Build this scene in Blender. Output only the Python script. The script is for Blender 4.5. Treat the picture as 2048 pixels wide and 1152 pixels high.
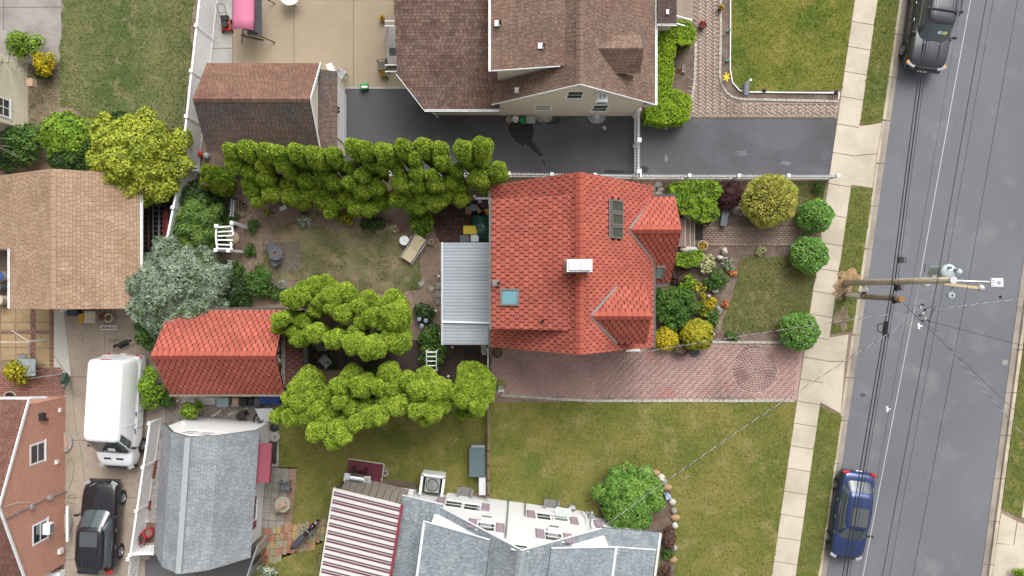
import bpy, bmesh, math, random
import numpy as np
from mathutils import Vector, Matrix, noise
R = math.radians
random.seed(7); rng = np.random.default_rng(11)
for o in list(bpy.data.objects): bpy.data.objects.remove(o)
scn = bpy.context.scene
col = scn.collection

# ---------------------------------------------------------------- camera, sky, sun, exposure
CAM_H, FPX = 38.0, 1420.0                       # drone height in metres, focal length in pixels of a 2048 px wide frame
cam_d = bpy.data.cameras.new('camera'); cam = bpy.data.objects.new('camera', cam_d); col.objects.link(cam)
cam.location = (0, 0, CAM_H); cam.rotation_euler = (0, 0, 0)
cam_d.sensor_width = 36.0; cam_d.lens = 36.0 * FPX / 2048.0; cam_d.clip_end = 1000.0; cam_d.clip_start = 0.5
scn.camera = cam
SUN_EL, SUN_AZ = 50.0, 20.0                     # azimuth measured from +Y (top of the photo) towards +X
world = bpy.data.worlds.new('World'); scn.world = world; world.use_nodes = True
wn = world.node_tree.nodes; wl = world.node_tree.links; wn.clear()
sky = wn.new('ShaderNodeTexSky'); sky.sky_type = 'NISHITA'; sky.sun_disc = False
sky.sun_elevation = R(SUN_EL); sky.sun_rotation = R(SUN_AZ); sky.air_density = 1.0; sky.dust_density = 8.0; sky.ozone_density = 1.0
hs = wn.new('ShaderNodeHueSaturation'); hs.inputs['Saturation'].default_value = 0.08     # overcast: the cloud layer takes the blue out
bg = wn.new('ShaderNodeBackground'); bg.inputs['Strength'].default_value = 0.15
wo = wn.new('ShaderNodeOutputWorld')
wl.new(sky.outputs[0], hs.inputs['Color']); wl.new(hs.outputs[0], bg.inputs['Color']); wl.new(bg.outputs[0], wo.inputs['Surface'])
sun_d = bpy.data.lights.new('sun', 'SUN'); sun_d.energy = 0.98; sun_d.angle = R(50); sun_d.color = (1.0, 0.965, 0.91)
sun = bpy.data.objects.new('sun', sun_d); col.objects.link(sun)
sdir = Vector((math.sin(R(SUN_AZ)) * math.cos(R(SUN_EL)), math.cos(R(SUN_AZ)) * math.cos(R(SUN_EL)), math.sin(R(SUN_EL))))
sun.rotation_euler = sdir.to_track_quat('Z', 'Y').to_euler(); sun.location = sdir * 80
scn.view_settings.view_transform = 'Standard'; scn.view_settings.look = 'None'
scn.view_settings.exposure = 0.42; scn.view_settings.gamma = 1.0; scn.view_settings.use_curve_mapping = False
scn.render.resolution_x = 1024; scn.render.resolution_y = 576

# ---------------------------------------------------------------- helpers
def P(px, py, h=0.0):
    """a point of the place: surveyed from its bearing below the drone and its real height"""
    return Vector(((px - 1024) * (CAM_H - h) / FPX, -(py - 576) * (CAM_H - h) / FPX, h))
def P2(px, py, h=0.0):
    p = P(px, py, h); return (p.x, p.y)
def pts(l, h=0.0): return [P2(a, b, h) for a, b in l]
W = {}                                          # world matrices of everything made
def tag(o, label=None, cat=None, group=None, kind=None):
    if label: o['label'] = label
    if cat: o['category'] = cat
    if group: o['group'] = group
    if kind: o['kind'] = kind
    return o
def thing(name, label, cat, loc=(0, 0, 0), rz=0.0, group=None):
    o = bpy.data.objects.new(name, None); col.objects.link(o); o.empty_display_size = 0.2
    M = Matrix.Translation(Vector(loc)) @ Matrix.Rotation(rz, 4, 'Z')
    o.matrix_basis = M; W[o.name] = M
    return tag(o, label, cat, group)
class MB:
    def __init__(self, M=None): self.v = []; self.f = []; self.M = M
    def add(self, vs, fs):
        b = len(self.v)
        if self.M is not None: vs = [self.M @ Vector(q) for q in vs]
        self.v += [tuple(q) for q in vs]; self.f += [tuple(i + b for i in f) for f in fs]; return self
    def box(self, c, s, rz=0.0, rx=0.0, ry=0.0):
        m = Matrix.Translation(Vector(c)) @ Matrix.Rotation(rz, 4, 'Z') @ Matrix.Rotation(ry, 4, 'Y') @ Matrix.Rotation(rx, 4, 'X')
        x, y, z = s[0] / 2, s[1] / 2, s[2] / 2
        vs = [m @ Vector((a * x, b * y, d * z)) for d in (-1, 1) for a, b in ((-1, -1), (1, -1), (1, 1), (-1, 1))]
        return self.add(vs, [(3, 2, 1, 0), (4, 5, 6, 7), (0, 1, 5, 4), (1, 2, 6, 5), (2, 3, 7, 6), (3, 0, 4, 7)])
    def beam(self, a, b, w, h, up=(0, 0, 1)):
        a = Vector(a); b = Vector(b); d = (b - a); L = d.length; d.normalize(); up = Vector(up)
        s = d.cross(up)
        if s.length < 1e-4: s = d.cross(Vector((1, 0, 0)))
        s.normalize(); u = s.cross(d)
        vs = [p + s * (x * w / 2) + u * (y * h / 2) for p in (a, b) for x, y in ((-1, -1), (1, -1), (1, 1), (-1, 1))]
        return self.add(vs, [(0, 1, 2, 3), (7, 6, 5, 4), (0, 4, 5, 1), (1, 5, 6, 2), (2, 6, 7, 3), (3, 7, 4, 0)])
    def cyl(self, c, r, h, n=14, r2=None, cap=True):
        r2 = r if r2 is None else r2; c = Vector(c)
        vs = [c + Vector((rr * math.cos(2 * math.pi * i / n), rr * math.sin(2 * math.pi * i / n), z)) for rr, z in ((r, 0), (r2, h)) for i in range(n)]
        fs = [(i, (i + 1) % n, n + (i + 1) % n, n + i) for i in range(n)]
        if cap: fs += [tuple(range(n - 1, -1, -1)), tuple(range(n, 2 * n))]
        return self.add(vs, fs)
    def lathe(self, c, prof, n=16, close=False):
        c = Vector(c); vs = []; k = len(prof)
        for r, z in prof: vs += [c + Vector((r * math.cos(2 * math.pi * i / n), r * math.sin(2 * math.pi * i / n), z)) for i in range(n)]
        fs = [(j * n + i, j * n + (i + 1) % n, (j + 1) * n + (i + 1) % n, (j + 1) * n + i) for j in range(k - 1) for i in range(n)]
        if close: fs += [tuple(range(n - 1, -1, -1)), tuple(range((k - 1) * n, k * n))]
        return self.add(vs, fs)
    def tube(self, ps, r, n=6, r2=None):
        ps = [Vector(q) for q in ps]; k = len(ps); vs = []; r2 = r if r2 is None else r2
        for i, p in enumerate(ps):
            d = (ps[min(i + 1, k - 1)] - ps[max(i - 1, 0)]).normalized()
            s = d.cross(Vector((0, 0, 1)))
            if s.length < 1e-3: s = d.cross(Vector((1, 0, 0)))
            s.normalize(); u = s.cross(d); rr = r + (r2 - r) * i / max(1, k - 1)
            vs += [p + (s * math.cos(2 * math.pi * j / n) + u * math.sin(2 * math.pi * j / n)) * rr for j in range(n)]
        fs = [(i * n + j, i * n + (j + 1) % n, (i + 1) * n + (j + 1) % n, (i + 1) * n + j) for i in range(k - 1) for j in range(n)]
        fs += [tuple(range(n - 1, -1, -1)), tuple(range((k - 1) * n, k * n))]
        return self.add(vs, fs)
    def prism(self, poly, z0, z1):
        n = len(poly); a = sum(poly[i][0] * poly[(i + 1) % n][1] - poly[(i + 1) % n][0] * poly[i][1] for i in range(n))
        if a < 0: poly = poly[::-1]
        vs = [(p[0], p[1], z0) for p in poly] + [(p[0], p[1], z1) for p in poly]
        return self.add(vs, [tuple(range(n - 1, -1, -1)), tuple(range(n, 2 * n))] + [(i, (i + 1) % n, n + (i + 1) % n, n + i) for i in range(n)])
    def slab(self, poly3, t):
        """a plate: 3-D polygon thickened downwards along its own normal"""
        q = [Vector(p) for p in poly3]; n = len(q)
        nv = Vector((0, 0, 0))
        for i in range(n): nv += q[i].cross(q[(i + 1) % n])
        nv.normalize()
        if nv.z < 0: q = q[::-1]; nv = -nv
        vs = q + [p - nv * t for p in q]
        return self.add(vs, [tuple(range(n)), tuple(range(2 * n - 1, n - 1, -1))] + [((i + 1) % n, i, n + i, n + (i + 1) % n) for i in range(n)])
    def face(self, ps): return self.add(ps, [tuple(range(len(ps)))])
    def sphere(self, c, r, n=10, m=6, sz=1.0):
        prof = [(max(1e-3, math.sin(math.pi * j / m)) * r, -math.cos(math.pi * j / m) * r * sz) for j in range(m + 1)]
        return self.lathe(c, prof, n)
    def build(self, name, mat, parent=None, smooth=False, bevel=0.0, sub=0):
        me = bpy.data.meshes.new(name); v = self.v
        if parent is not None:
            I = W[parent.name].inverted(); v = [I @ Vector(q) for q in v]
        me.from_pydata([tuple(q) for q in v], [], self.f); me.update()
        return finish(name, me, mat, parent, smooth, bevel, sub)
def finish(name, me, mat, parent=None, smooth=False, bevel=0.0, sub=0):
    o = bpy.data.objects.new(name, me); col.objects.link(o)
    if mat: me.materials.append(mat)
    if smooth: me.polygons.foreach_set('use_smooth', [True] * len(me.polygons))
    if parent is not None: o.parent = parent; W[o.name] = W[parent.name]
    else: W[o.name] = Matrix.Identity(4)
    if bevel:
        b = o.modifiers.new('bevel', 'BEVEL'); b.width = bevel; b.segments = 2; b.limit_method = 'ANGLE'
    if sub:
        s = o.modifiers.new('subdivision', 'SUBSURF'); s.levels = sub; s.render_levels = sub
    return o
def recenter(o):
    """put a one-mesh thing's origin at its base"""
    me = o.data; n = len(me.vertices); a = np.empty(n * 3); me.vertices.foreach_get('co', a); a = a.reshape(-1, 3)
    c = (a.min(0) + a.max(0)) / 2; c[2] = a[:, 2].min()
    a -= c; me.vertices.foreach_set('co', a.ravel()); o.location = Vector(c); W[o.name] = Matrix.Translation(Vector(c)); me.update(); return o
def one(name, mb, mat, label, cat, group=None, smooth=False, bevel=0.0, sub=0):
    return recenter(tag(mb.build(name, mat, None, smooth, bevel, sub), label, cat, group))
def struct(name, mb, mat): return tag(mb.build(name, mat), kind='structure')
def piece(name, me, parent, M):
    o = bpy.data.objects.new(name, me); col.objects.link(o); o.parent = parent
    o.matrix_basis = W[parent.name].inverted() @ M; W[o.name] = M; return o
def np_mesh(name, V, quads, mat, parent=None):
    """V (n,3) array, quads (m,4) int array"""
    me = bpy.data.meshes.new(name); V = np.asarray(V, dtype=np.float32); Q = np.asarray(quads, dtype=np.int32)
    if parent is not None:
        I = np.array(W[parent.name].inverted()); V = V @ I[:3, :3].T + I[:3, 3]
    k = Q.shape[1]
    me.vertices.add(len(V)); me.vertices.foreach_set('co', V.astype(np.float32).ravel())
    me.loops.add(Q.size); me.loops.foreach_set('vertex_index', Q.ravel())
    me.polygons.add(len(Q)); me.polygons.foreach_set('loop_start', np.arange(0, Q.size, k, dtype=np.int32))
    me.polygons.foreach_set('loop_total', np.full(len(Q), k, dtype=np.int32))
    me.update(calc_edges=True); me.validate()
    return finish(name, me, mat, parent)

# ---------------------------------------------------------------- procedural materials
MATS = {}
def hexc(s):
    s = s.lstrip('#'); f = lambda c: c / 12.92 if c <= 0.04045 else ((c + 0.055) / 1.055) ** 2.4
    return tuple(f(int(s[i:i + 2], 16) / 255) for i in (0, 2, 4))
def mat(name, c, rough=0.8, c2=None, s2=0.4, lo=0.42, hi=0.62, var=0.15, s=7.0, island=0.0, bump=0.0, bs=60.0, metal=0.0, spec=0.3,
        c3=None, s3=3.0, lo3=0.5, hi3=0.7, coat=0.0, transl=0.0, stretch=None, emit=None):
    """base colour c with fine mottling (var, scale s); c2 / c3 patches at scales s2 / s3; island = value spread from piece to piece"""
    if name in MATS: return MATS[name]
    m = bpy.data.materials.new(name); m.use_nodes = True; N = m.node_tree.nodes; L = m.node_tree.links
    b = N['Principled BSDF']; out = N['Material Output']
    b.inputs['Roughness'].default_value = rough; b.inputs['Metallic'].default_value = metal
    b.inputs['Specular IOR Level'].default_value = spec
    if coat: b.inputs['Coat Weight'].default_value = coat; b.inputs['Coat Roughness'].default_value = 0.08
    g = N.new('ShaderNodeNewGeometry'); pos = g.outputs['Position']
    if stretch:
        mp = N.new('ShaderNodeMapping'); mp.inputs['Scale'].default_value = stretch; L.new(pos, mp.inputs['Vector']); pos = mp.outputs[0]
    def nz(scale, det=4.0, rgh=0.6):
        n = N.new('ShaderNodeTexNoise'); n.inputs['Scale'].default_value = scale; n.inputs['Detail'].default_value = det
        n.inputs['Roughness'].default_value = rgh; L.new(pos, n.inputs['Vector']); return n.outputs['Fac']
    def ramp(x, a, z):
        r = N.new('ShaderNodeMapRange'); r.inputs['From Min'].default_value = a; r.inputs['From Max'].default_value = z; L.new(x, r.inputs['Value']); return r.outputs[0]
    def mix(f, a, z, mode='MIX'):
        x = N.new('ShaderNodeMix'); x.data_type = 'RGBA'; x.blend_type = mode
        if isinstance(f, float): x.inputs[0].default_value = f
        else: L.new(f, x.inputs[0])
        for i, q in ((6, a), (7, z)):
            if isinstance(q, tuple): x.inputs[i].default_value = (*q, 1)
            else: L.new(q, x.inputs[i])
        return x.outputs[2]
    cur = c
    if c2: cur = mix(ramp(nz(s2, 6.0), lo, hi), cur, c2)
    if c3: cur = mix(ramp(nz(s3, 5.0), lo3, hi3), cur, c3)
    def scale_by(cur, fac):
        q = N.new('ShaderNodeMix'); q.data_type = 'RGBA'; q.blend_type = 'MULTIPLY'; q.inputs[0].default_value = 1.0
        if isinstance(cur, tuple): q.inputs[6].default_value = (*cur, 1)
        else: L.new(cur, q.inputs[6])
        L.new(fac, q.inputs[7]); return q.outputs[2]
    if var:
        r = N.new('ShaderNodeMapRange'); L.new(nz(s, 5.0, 0.7), r.inputs['Value'])
        r.inputs['From Min'].default_value = 0.25; r.inputs['From Max'].default_value = 0.75
        r.inputs['To Min'].default_value = 1 - var; r.inputs['To Max'].default_value = 1 + var
        cur = scale_by(cur, r.outputs[0])
    if island:
        oi = N.new('ShaderNodeObjectInfo'); ad = N.new('ShaderNodeMath'); ad.operation = 'ADD'
        L.new(g.outputs['Random Per Island'], ad.inputs[0]); L.new(oi.outputs['Random'], ad.inputs[1])
        fr = N.new('ShaderNodeMath'); fr.operation = 'FRACT'; L.new(ad.outputs[0], fr.inputs[0])
        r = N.new('ShaderNodeMapRange'); L.new(fr.outputs[0], r.inputs['Value'])
        r.inputs['To Min'].default_value = 1 - island; r.inputs['To Max'].default_value = 1 + island
        cur = scale_by(cur, r.outputs[0])
    if isinstance(cur, tuple): b.inputs['Base Color'].default_value = (*cur, 1)
    else: L.new(cur, b.inputs['Base Color'])
    if bump:
        bp = N.new('ShaderNodeBump'); bp.inputs['Strength'].default_value = bump; bp.inputs['Distance'].default_value = 0.02
        L.new(nz(bs, 4.0, 0.7), bp.inputs['Height']); L.new(bp.outputs[0], b.inputs['Normal'])
    if transl:
        t = N.new('ShaderNodeBsdfTranslucent'); ms = N.new('ShaderNodeMixShader'); ms.inputs[0].default_value = transl
        if isinstance(cur, tuple): t.inputs['Color'].default_value = (*cur, 1)
        else: L.new(cur, t.inputs['Color'])
        L.new(b.outputs[0], ms.inputs[1]); L.new(t.outputs[0], ms.inputs[2]); L.new(ms.outputs[0], out.inputs['Surface'])
    MATS[name] = m; return m
def leafm(name, c, c2, spread=0.35, s2=1.1, c3=None, s3=0.5):
    return mat(name, c, rough=0.65, c2=c2, s2=s2, lo=0.4, hi=0.62, var=0.12, s=9.0, island=spread, transl=0.18, spec=0.15, c3=c3, s3=s3, lo3=0.52, hi3=0.66)
def glassm(name, c, rough=0.05):
    if name in MATS: return MATS[name]
    m = bpy.data.materials.new(name); m.use_nodes = True; b = m.node_tree.nodes['Principled BSDF']
    b.inputs['Base Color'].default_value = (*c, 1); b.inputs['Roughness'].default_value = rough; b.inputs['Specular IOR Level'].default_value = 0.8
    b.inputs['Coat Weight'].default_value = 0.5
    MATS[name] = m; return m
WHITE = mat('white_vinyl', (0.74, 0.75, 0.76), rough=0.45, var=0.05, s=3)
WPAINT = mat('white_paint', (0.70, 0.70, 0.69), rough=0.55, var=0.08, s=5)
DARKM = mat('black_metal', (0.02, 0.02, 0.022), rough=0.4, var=0.2)
GREYM = mat('grey_metal', (0.30, 0.31, 0.32), rough=0.4, metal=0.5, var=0.12)
ALU = mat('aluminium', (0.55, 0.56, 0.57), rough=0.35, metal=0.7, var=0.1)
BLACKP = mat('black_plastic', (0.025, 0.025, 0.028), rough=0.5, var=0.2)
GLASS = glassm('window_glass', (0.03, 0.035, 0.045))
BARK = mat('bark', (0.09, 0.065, 0.045), rough=0.95, var=0.4, s=14, bump=0.6, bs=30)
SOILM = mat('garden_soil', hexc('#5c4a3e'), rough=0.95, c2=hexc('#7d6a58'), s2=0.9, var=0.35, s=22, bump=0.5, bs=40, c3=hexc('#42362d'), s3=2.2)

# ---------------------------------------------------------------- shingles / tabs laid on a roof plane
def clip_poly(sub, clip):
    """Sutherland-Hodgman, both 2-D counter-clockwise, clip convex"""
    outp = sub
    for i in range(len(clip)):
        a = clip[i]; b = clip[(i + 1) % len(clip)]; inp = outp; outp = []
        if not inp: return []
        def ins(p): return (b[0] - a[0]) * (p[1] - a[1]) - (b[1] - a[1]) * (p[0] - a[0]) >= -1e-9
        for j in range(len(inp)):
            p = inp[j - 1]; q = inp[j]; ip, iq = ins(p), ins(q)
            if ip != iq:
                dx, dy = q[0] - p[0], q[1] - p[1]; ex, ey = b[0] - a[0], b[1] - a[1]
                den = ex * dy - ey * dx
                t = (ey * (p[0] - a[0]) - ex * (p[1] - a[1])) / den if abs(den) > 1e-12 else 0
                outp.append((p[0] + t * dx, p[1] + t * dy))
            if iq: outp.append(q)
    return outp
def poly_area(p): return 0.5 * sum(p[i][0] * p[(i + 1) % len(p)][1] - p[(i + 1) % len(p)][0] * p[i][1] for i in range(len(p)))
def roof_frame(poly3):
    q = [Vector(p) for p in poly3]; n = len(q); nv = Vector((0, 0, 0))
    for i in range(n): nv += q[i].cross(q[(i + 1) % n])
    nv.normalize()
    if nv.z < 0: nv = -nv
    u = Vector((0, 0, 1)).cross(nv)
    if u.length < 1e-4: u = Vector((1, 0, 0))
    u.normalize(); d = u.cross(nv).normalized()           # d: down the slope
    if d.z > 0: d = -d; u = -u
    low = max(q, key=lambda p: (p - q[0]).dot(d))
    M = Matrix((u, -d, nv)).transposed().to_4x4(); M.translation = low     # local x = along eave, y = up slope
    if M.to_3x3().determinant() < 0:
        M = Matrix((-u, -d, nv)).transposed().to_4x4(); M.translation = low
    return M
def shingle(w, e, kind, gap, lap, rise):
    """tab outline in (x along eave, y up slope) with its butt at y = 0"""
    if kind == 'scallop':
        h = w / 2 - gap / 2; top = e + lap; k = h * 0.80
        return [(-h, k), (-h * 0.90, k * 0.48), (-h * 0.55, k * 0.05), (0, -k * 0.06), (h * 0.55, k * 0.05), (h * 0.90, k * 0.48), (h, k), (h, top), (-h, top)]
    h = w / 2 - gap / 2
    return [(-h, 0), (h, 0), (h, e + lap), (-h, e + lap)]
def lay_shingles(poly3, w, e, kind='tab', gap=0.006, lap=0.05, rise=0.012, jit=0.0, seed=0, holes=()):
    """returns list of (top verts world, bottom verts world, clipped?) for a planar convex roof polygon"""
    rd = random.Random(seed); M = roof_frame(poly3); I = M.inverted()
    q = [I @ Vector(p) for p in poly3]; c2 = [(p.x, p.y) for p in q]
    if poly_area(c2) < 0: c2 = c2[::-1]
    x0, x1 = min(p[0] for p in c2), max(p[0] for p in c2); y1 = max(p[1] for p in c2)
    hs = []
    for hp in holes:
        hq = [I @ Vector(p) for p in hp]; hs.append((min(p.x for p in hq), max(p.x for p in hq), min(p.y for p in hq), max(p.y for p in hq)))
    out = []; row = 0; y = -e * 0.1
    A0 = abs(poly_area(shingle(w, e, kind, gap, lap, rise)))
    while y < y1:
        off = (row % 2) * w / 2 if kind == 'scallop' or not jit else rd.random() * w
        x = x0 - w + off
        while x < x1 + w:
            ww = w * (1 + (rd.random() - 0.5) * jit) if jit else w
            tab = [(px + x + ww / 2, py + y) for px, py in shingle(ww, e, kind, gap, lap, rise)]
            cl = clip_poly(tab, c2)
            cx = x + ww / 2; cy = y + e / 2
            if len(cl) > 2 and abs(poly_area(cl)) > A0 * 0.05 and not any(a < cx < b and c < cy < d for a, b, c, d in hs):
                L = e + lap; dz = (rd.random() - 0.5) * rise * 0.35
                ins = 0.015 if kind == 'scallop' else 0.006; cxx, cyy = x + ww / 2, y + L * 0.85; kx_, ky_ = 1 - 2 * ins / ww, 1 - ins * 1.4 / (0.85 * L)
                zf = lambda py: 0.003 + (rise + dz) * max(0.0, 1 - (py - y) / L)
                top = [M @ Vector((cxx + (px - cxx) * kx_, cyy + (py - cyy) * ky_, zf(py))) for px, py in cl]
                bot = [M @ Vector((px, py, zf(py) - min(0.012, rise * 0.6))) for px, py in cl]
                out.append((top, bot, abs(abs(poly_area(cl)) - A0) > 1e-6, M @ Matrix.Translation((x + ww / 2, y, 0))))
            x += ww
        y += e; row += 1
    return out
def edge_of(m):
    e = MATS.get(m.name + '_edge')
    if e is None:
        c = EDGES.get(m.name, (0.05, 0.03, 0.025)); e = mat(m.name + '_edge', c, rough=0.95, var=0.2)
    return e
EDGES = {}
def shingle_obj(name, tabs, m, parent):
    mb = MB(); mi = []
    for top, bot, _, _ in tabs:
        n = len(top); b = len(mb.v); mb.v += [tuple(p) for p in top] + [tuple(p) for p in bot]
        mb.f.append(tuple(b + i for i in range(n))); mb.f += [(b + (i + 1) % n, b + i, b + n + i, b + n + (i + 1) % n) for i in range(n)]; mi += [0] + [1] * n
    o = tag(mb.build(name, m, parent), kind='stuff'); o.data.materials.append(edge_of(m)); o.data.polygons.foreach_set('material_index', mi)
    return o

# ---------------------------------------------------------------- foliage
def unit(v): return v / np.maximum(np.linalg.norm(v, axis=1, keepdims=True), 1e-9)
def leaf_quads(Pn, Nn, size, aspect=0.55, tilt=(20, 75), jit=0.35):
    """rhombic leaves at points Pn, their planes tilted away from the surface normals Nn"""
    n = len(Pn); r = rng.normal(size=(n, 3)); T = unit(np.cross(Nn, r)); B = np.cross(Nn, T)
    a = np.radians(rng.uniform(tilt[0], tilt[1], n))[:, None]
    U = unit(T * np.cos(a) + Nn * np.sin(a))              # leaf axis rises from the surface
    V = B
    s = (size * rng.uniform(1 - jit, 1 + jit, n))[:, None]
    base = Pn - U * s * 0.25
    q = np.stack([base, base + U * s * 0.45 + V * s * aspect * 0.5, base + U * s, base + U * s * 0.45 - V * s * aspect * 0.5], axis=1)
    return q.reshape(-1, 3), np.arange(4 * n).reshape(-1, 4)
def bullet(base, top, r, hr, dens, flat=1.0):
    """points on a leaning column with a domed top: base (ground), top (tip), radius, hr = share of the length that is dome"""
    base = np.array(base); top = np.array(top); ax = top - base; Ln = np.linalg.norm(ax); ax = ax / Ln
    dome = min(Ln * hr, r * 2.2); A = 2 * math.pi * r * dome * 0.9 + 2 * math.pi * r * 0.85 * (Ln - dome); n = max(20, int(A * dens))
    t = rng.uniform(0.06, 1, n) ** 0.5; th = rng.uniform(0, 2 * math.pi, n)
    z = t * Ln; zz = np.clip((z - (Ln - dome)) / dome, 0, 1)
    rad = r * np.where(z > Ln - dome, np.sqrt(np.maximum(1 - zz ** 2.3, 0)), 0.40 + 0.60 * np.clip(z / (Ln - dome + 1e-6), 0, 1) ** 1.3)
    bump = 1 + 0.10 * np.sin(th * 3 + z * 2.1) + 0.07 * np.sin(th * 5 - z * 4.3)
    s = np.cross(ax, [0.3, 1, 0.1]); s /= np.linalg.norm(s); u = np.cross(ax, s)
    rd = np.cos(th)[:, None] * s + np.sin(th)[:, None] * u
    pn = base + ax * z[:, None] + rd * (rad * bump)[:, None]
    nn = unit(rd * np.maximum(rad / r, 0.05)[:, None] + ax * (zz * r / dome * 1.3)[:, None] + rng.normal(size=(n, 3)) * 0.12)
    return pn, nn
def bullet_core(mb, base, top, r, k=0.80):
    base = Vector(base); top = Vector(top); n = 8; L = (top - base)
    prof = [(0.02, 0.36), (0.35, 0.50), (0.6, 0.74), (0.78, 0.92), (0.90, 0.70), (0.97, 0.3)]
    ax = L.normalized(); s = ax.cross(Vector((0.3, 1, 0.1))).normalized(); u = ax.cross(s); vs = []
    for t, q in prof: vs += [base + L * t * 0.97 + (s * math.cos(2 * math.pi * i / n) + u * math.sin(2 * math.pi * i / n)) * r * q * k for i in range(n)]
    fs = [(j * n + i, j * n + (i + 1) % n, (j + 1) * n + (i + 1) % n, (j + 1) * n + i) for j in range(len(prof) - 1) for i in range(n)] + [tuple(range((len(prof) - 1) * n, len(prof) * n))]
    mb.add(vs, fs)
def ellip(c, rad, dens, zmin=-0.35, bumps=0.12, seed=0.0):
    """points on a lumpy ellipsoid, lower part left out"""
    c = np.array(c, dtype=float); rx, ry, rz = rad; A = 4 * math.pi * (((rx * ry) ** 1.6 + (rx * rz) ** 1.6 + (ry * rz) ** 1.6) / 3) ** (1 / 1.6)
    n = max(20, int(A * dens)); d = unit(rng.normal(size=(n, 3))); d = d[d[:, 2] > zmin]
    k = 1 + bumps * (np.sin(d[:, 0] * 5.1 + seed) * np.sin(d[:, 1] * 4.7 + seed * 2) + 0.6 * np.sin(d[:, 0] * 11 + d[:, 2] * 9 + seed * 3) * np.sin(d[:, 1] * 12 + seed))
    pn = c + d * np.array([rx, ry, rz]) * k[:, None]; nn = unit(d / np.array([rx, ry, rz]))
    return pn, nn
def crown(name, clouds, size, m, parent, aspect=0.55, tilt=(20, 75), core=None, jit=0.35):
    Pn = np.concatenate([c[0] for c in clouds]); Nn = np.concatenate([c[1] for c in clouds])
    ok = Pn[:, 2] > 0.02; Pn = Pn[ok]; Nn = Nn[ok]
    V, Q = leaf_quads(Pn, Nn, size, aspect, tilt, jit)
    if core is not None and len(core.v):
        b = len(V); V = np.concatenate([V, np.array(core.v)]); fs = []
        for f in core.f:
            if len(f) == 4: fs.append([i + b for i in f])
            else:
                for i in range(1, len(f) - 1): fs.append([f[0] + b, f[i] + b, f[i + 1] + b, f[i + 1] + b])
        fs = [f for f in fs if len(set(f)) == 4]
        Q = np.concatenate([Q, np.array(fs)])
    V[:, 2] = np.maximum(V[:, 2], 0.015)
    return np_mesh(name, V, Q, m, parent)
def in_poly(x, y, poly):
    ins = np.zeros(len(x), bool); n = len(poly)
    for i in range(n):
        (x1, y1), (x2, y2) = poly[i], poly[(i + 1) % n]
        c = ((y1 > y) != (y2 > y)) & (x < (x2 - x1) * (y - y1) / (y2 - y1 + 1e-12) + x1); ins ^= c
    return ins
def scatter(poly, dens):
    xs = [p[0] for p in poly]; ys = [p[1] for p in poly]; A = (max(xs) - min(xs)) * (max(ys) - min(ys)); n = int(A * dens)
    x = rng.uniform(min(xs), max(xs), n); y = rng.uniform(min(ys), max(ys), n); k = in_poly(x, y, poly); return x[k], y[k]
# ================================================================ THE SETTING
G = 1.4
def pc(h, g=G): return tuple(min(0.9, c / g) for c in hexc(h))      # base colour of a surface the photograph shows as h
def kx(y): return 1799 - 0.1415 * y
def ex(y): return 2119.5 - 0.134 * y
def sl(y): return 1709 - 0.144 * y
def sr(y): return 1754 - 0.1423 * y
FAR0, FAR1 = -1300, 2500
ASPH = mat('road_asphalt', pc('#7b7d82'), rough=0.9, c2=pc('#737579'), s2=0.12, var=0.32, s=55, bump=0.5, bs=90, c3=pc('#868789'), s3=0.5, lo3=0.55, hi3=0.75)
NASPH = mat('driveway_asphalt', pc('#5b595d'), rough=0.8, c2=pc('#67676c'), s2=0.16, lo=0.45, hi=0.6, var=0.16, s=25, bump=0.3, bs=80, c3=pc('#737479'), s3=0.35, lo3=0.56, hi3=0.75)
CONC = mat('pavement_concrete', pc('#d5c9b6', 1.35), rough=0.9, c2=pc('#c4b8a4', 1.35), s2=0.6, var=0.09, s=16, bump=0.2, bs=70, island=0.035)
KERBM = mat('kerb_concrete', pc('#cfc2ac'), rough=0.9, c2=pc('#b0a592'), s2=0.7, var=0.12, s=12, bump=0.3, bs=60)
GUTM = mat('gutter_concrete', pc('#aca296'), rough=0.9, c2=pc('#938a80'), s2=0.6, var=0.12, s=12, bump=0.3, bs=60)
PATIOM = mat('patio_concrete', pc('#ab9b84'), rough=0.85, c2=pc('#a1957f'), s2=0.35, var=0.08, s=9, bump=0.2, bs=70, c3=pc('#a3937d'), s3=0.8, lo3=0.6, hi3=0.72)
LCONC = mat('left_driveway_concrete', pc('#b5a797'), rough=0.9, c2=pc('#a39587'), s2=0.5, var=0.14, s=9, bump=0.3, bs=60, c3=pc('#8d8073'), s3=1.3, lo3=0.58, hi3=0.72)
GCONC = mat('grey_concrete', pc('#b9b6b0'), rough=0.9, c2=pc('#a29f9b'), s2=0.8, var=0.1, s=8, bump=0.3, bs=60)
EARTHM = mat('bare_earth', pc('#9c8877'), rough=0.95, c2=pc('#806e60'), s2=0.7, var=0.3, s=20, bump=0.5, bs=45, c3=pc('#9c8a78'), s3=1.7)
GM_ = {}
def lawnm(name, a, b, c, s2=0.35, s3=1.2):
    GM_[name] = mat(name + '_blades', pc(a, 1.25), rough=.9, c2=pc(b, 1.3), s2=s2, lo=.38, hi=.64, c3=pc(c, 1.25), s3=s3, lo3=.53, hi3=.72, var=.2, s=12, island=.38, transl=.1, spec=.1)
    return mat(name, pc(a), rough=0.95, c2=pc(b), s2=s2, lo=0.38, hi=0.64, c3=pc(c), s3=s3, lo3=0.53, hi3=0.72, var=0.35, s=26, bump=0.6, bs=70, spec=0.1)
struct('ground', MB().face([(-260, -260, -0.36), (260, -260, -0.36), (260, 260, -0.36), (-260, 260, -0.36)]), EARTHM)
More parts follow.
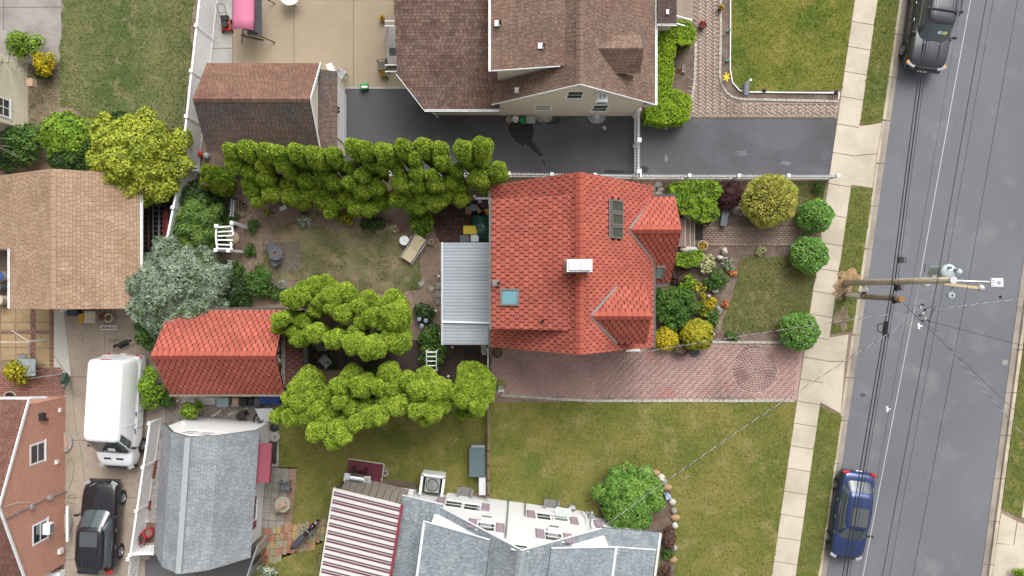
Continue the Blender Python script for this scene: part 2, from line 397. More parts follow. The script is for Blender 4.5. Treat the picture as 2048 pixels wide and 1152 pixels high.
struct('road', MB().face([P(kx(FAR0) + 8, FAR0, -0.12), P(kx(FAR1) + 8, FAR1, -0.12), P(ex(FAR1) + 10, FAR1, -0.12), P(ex(FAR0) + 10, FAR0, -0.12)]), ASPH)
def band(mb, fa, fb, y0, y1, z0, z1): mb.prism(pts([(fa(y0), y0), (fb(y0), y0), (fb(y1), y1), (fa(y1), y1)]), z0, z1); return mb
kerb = thing('kerb', None, None); kerb['kind'] = 'structure'
kerb2 = thing('kerb', None, None); kerb2['kind'] = 'structure'
for i in range(-6, 32):
    y0 = -18 + i * 86
    band(MB(), lambda y: kx(y), lambda y: kx(y) + 6, y0 + 0.7, y0 + 85.3, -0.3, 0.015 if not (235 < y0 + 43 < 385 or 660 < y0 + 43 < 815) else -0.05).build('kerb_stone', KERBM, kerb, bevel=0.02)
    band(MB(), lambda y: kx(y) + 6.2, lambda y: kx(y) + 18, y0 + 0.5, y0 + 85.5, -0.3, -0.095).build('gutter_slab', GUTM, kerb)
    band(MB(), lambda y: ex(y) + 12, lambda y: ex(y) + 19, y0 + 30.7, y0 + 115.3, -0.3, 0.015).build('kerb_stone', KERBM, kerb2, bevel=0.02)
    band(MB(), lambda y: ex(y), lambda y: ex(y) + 11.8, y0 + 30.5, y0 + 115.5, -0.3, -0.095).build('gutter_slab', GUTM, kerb2)
struct('yard_ground', band(MB(), lambda y: -1300 + 0 * y, lambda y: kx(y) - 0.2, FAR0, FAR1, -0.34, 0.0), EARTHM)
struct('yard_ground', band(MB(), lambda y: ex(y) + 19.2, lambda y: 3300 + 0 * y, FAR0, FAR1, -0.34, 0.0), EARTHM)
# pavement of concrete flags
sw = struct('pavement', band(MB(), lambda y: sl(y), lambda y: sr(y), -700, 1900, 0.002, 0.012), mat('joint_dirt', pc('#6d6252'), rough=0.95, var=0.2))
js = [-700 + 52 * i for i in range(14)] + [43, 93, 143, 193, 248, 305, 367, 428, 485, 536, 582, 628, 672, 714, 758, 802, 846, 891, 936, 982, 1028, 1074, 1122] + [1172 + 50 * i for i in range(15)]
for a, b in zip(js[:-1], js[1:]):
    MB().prism(pts([(sl(a) + .3, a + .55), (sr(a) - .3, a + 7.5 + .55), (sr(b) - .3, b + 7.5 - .55), (sl(b) + .3, b - .55)]), 0.003, 0.030).build('paving_slab', CONC, sw, bevel=0.006)
# driveway crossings between pavement and kerb
for nm, polys in (('driveway_apron', [[(1717.5, 253), (1763, 246.5), (1754, 307), (1709.5, 310.5)], [(1709, 312), (1753.5, 308.5), (1744, 376), (1700.8, 369.5)]]),
                  ('driveway_apron', [[(1657.5, 675), (1697, 669), (1690, 722), (1650.3, 722)], [(1650, 723.5), (1689.5, 723.5), (1681, 827), (1639.8, 804)]]),
                  ('driveway_apron', [[(2002, 1026), (2033, 1042), (2026, 1090), (1993, 1086)], [(2034.5, 1043), (2090, 1062), (2078, 1092), (2027.5, 1090.5)], [(1992.6, 1087.5), (2077, 1093.5), (2062, 1200), (1978, 1200)]])):
    a = thing(nm, None, None); a['kind'] = 'structure'
    for q in polys: MB().prism(pts(q), 0.002, 0.026).build('concrete_slab', CONC, a, bevel=0.006)
struct('pavement', band(MB(), lambda y: ex(y) + 62, lambda y: ex(y) + 108, -500, 1035, 0.002, 0.026), CONC)
# asphalt driveways of the house at the top, with the fence between them
struct('driveway', MB().prism(pts([(688, 178), (812, 178), (870, 231), (1268, 231.5), (1674.5, 237), (1658, 353), (688, 349)]), 0.001, 0.014), NASPH)
def blob(px, py, rx, ry, n=26, j=0.25, ph=0.0):
    return [(px + rx * (1 + j * noise.noise(Vector((math.cos(2 * math.pi * i / n) * 1.6 + px, math.sin(2 * math.pi * i / n) * 1.6, ph)))) * math.cos(2 * math.pi * i / n),
             py + ry * (1 + j * noise.noise(Vector((math.cos(2 * math.pi * i / n) * 1.6 + px, math.sin(2 * math.pi * i / n) * 1.6, ph + 5)))) * math.sin(2 * math.pi * i / n)) for i in range(n)]
WETM = mat('wet_asphalt', pc('#2c2b2c'), rough=0.55, var=0.3, s=12)
puddle = [(1016, 252), (1022, 247), (1040, 245), (1064, 247), (1068, 262), (1064, 281), (1072, 292), (1080, 304), (1086, 312), (1080, 313), (1068, 303), (1057, 292), (1049, 287), (1046, 293), (1041, 288), (1033, 286), (1029, 278), (1022, 274), (1018, 264)]
struct('damp_patch', MB().prism(pts(puddle), 0.015, 0.018), WETM)
struct('damp_patch', MB().prism(pts([(1084, 322), (1087, 318), (1091, 329), (1089, 331)]), 0.015, 0.018), WETM)
struct('damp_patch', MB().prism(pts(blob(1288, 339, 9, 7)), 0.015, 0.018), WETM)
struct('tar_patch', MB().prism(pts(blob(1725, 790, 6, 4), -.12), -.119, -.116), mat('tar', pc('#5b5a5e'), rough=.8, var=.2))
struct('damp_patch', MB().prism(pts(blob(1228, 344, 22, 4, j=0.5)), 0.015, 0.018), WETM)
for q in ((1480, 306, 14, 6), (1570, 327, 11, 4), (1333, 316, 4, 8)):
    struct('worn_patch', MB().prism(pts(blob(*q, j=0.5)), 0.0148, 0.0165), mat('worn_asphalt', pc('#85848a'), rough=0.9, var=0.3, s=18, c2=pc('#606065'), s2=3.0))
# concrete patio behind that house
pt = struct('patio', MB().prism(pts([(424, -60), (815, -60), (815, 176), (400, 176)]), 0.001, 0.01), mat('joint_dirt', (0.1, 0.1, 0.1)))
for a, b in ((466, 587.5), (588.5, 706.5), (707.5, 812)):
    for c, d in ((-60, -1), (0.5, 176)): MB().prism(pts([(a, c), (b, c), (b, d), (a, d)]), 0.002, 0.022).build('concrete_slab', PATIOM, pt)
for c, d in ((-60, 96.5), (97.5, 176)): MB().prism(pts([(424 - c * .1, c), (465, c), (465, d), (424 - d * .1, d)]), 0.002, 0.024).build('concrete_slab', GCONC, pt)
for i in range(13): MB().prism(pts([(690 + i * 9.5, 174), (698.8 + i * 9.5, 174), (698.8 + i * 9.5, 178), (690 + i * 9.5, 178)]), 0.002, 0.035).build('edging_block', GCONC, pt, bevel=0.005)
# concrete driveway on the left with its joints
ld = struct('driveway', MB().prism(pts([(110, 600), (330, 600), (330, 830), (268, 1110), (262, 1200), (126, 1200), (131, 800), (108, 748)]), 0.001, 0.008), mat('joint_dirt', (0.1, 0.1, 0.1)))
for a, b, c, d in ((143, 209.6, 600, 752.8), (210.4, 330, 600, 752.8), (110, 330, 753.8, 880), (130, 330, 881, 994.4), (130, 300, 995.4, 1119), (128, 290, 1120, 1200)):
    q = [(a, c), (b, c), (b, d), (a, d)]
    if a == 143: q = [(126, c), (b, c), (b, d), (143, d)]
    MB().prism(pts(q), 0.002, 0.020).build('concrete_slab', LCONC, ld)
MB().prism(pts([(109, 600), (125.5, 600), (142.4, 752.8), (108, 735)]), 0.002, 0.021).build('concrete_slab', mat('pale_concrete', pc('#c9c6bd'), rough=0.9, var=0.1, s=6), ld)
struct('path', MB().prism(pts([(-60, -60), (124, -60), (122, 128), (60, 128), (-60, 90)]), 0.001, 0.02), mat('weathered_concrete', pc('#a8a29c'), rough=0.9, c2=pc('#928c87'), s2=0.6, var=0.12, s=8, bump=0.3, bs=50))
for a, b in (((-60, 15), (123, 14)), ((7, -60), (7, 60))): struct('path_joint', MB().beam(P(*a, 0.0205), P(*b, 0.0205), 0.03, 0.006), mat('joint_dirt', (0.1, 0.1, 0.1)))
struct('driveway', MB().prism(pts([(262, 1108), (500, 1095), (520, 1130), (480, 1300), (255, 1300)]), 0.001, 0.016), mat('grey_asphalt', pc('#6d6b6d'), rough=0.9, var=0.15, s=20, bump=0.3, bs=80))
struct('path', MB().prism(pts([(590, 690), (600, 715), (985, 715), (980, 690), (760, 690), (840, 690)][:4] + [(980, 680), (590, 680)]), 0.001, 0.012), mat('damp_paving', pc('#5b4c45'), rough=0.85, c2=pc('#4b403b'), s2=1.0, var=0.2, s=9, bump=0.4, bs=40))
struct('path', MB().prism(pts([(845, 680), (980, 680), (982, 790), (890, 790), (700, 745), (560, 720), (560, 705), (845, 710)]), 0.0125, 0.016), mat('damp_paving', pc('#5b4c45')))

# ---------------------------------------------------------------- small paving laid brick by brick
def bricks(name, poly, w, l, ang, z, m, parent, pattern='herring', gap=0.008, hole=None, th=0.022):
    poly = list(poly); cx = sum(p[0] for p in poly) / len(poly); cy = sum(p[1] for p in poly) / len(poly)
    rad = max(math.hypot(p[0] - cx, p[1] - cy) for p in poly) + l
    ca, sa = math.cos(ang), math.sin(ang); V = []; F = []
    rects = []
    k = int(rad / w) + 2
    if pattern == 'herring':
        for i in range(-2 * k, 2 * k):
            for j in range(-k, k):
                x, y = i + 2 * j, i - 2 * j
                if abs(x) > k + 2 or abs(y) > k + 2: continue
                rects.append((x * w, y * w, 2 * w, w)); rects.append(((x + 2) * w, (y - 1) * w, w, 2 * w))
    else:
        for j in range(-k, k):
            for i in range(-int(rad / l) - 2, int(rad / l) + 2): rects.append((i * l + (j % 2) * l / 2, (j - .5) * w, l, w))
    base = [(p[0], p[1]) for p in poly]; xs = np.array([r[0] + r[2] / 2 for r in rects]); ys = np.array([r[1] + r[3] / 2 for r in rects])
    wx = cx + xs * ca - ys * sa; wy = cy + xs * sa + ys * ca; ok = in_poly(wx, wy, base)
    if hole: ok &= np.hypot(wx - hole[0], wy - hole[1]) > hole[2]
    for r, good in zip(rects, ok):
        if not good: continue
        b = len(V); x0, x1, y0, y1 = r[0] + gap / 2, r[0] + r[2] - gap / 2, r[1] + gap / 2, r[1] + r[3] - gap / 2; zz = z + th + random.uniform(-.002, .002)
        for q in (z, zz):
            for x, y in ((x0, y0), (x1, y0), (x1, y1), (x0, y1)): V.append((cx + x * ca - y * sa, cy + x * sa + y * ca, q))
        F += [(b + 4, b + 5, b + 6, b + 7), (b, b + 1, b + 5, b + 4), (b + 1, b + 2, b + 6, b + 5), (b + 2, b + 3, b + 7, b + 6), (b + 3, b, b + 4, b + 7)]
    return tag(np_mesh(name, V, F, m, parent), kind='stuff') if V else None
def inset_line(a, b, n): return [Vector(a).lerp(Vector(b), i / n) for i in range(n + 1)]
def block_run(parent, path, m, L=0.27, w=0.13, h=0.07, gap=0.018, z=0.0):
    """blocks set end to end along a polyline (world 2-D)"""
    path = [Vector((p[0], p[1])) for p in path]; seg = [(path[i + 1] - path[i]).length for i in range(len(path) - 1)]; T = sum(seg); n = max(1, int(T / L)); k = 0
    me = None
    for i in range(n):
        t = (i + 0.5) * T / n; a = 0
        while a < len(seg) - 1 and t > seg[a]: t -= seg[a]; a += 1
        d = (path[a + 1] - path[a]).normalized(); p = path[a] + d * t
        if me is None:
            mb = MB().box((0, 0, h / 2), (T / n - gap, w, h)); me = bpy.data.meshes.new('edging_block'); me.from_pydata(mb.v, [], mb.f); me.materials.append(m); me.update()
        piece('edging_block', me, parent, Matrix.Translation((p.x + random.uniform(-.006, .006), p.y + random.uniform(-.006, .006), z + random.uniform(-.006, .004))) @ Matrix.Rotation(math.atan2(d.y, d.x) + random.uniform(-.04, .04), 4, 'Z'))
REDP = mat('red_pavers', pc('#c8a49c'), rough=0.85, c2=pc('#a58a82'), s2=0.22, lo=0.46, hi=0.64, c3=pc('#c2877e'), s3=0.33, lo3=0.57, hi3=0.68, var=0.12, s=6, island=0.055, bump=0.3, bs=50)
rd = struct('driveway', MB().prism(pts([(985, 690), (1609.5, 684), (1593, 800), (1180, 800), (1000, 789), (980, 789)]), 0.001, 0.012), mat('paver_sand', pc('#bba79f'), rough=0.95, c2=pc('#86736b'), s2=0.22, lo=0.44, hi=0.62, var=0.3, s=9))
cc = P(1510, 740); CR = 1.18
bricks('herringbone_bricks', pts([(986, 691), (1603, 690), (1588, 796), (1180, 796), (1000, 784), (984, 784)]), 0.10, 0.20, 0.0, 0.010, REDP, rd, hole=(cc.x, cc.y, CR + 0.03), gap=0.007)
V = []; F = []
for k in range(9):
    r0, r1 = 0.10 + k * 0.12, 0.10 + (k + 1) * 0.12 - 0.012; n = max(6, int(2 * math.pi * r1 / 0.17)) if k else 6
    for i in range(n):
        a0, a1 = 2 * math.pi * i / n + k * .3, 2 * math.pi * (i + 1) / n + k * .3 - 0.012 / r1; b = len(V)
        for z in (0.010, 0.034):
            for r, a in ((r0, a0), (r1, a0), (r1, a1), (r0, a1)): V.append((cc.x + r * math.cos(a), cc.y + r * math.sin(a), z))
        F += [(b + 4, b + 5, b + 6, b + 7), (b, b + 1, b + 5, b + 4), (b + 1, b + 2, b + 6, b + 5), (b + 2, b + 3, b + 7, b + 6), (b + 3, b, b + 4, b + 7)]
tag(np_mesh('circle_bricks', V, F, mat('brown_pavers', pc('#bb9d95'), rough=0.85, var=0.12, s=6, island=0.07, bump=0.3, bs=50, c2=pc('#9c7f78'), s2=0.8), rd), kind='stuff')
for i in range(22):      # soldier course along the pavement
    t = i / 22; a = (1605 - 16 * t, 687 + 112 * t); MB().box(P(a[0], a[1] + 2.4, 0.022), (0.2, 0.115, 0.026), rz=0.13).build('border_brick', REDP, rd)
GRANITE = mat('granite_blocks', pc('#bdb6ab'), rough=0.85, var=0.2, s=18, island=0.12, bump=0.4, bs=40)
block_run(rd, pts([(1002, 790.5), (1090, 796), (1180, 801.5), (1588, 801.5)]), GRANITE)
block_run(rd, pts([(1424, 684), (1580, 685)]), GRANITE, L=0.32)
# brick walk to the red house's door
bw = struct('path', MB().prism(pts([(1360, 452), (1640, 450), (1640, 490), (1360, 494)]), 0.001, 0.012), mat('walk_joint', pc('#84746a'), rough=0.95, var=0.2))
WALKM = mat('walk_bricks', pc('#a89386'), rough=0.85, c2=pc('#978377'), s2=0.5, var=0.18, s=8, island=0.12, bump=0.3, bs=50, c3=pc('#ab8f82'), s3=0.9)
bricks('walk_bricks', pts([(1398, 455), (1636, 453), (1636, 484), (1398, 487)]), 0.115, 0.23, 0.0, 0.010, WALKM, bw, 'running', gap=0.014)
bricks('border_bricks', pts([(1398, 487.5), (1636, 484.5), (1636, 491), (1398, 494)]), 0.22, 0.115, 0.0, 0.010, WALKM, bw, 'running', gap=0.014)
# paved path of the house at the top
TANP = mat('tan_pavers', pc('#b5a293'), rough=0.85, c2=pc('#a99789'), s2=0.5, var=0.10, s=8, island=0.05, bump=0.3, bs=50)
TANB = mat('grey_border_pavers', pc('#a59487'), rough=0.85, var=0.12, s=8, island=0.10, bump=0.3, bs=50)
np_ = struct('path', MB().prism(pts([(1330, -60), (1442, -60), (1440, 150), (1446, 175), (1462, 192), (1480, 200), (1680, 203), (1672, 238), (1360, 236)]), 0.001, 0.010), mat('paver_joint', pc('#a08f82'), rough=.95, var=.15))
bricks('herringbone_pavers', pts([(1399, -50), (1431, -50), (1430, 150), (1440, 185), (1462, 205), (1500, 209), (1672, 211), (1670, 230), (1372, 229), (1386, 190), (1396, 150)]), 0.135, 0.27, R(45), 0.008, TANP, np_, gap=0.008)
bricks('border_pavers', pts([(1388, -50), (1398, -50), (1396, 150), (1384, 190), (1376, 200), (1376, 190), (1388, 150)]), 0.12, 0.27, 0.0, 0.008, TANB, np_, 'running', gap=0.014)
bricks('border_pavers', pts([(1432, -50), (1440, -50), (1437, 150), (1444, 180), (1465, 198), (1482, 204), (1674, 207), (1674, 211), (1500, 208), (1465, 204), (1442, 187), (1431, 150)]), 0.12, 0.25, 0.0, 0.008, TANB, np_, 'running', gap=0.014)
bricks('border_pavers', pts([(1372, 230), (1671, 231), (1671, 236.5), (1372, 235.5)]), 0.22, 0.12, 0.0, 0.008, TANB, np_, 'running', gap=0.014)
edge = pts([(1441, -40), (1441, 60), (1440, 120), (1439, 150), (1443, 170), (1453, 186), (1466, 195), (1484, 199), (1560, 200.5), (1676, 203)])
block_run(np_, edge, GRANITE, L=0.25)
block_run(np_, pts([(1391, 86), (1390, 130), (1388, 170), (1384, 192), (1379, 208)]), GRANITE, L=0.25)
BEDM = mat('mulch', pc('#6f5e53'), rough=0.95, c2=pc('#86756a'), s2=1.6, var=0.4, s=24, bump=0.7, bs=45, c3=pc('#8d7c6e'), s3=6.0, lo3=0.62, hi3=0.74)
DARKMULCH = mat('dark_mulch', pc('#4a3532'), rough=0.95, c2=pc('#5c4642'), s2=1.6, var=0.45, s=24, bump=0.7, bs=45)
struct('flower_bed', MB().prism(pts([(1442, -60), (1461, -60), (1461, 140), (1466, 166), (1480, 181), (1498, 185), (1679, 187), (1676, 201), (1484, 197), (1464, 192), (1449, 178), (1442, 150)]), 0.001, 0.03), BEDM)
struct('flower_bed', MB().prism(pts([(1312, 20), (1392, 40), (1388, 165), (1376, 205), (1300, 230)]), 0.001, 0.026), BEDM)
bord = [(1460.5, -60), (1460.5, 60), (1460, 140), (1465, 166), (1479, 181.5), (1500, 184.5), (1678, 186.5), (1676, 199)]
eb = thing('garden_edging', 'thin white edging strip between mulch bed and top lawn', 'edging', P(1460, 100))
for a, b in zip(bord[:-1], bord[1:]): MB().beam(P(*a, 0.06), P(*b, 0.06), 0.05, 0.12).build('edging_strip', WHITE, eb)
# beds of the red house
for q, m in (([(1308, 365), (1648, 362), (1640, 452), (1360, 452), (1308, 400)], BEDM), ([(1308, 494), (1585, 494), (1580, 514), (1478, 520), (1474, 560), (1450, 620), (1432, 650), (1440, 664), (1560, 664), (1565, 682), (1308, 690)], BEDM),
             ([(385, 360), (985, 360), (985, 400), (880, 450), (640, 440), (540, 452), (500, 540), (520, 570), (400, 600)], EARTHM)):
    struct('flower_bed', MB().prism(pts(q), 0.001, 0.022), m)
struct('flower_bed', MB().prism(pts([(862, 415), (985, 395), (985, 490), (884, 490), (872, 470)]), 0.023, 0.035), DARKMULCH)
struct('sawdust_patch', MB().prism(pts(blob(1696, 552, 20, 17, j=0.7)), 0.031, 0.045), mat('sawdust', pc('#c7a37c'), rough=0.95, c2=pc('#a78a6a'), s2=3.0, var=0.3, s=25, bump=0.7, bs=45))
struct('bare_patch', MB().prism(pts(blob(1686, 580, 22, 20, j=0.6, ph=3)), 0.031, 0.040), mat('dry_earth', pc('#b3977b'), rough=0.95, c2=pc('#8c7a62'), s2=2.0, var=0.3, s=20, bump=0.6, bs=45))
struct('bare_patch', MB().prism(pts(blob(1683, 635, 17, 22, j=0.6, ph=8)), 0.031, 0.040), mat('grey_earth', pc('#9b8975'), rough=0.95, c2=pc('#857560'), s2=2.0, var=0.3, s=20, bump=0.6, bs=45))

# ---------------------------------------------------------------- lawns: a mottled sheet with grass tufts standing in it
def roughen(poly, amp):
    out = []; n = len(poly)
    for i in range(n):
        a, b = Vector(poly[i]), Vector(poly[(i + 1) % n]); L_ = (b - a).length
        if L_ > 30: out.append(tuple(a)); continue
        k = max(1, int(L_ / max(.12, amp)))
        for j in range(k):
            q = a.lerp(b, j / k); v = noise.noise_vector(Vector((q.x * 1.3, q.y * 1.3, 3.7))) + 0.6 * noise.noise_vector(Vector((q.x * 4.1, q.y * 4.1, 1.7)))
            out.append((q.x + v.x * amp, q.y + v.y * amp))
    return out
def lawn(polypx, m, dens, seed, thin=None, z=0.03, zz=0.001, size=0.07, rough_=0.05):
    p = roughen(pts(polypx), rough_); o = struct('lawn', MB().prism(p, zz, z), m)
    x, y = scatter(p, dens)
    if thin is not None:
        nv = np.array([noise.noise(Vector((a * 0.55, b * 0.55, seed))) + 0.5 * noise.noise(Vector((a * 1.7, b * 1.7, seed + 9))) for a, b in zip(x, y)]); k = nv > thin; x = x[k]; y = y[k]
    n = len(x); a = rng.uniform(0, 2 * math.pi, n); s = size * rng.uniform(0.6, 1.4, n); ln = rng.uniform(0.3, 1.1, n)
    b = np.stack([x, y, np.full(n, z - 0.004)], 1); d = np.stack([np.cos(a), np.sin(a), np.zeros(n)], 1); t = np.stack([-np.sin(a), np.cos(a), np.zeros(n)], 1); up = np.array([0, 0, 1.0])
    v = np.stack([b - d * (s * 0.28)[:, None], b + d * (s * 0.28)[:, None], b + d * (s * 0.1)[:, None] + t * (s * ln)[:, None] + up * (s * 0.8)[:, None]], 1)
    g = np_mesh('grass', v.reshape(-1, 3), np.arange(3 * n).reshape(-1, 3), GM_[m.name]); tag(g, 'short grass growing on a lawn', None, None, 'stuff')
    return o
LN = lawnm('lawn_top', '#87863f', '#667532', '#99904f', s2=0.45, s3=1.0)
LS = lawnm('lawn_bottom', '#8b8549', '#6f783a', '#9d9160', s2=0.4, s3=0.9)
LB = lawnm('lawn_back', '#998b6d', '#5a663b', '#a8957a', s2=0.45, s3=1.1)
LF = lawnm('lawn_front', '#7a774c', '#646b3c', '#8d8360', s2=0.7, s3=1.6)
LT = lawnm('lawn_top_left', '#7b7f52', '#5f6d40', '#958b69', s2=0.4, s3=1.3)
LV = lawnm('lawn_verge', '#777b40', '#64703a', '#938a54', s2=0.6, s3=1.5)
lawn([(1462, -60), (1716, -60), (1708, 0), (1683, 180), (1500, 184), (1480, 180.5), (1466, 164), (1461.5, 140)], LN, 260, 1)
lawn([(1000, 804), (1180, 804), (sl(804) - .5, 804), (sl(1000) - .5, 1000), (sl(1200) - .5, 1200), (1000, 1200), (979, 980), (979, 805)], LS, 230, 2)
lawn([(556, 850), (975, 790), (974, 985), (840, 985), (700, 1000), (640, 1160), (500, 1160), (545, 1060), (560, 930)], LS, 230, 3)
lawn([(545, 462), (600, 450), (740, 462), (810, 470), (845, 520), (842, 575), (760, 590), (640, 572), (555, 560), (520, 520)], LB, 330, 4, thin=-0.12, zz=0.023, z=0.034, rough_=.42)
lawn([(1480, 514), (1578, 512), (sl(530) - .5, 530), (sl(590) - .5, 590), (sl(662) - .5, 662), (1440, 663), (1462, 600), (1474, 560)], LF, 330, 5, zz=0.023, z=0.036, rough_=.12)
lawn([(1584, 364), (1651, 362), (1645, 412), (1580, 448)], LF, 300, 6, zz=0.023, z=0.036)
lawn([(124, -60), (395, -60), (368, 290), (240, 260), (120, 210)], LT, 250, 7, thin=-0.75, rough_=.3)
for k, (a, b, q) in enumerate(((-700, 249, (250, 243)), (373, 668, (668, 662)), (812, 1900, (1900, 1900)))):
    top = [(sr(a) + 1, a + (1 if a > 0 else 0)), (kx(a) - 1, a + (4 if a > 0 else 0) + (15 if k == 2 else 0))]
    lawn(top + [(kx(q[1]) - 1, q[1]), (sr(q[0]) + 1, q[0])], LV, 230, 10 + k, zz=0.002)
lawn([(ex(-300) + 20, -300), (ex(-300) + 61, -300), (ex(1036) + 61, 1036), (ex(1018) + 20, 1018)], LV, 200, 15)
# ================================================================ BUILDINGS
def hit(px, py, p0, n):
    """where the line of sight through a pixel meets the plane (p0, n)"""
    o = Vector((0, 0, CAM_H)); d = P(px, py, 0) - o; n = Vector(n); t = (Vector(p0) - o).dot(n) / d.dot(n); return o + d * t
def extrude(mb, prof, y0, y1, axis='y'):
    """solid from a closed profile in (x,z), run along y (or profile (y,z) run along x)"""
    n = len(prof)
    f = (lambda a, z, t: (a, t, z)) if axis == 'y' else (lambda a, z, t: (t, a, z))
    vs = [f(a, z, y0) for a, z in prof] + [f(a, z, y1) for a, z in prof]
    mb.add(vs, [tuple(range(n)), tuple(range(2 * n - 1, n - 1, -1))] + [((i + 1) % n, i, n + i, n + (i + 1) % n) for i in range(n)]); return mb
def roof_planes(parent, planes, deck, shing, w, e, kind='tab', M=None, jit=0.35, seed=0, rise=0.012, gap=0.008, holes=(), thick=0.12, parts=0, name='roof', lap=0.05):
    """a roof part with its deck; shingles laid on every plane"""
    mb = MB(M)
    for p in planes: mb.slab(p, thick)
    ro = mb.build(name, deck, parent); tabs = []
    for i, p in enumerate(planes):
        q = [(M @ Vector(v)) if M is not None else Vector(v) for v in p]
        tabs += lay_shingles(q, w, e, kind, gap, lap, rise, 0.0 if kind == 'scallop' else jit, seed + i, holes)
    if parts:
        full = [t for t in tabs if not t[2]][:parts]; ids = set(map(id, full)); rest = [t for t in tabs if id(t) not in ids]; me = None
        for t in full:
            if me is None:
                I = t[3].inverted(); n = len(t[0]); v = [I @ p for p in t[0]] + [I @ p for p in t[1]]
                me = bpy.data.meshes.new('shingle'); me.from_pydata([tuple(p) for p in v], [], [tuple(range(n))] + [((i + 1) % n, i, n + i, n + (i + 1) % n) for i in range(n)]); me.materials.append(shing); me.materials.append(edge_of(shing)); me.polygons.foreach_set('material_index', [0] + [1] * n); me.update()
            piece('shingle', me, ro, t[3])
        tabs = rest
    shingle_obj('shingles', tabs, shing, ro)
    return ro
def ridge_caps(parent, a, b, ra, m, w=0.15, L=0.27, drop=0.13, thin=0.02):
    """saddle tiles along a ridge a-b; ra = fall of each side per metre"""
    a = Vector(a); b = Vector(b); T = (b - a).length; n = max(1, int(T / L)); d = (b - a).normalized(); s = d.cross(Vector((0, 0, 1))).normalized(); me = None
    for i in range(n):
        if me is None:
            l = T / n; vs = []
            for x, lift in ((-l / 2 + 0.014, 0.012), (l / 2 - 0.014, 0.026)):
                vs += [(x, -w, lift - w * ra), (x, 0, lift), (x, w, lift - w * ra), (x, w, lift - w * ra - thin), (x, 0, lift - thin), (x, -w, lift - w * ra - thin)]
            fs = [(0, 1, 7, 6), (1, 2, 8, 7), (2, 3, 9, 8), (3, 4, 10, 9), (4, 5, 11, 10), (5, 0, 6, 11), (5, 4, 3, 2, 1, 0), (6, 7, 8, 9, 10, 11)]
            fs = [f[::-1] for f in fs]
            me = bpy.data.meshes.new('ridge_tile'); me.from_pydata(vs, [], fs); me.materials.append(m); me.update()
        c = a + d * ((i + 0.5) * T / n)
        M = Matrix((d, -s, Vector((0, 0, 1)))).transposed().to_4x4(); M.translation = c
        piece('ridge_tile', me, parent, M)
def window(parent, c, u, n, w, h, panes=2, frame=WHITE, glass=GLASS, sill=True, name='window'):
    """c centre on the wall face, u along the wall, n outwards"""
    u = Vector(u).normalized(); n = Vector(n).normalized(); z = Vector((0, 0, 1)); M = Matrix((u, z, n)).transposed().to_4x4(); M.translation = Vector(c)
    f = 0.09; mb = MB(M)
    mb.box((0, h / 2 - f / 2, .01), (w, f, .02)); mb.box((0, -h / 2 + f / 2, .01), (w, f, .02)); mb.box((-w / 2 + f / 2, 0, .01), (f, h - 2 * f, .02)); mb.box((w / 2 - f / 2, 0, .01), (f, h - 2 * f, .02))
    if panes == 2: mb.box((0, 0, .012), (w - 2 * f, .05, .02))
    if panes == 4: mb.box((0, 0, .012), (.04, h - 2 * f, .02)); mb.box((0, 0, .013), (w - 2 * f, .04, .02))
    o = mb.build(name, frame, parent)
    if panes == 2:
        for s in (-1, 1): MB(M).box((0, s * (h - 2 * f) / 4 + s * .012, .006 if s < 0 else .008), (w - 2 * f - .004, (h - 2 * f) / 2 - .03, .012)).build('pane', glass, o)
    else: MB(M).box((0, 0, .006), (w - 2 * f - .004, h - 2 * f - .004, .012)).build('pane', glass, o)
    if sill: MB(M).box((0, -h / 2 - .03, .02), (w + .1, .05, .04)).build('sill', frame, o)
    return o
def gutter(parent, a, b, m, w=0.095, h=0.09, name='gutter'):
    a = Vector(a); b = Vector(b); mb = MB(); d = (b - a).normalized(); s = d.cross(Vector((0, 0, 1))).normalized()
    mb.beam(a + Vector((0, 0, -h)), b + Vector((0, 0, -h)), w, 0.015); mb.beam(a + s * (w / 2) + Vector((0, 0, -h / 2)), b + s * (w / 2) + Vector((0, 0, -h / 2)), 0.018, h); mb.beam(a - s * (w / 2) + Vector((0, 0, -h / 2)), b - s * (w / 2) + Vector((0, 0, -h / 2)), 0.018, h)
    n = int((b - a).length / 1.1)
    for i in range(n + 1): mb.box(a.lerp(b, i / max(1, n)) + Vector((0, 0, 0.004)), (0.03, w, 0.012) if abs(d.y) > 0.5 else (w, 0.03, 0.012)[::1] if False else ((0.03, w, 0.012) if abs(d.x) > .5 else (w, 0.03, 0.012)))
    return mb.build(name, m, parent)
def vent_pipe(parent, p, r=0.06, h=0.35, flash=WHITE, pipe=DARKM, rz=0.0, s=0.3):
    o = MB().lathe(p, [(r, -0.3), (r, h), (r * 0.75, h), (r * 0.75, h - 0.1), (0.001, h - 0.1)], 10).build('vent_pipe', pipe, parent, smooth=False)
    MB().box(Vector(p) + Vector((-0.12, 0, 0.03)), (s, s, 0.05), ry=0.0).build('flashing', flash, o)

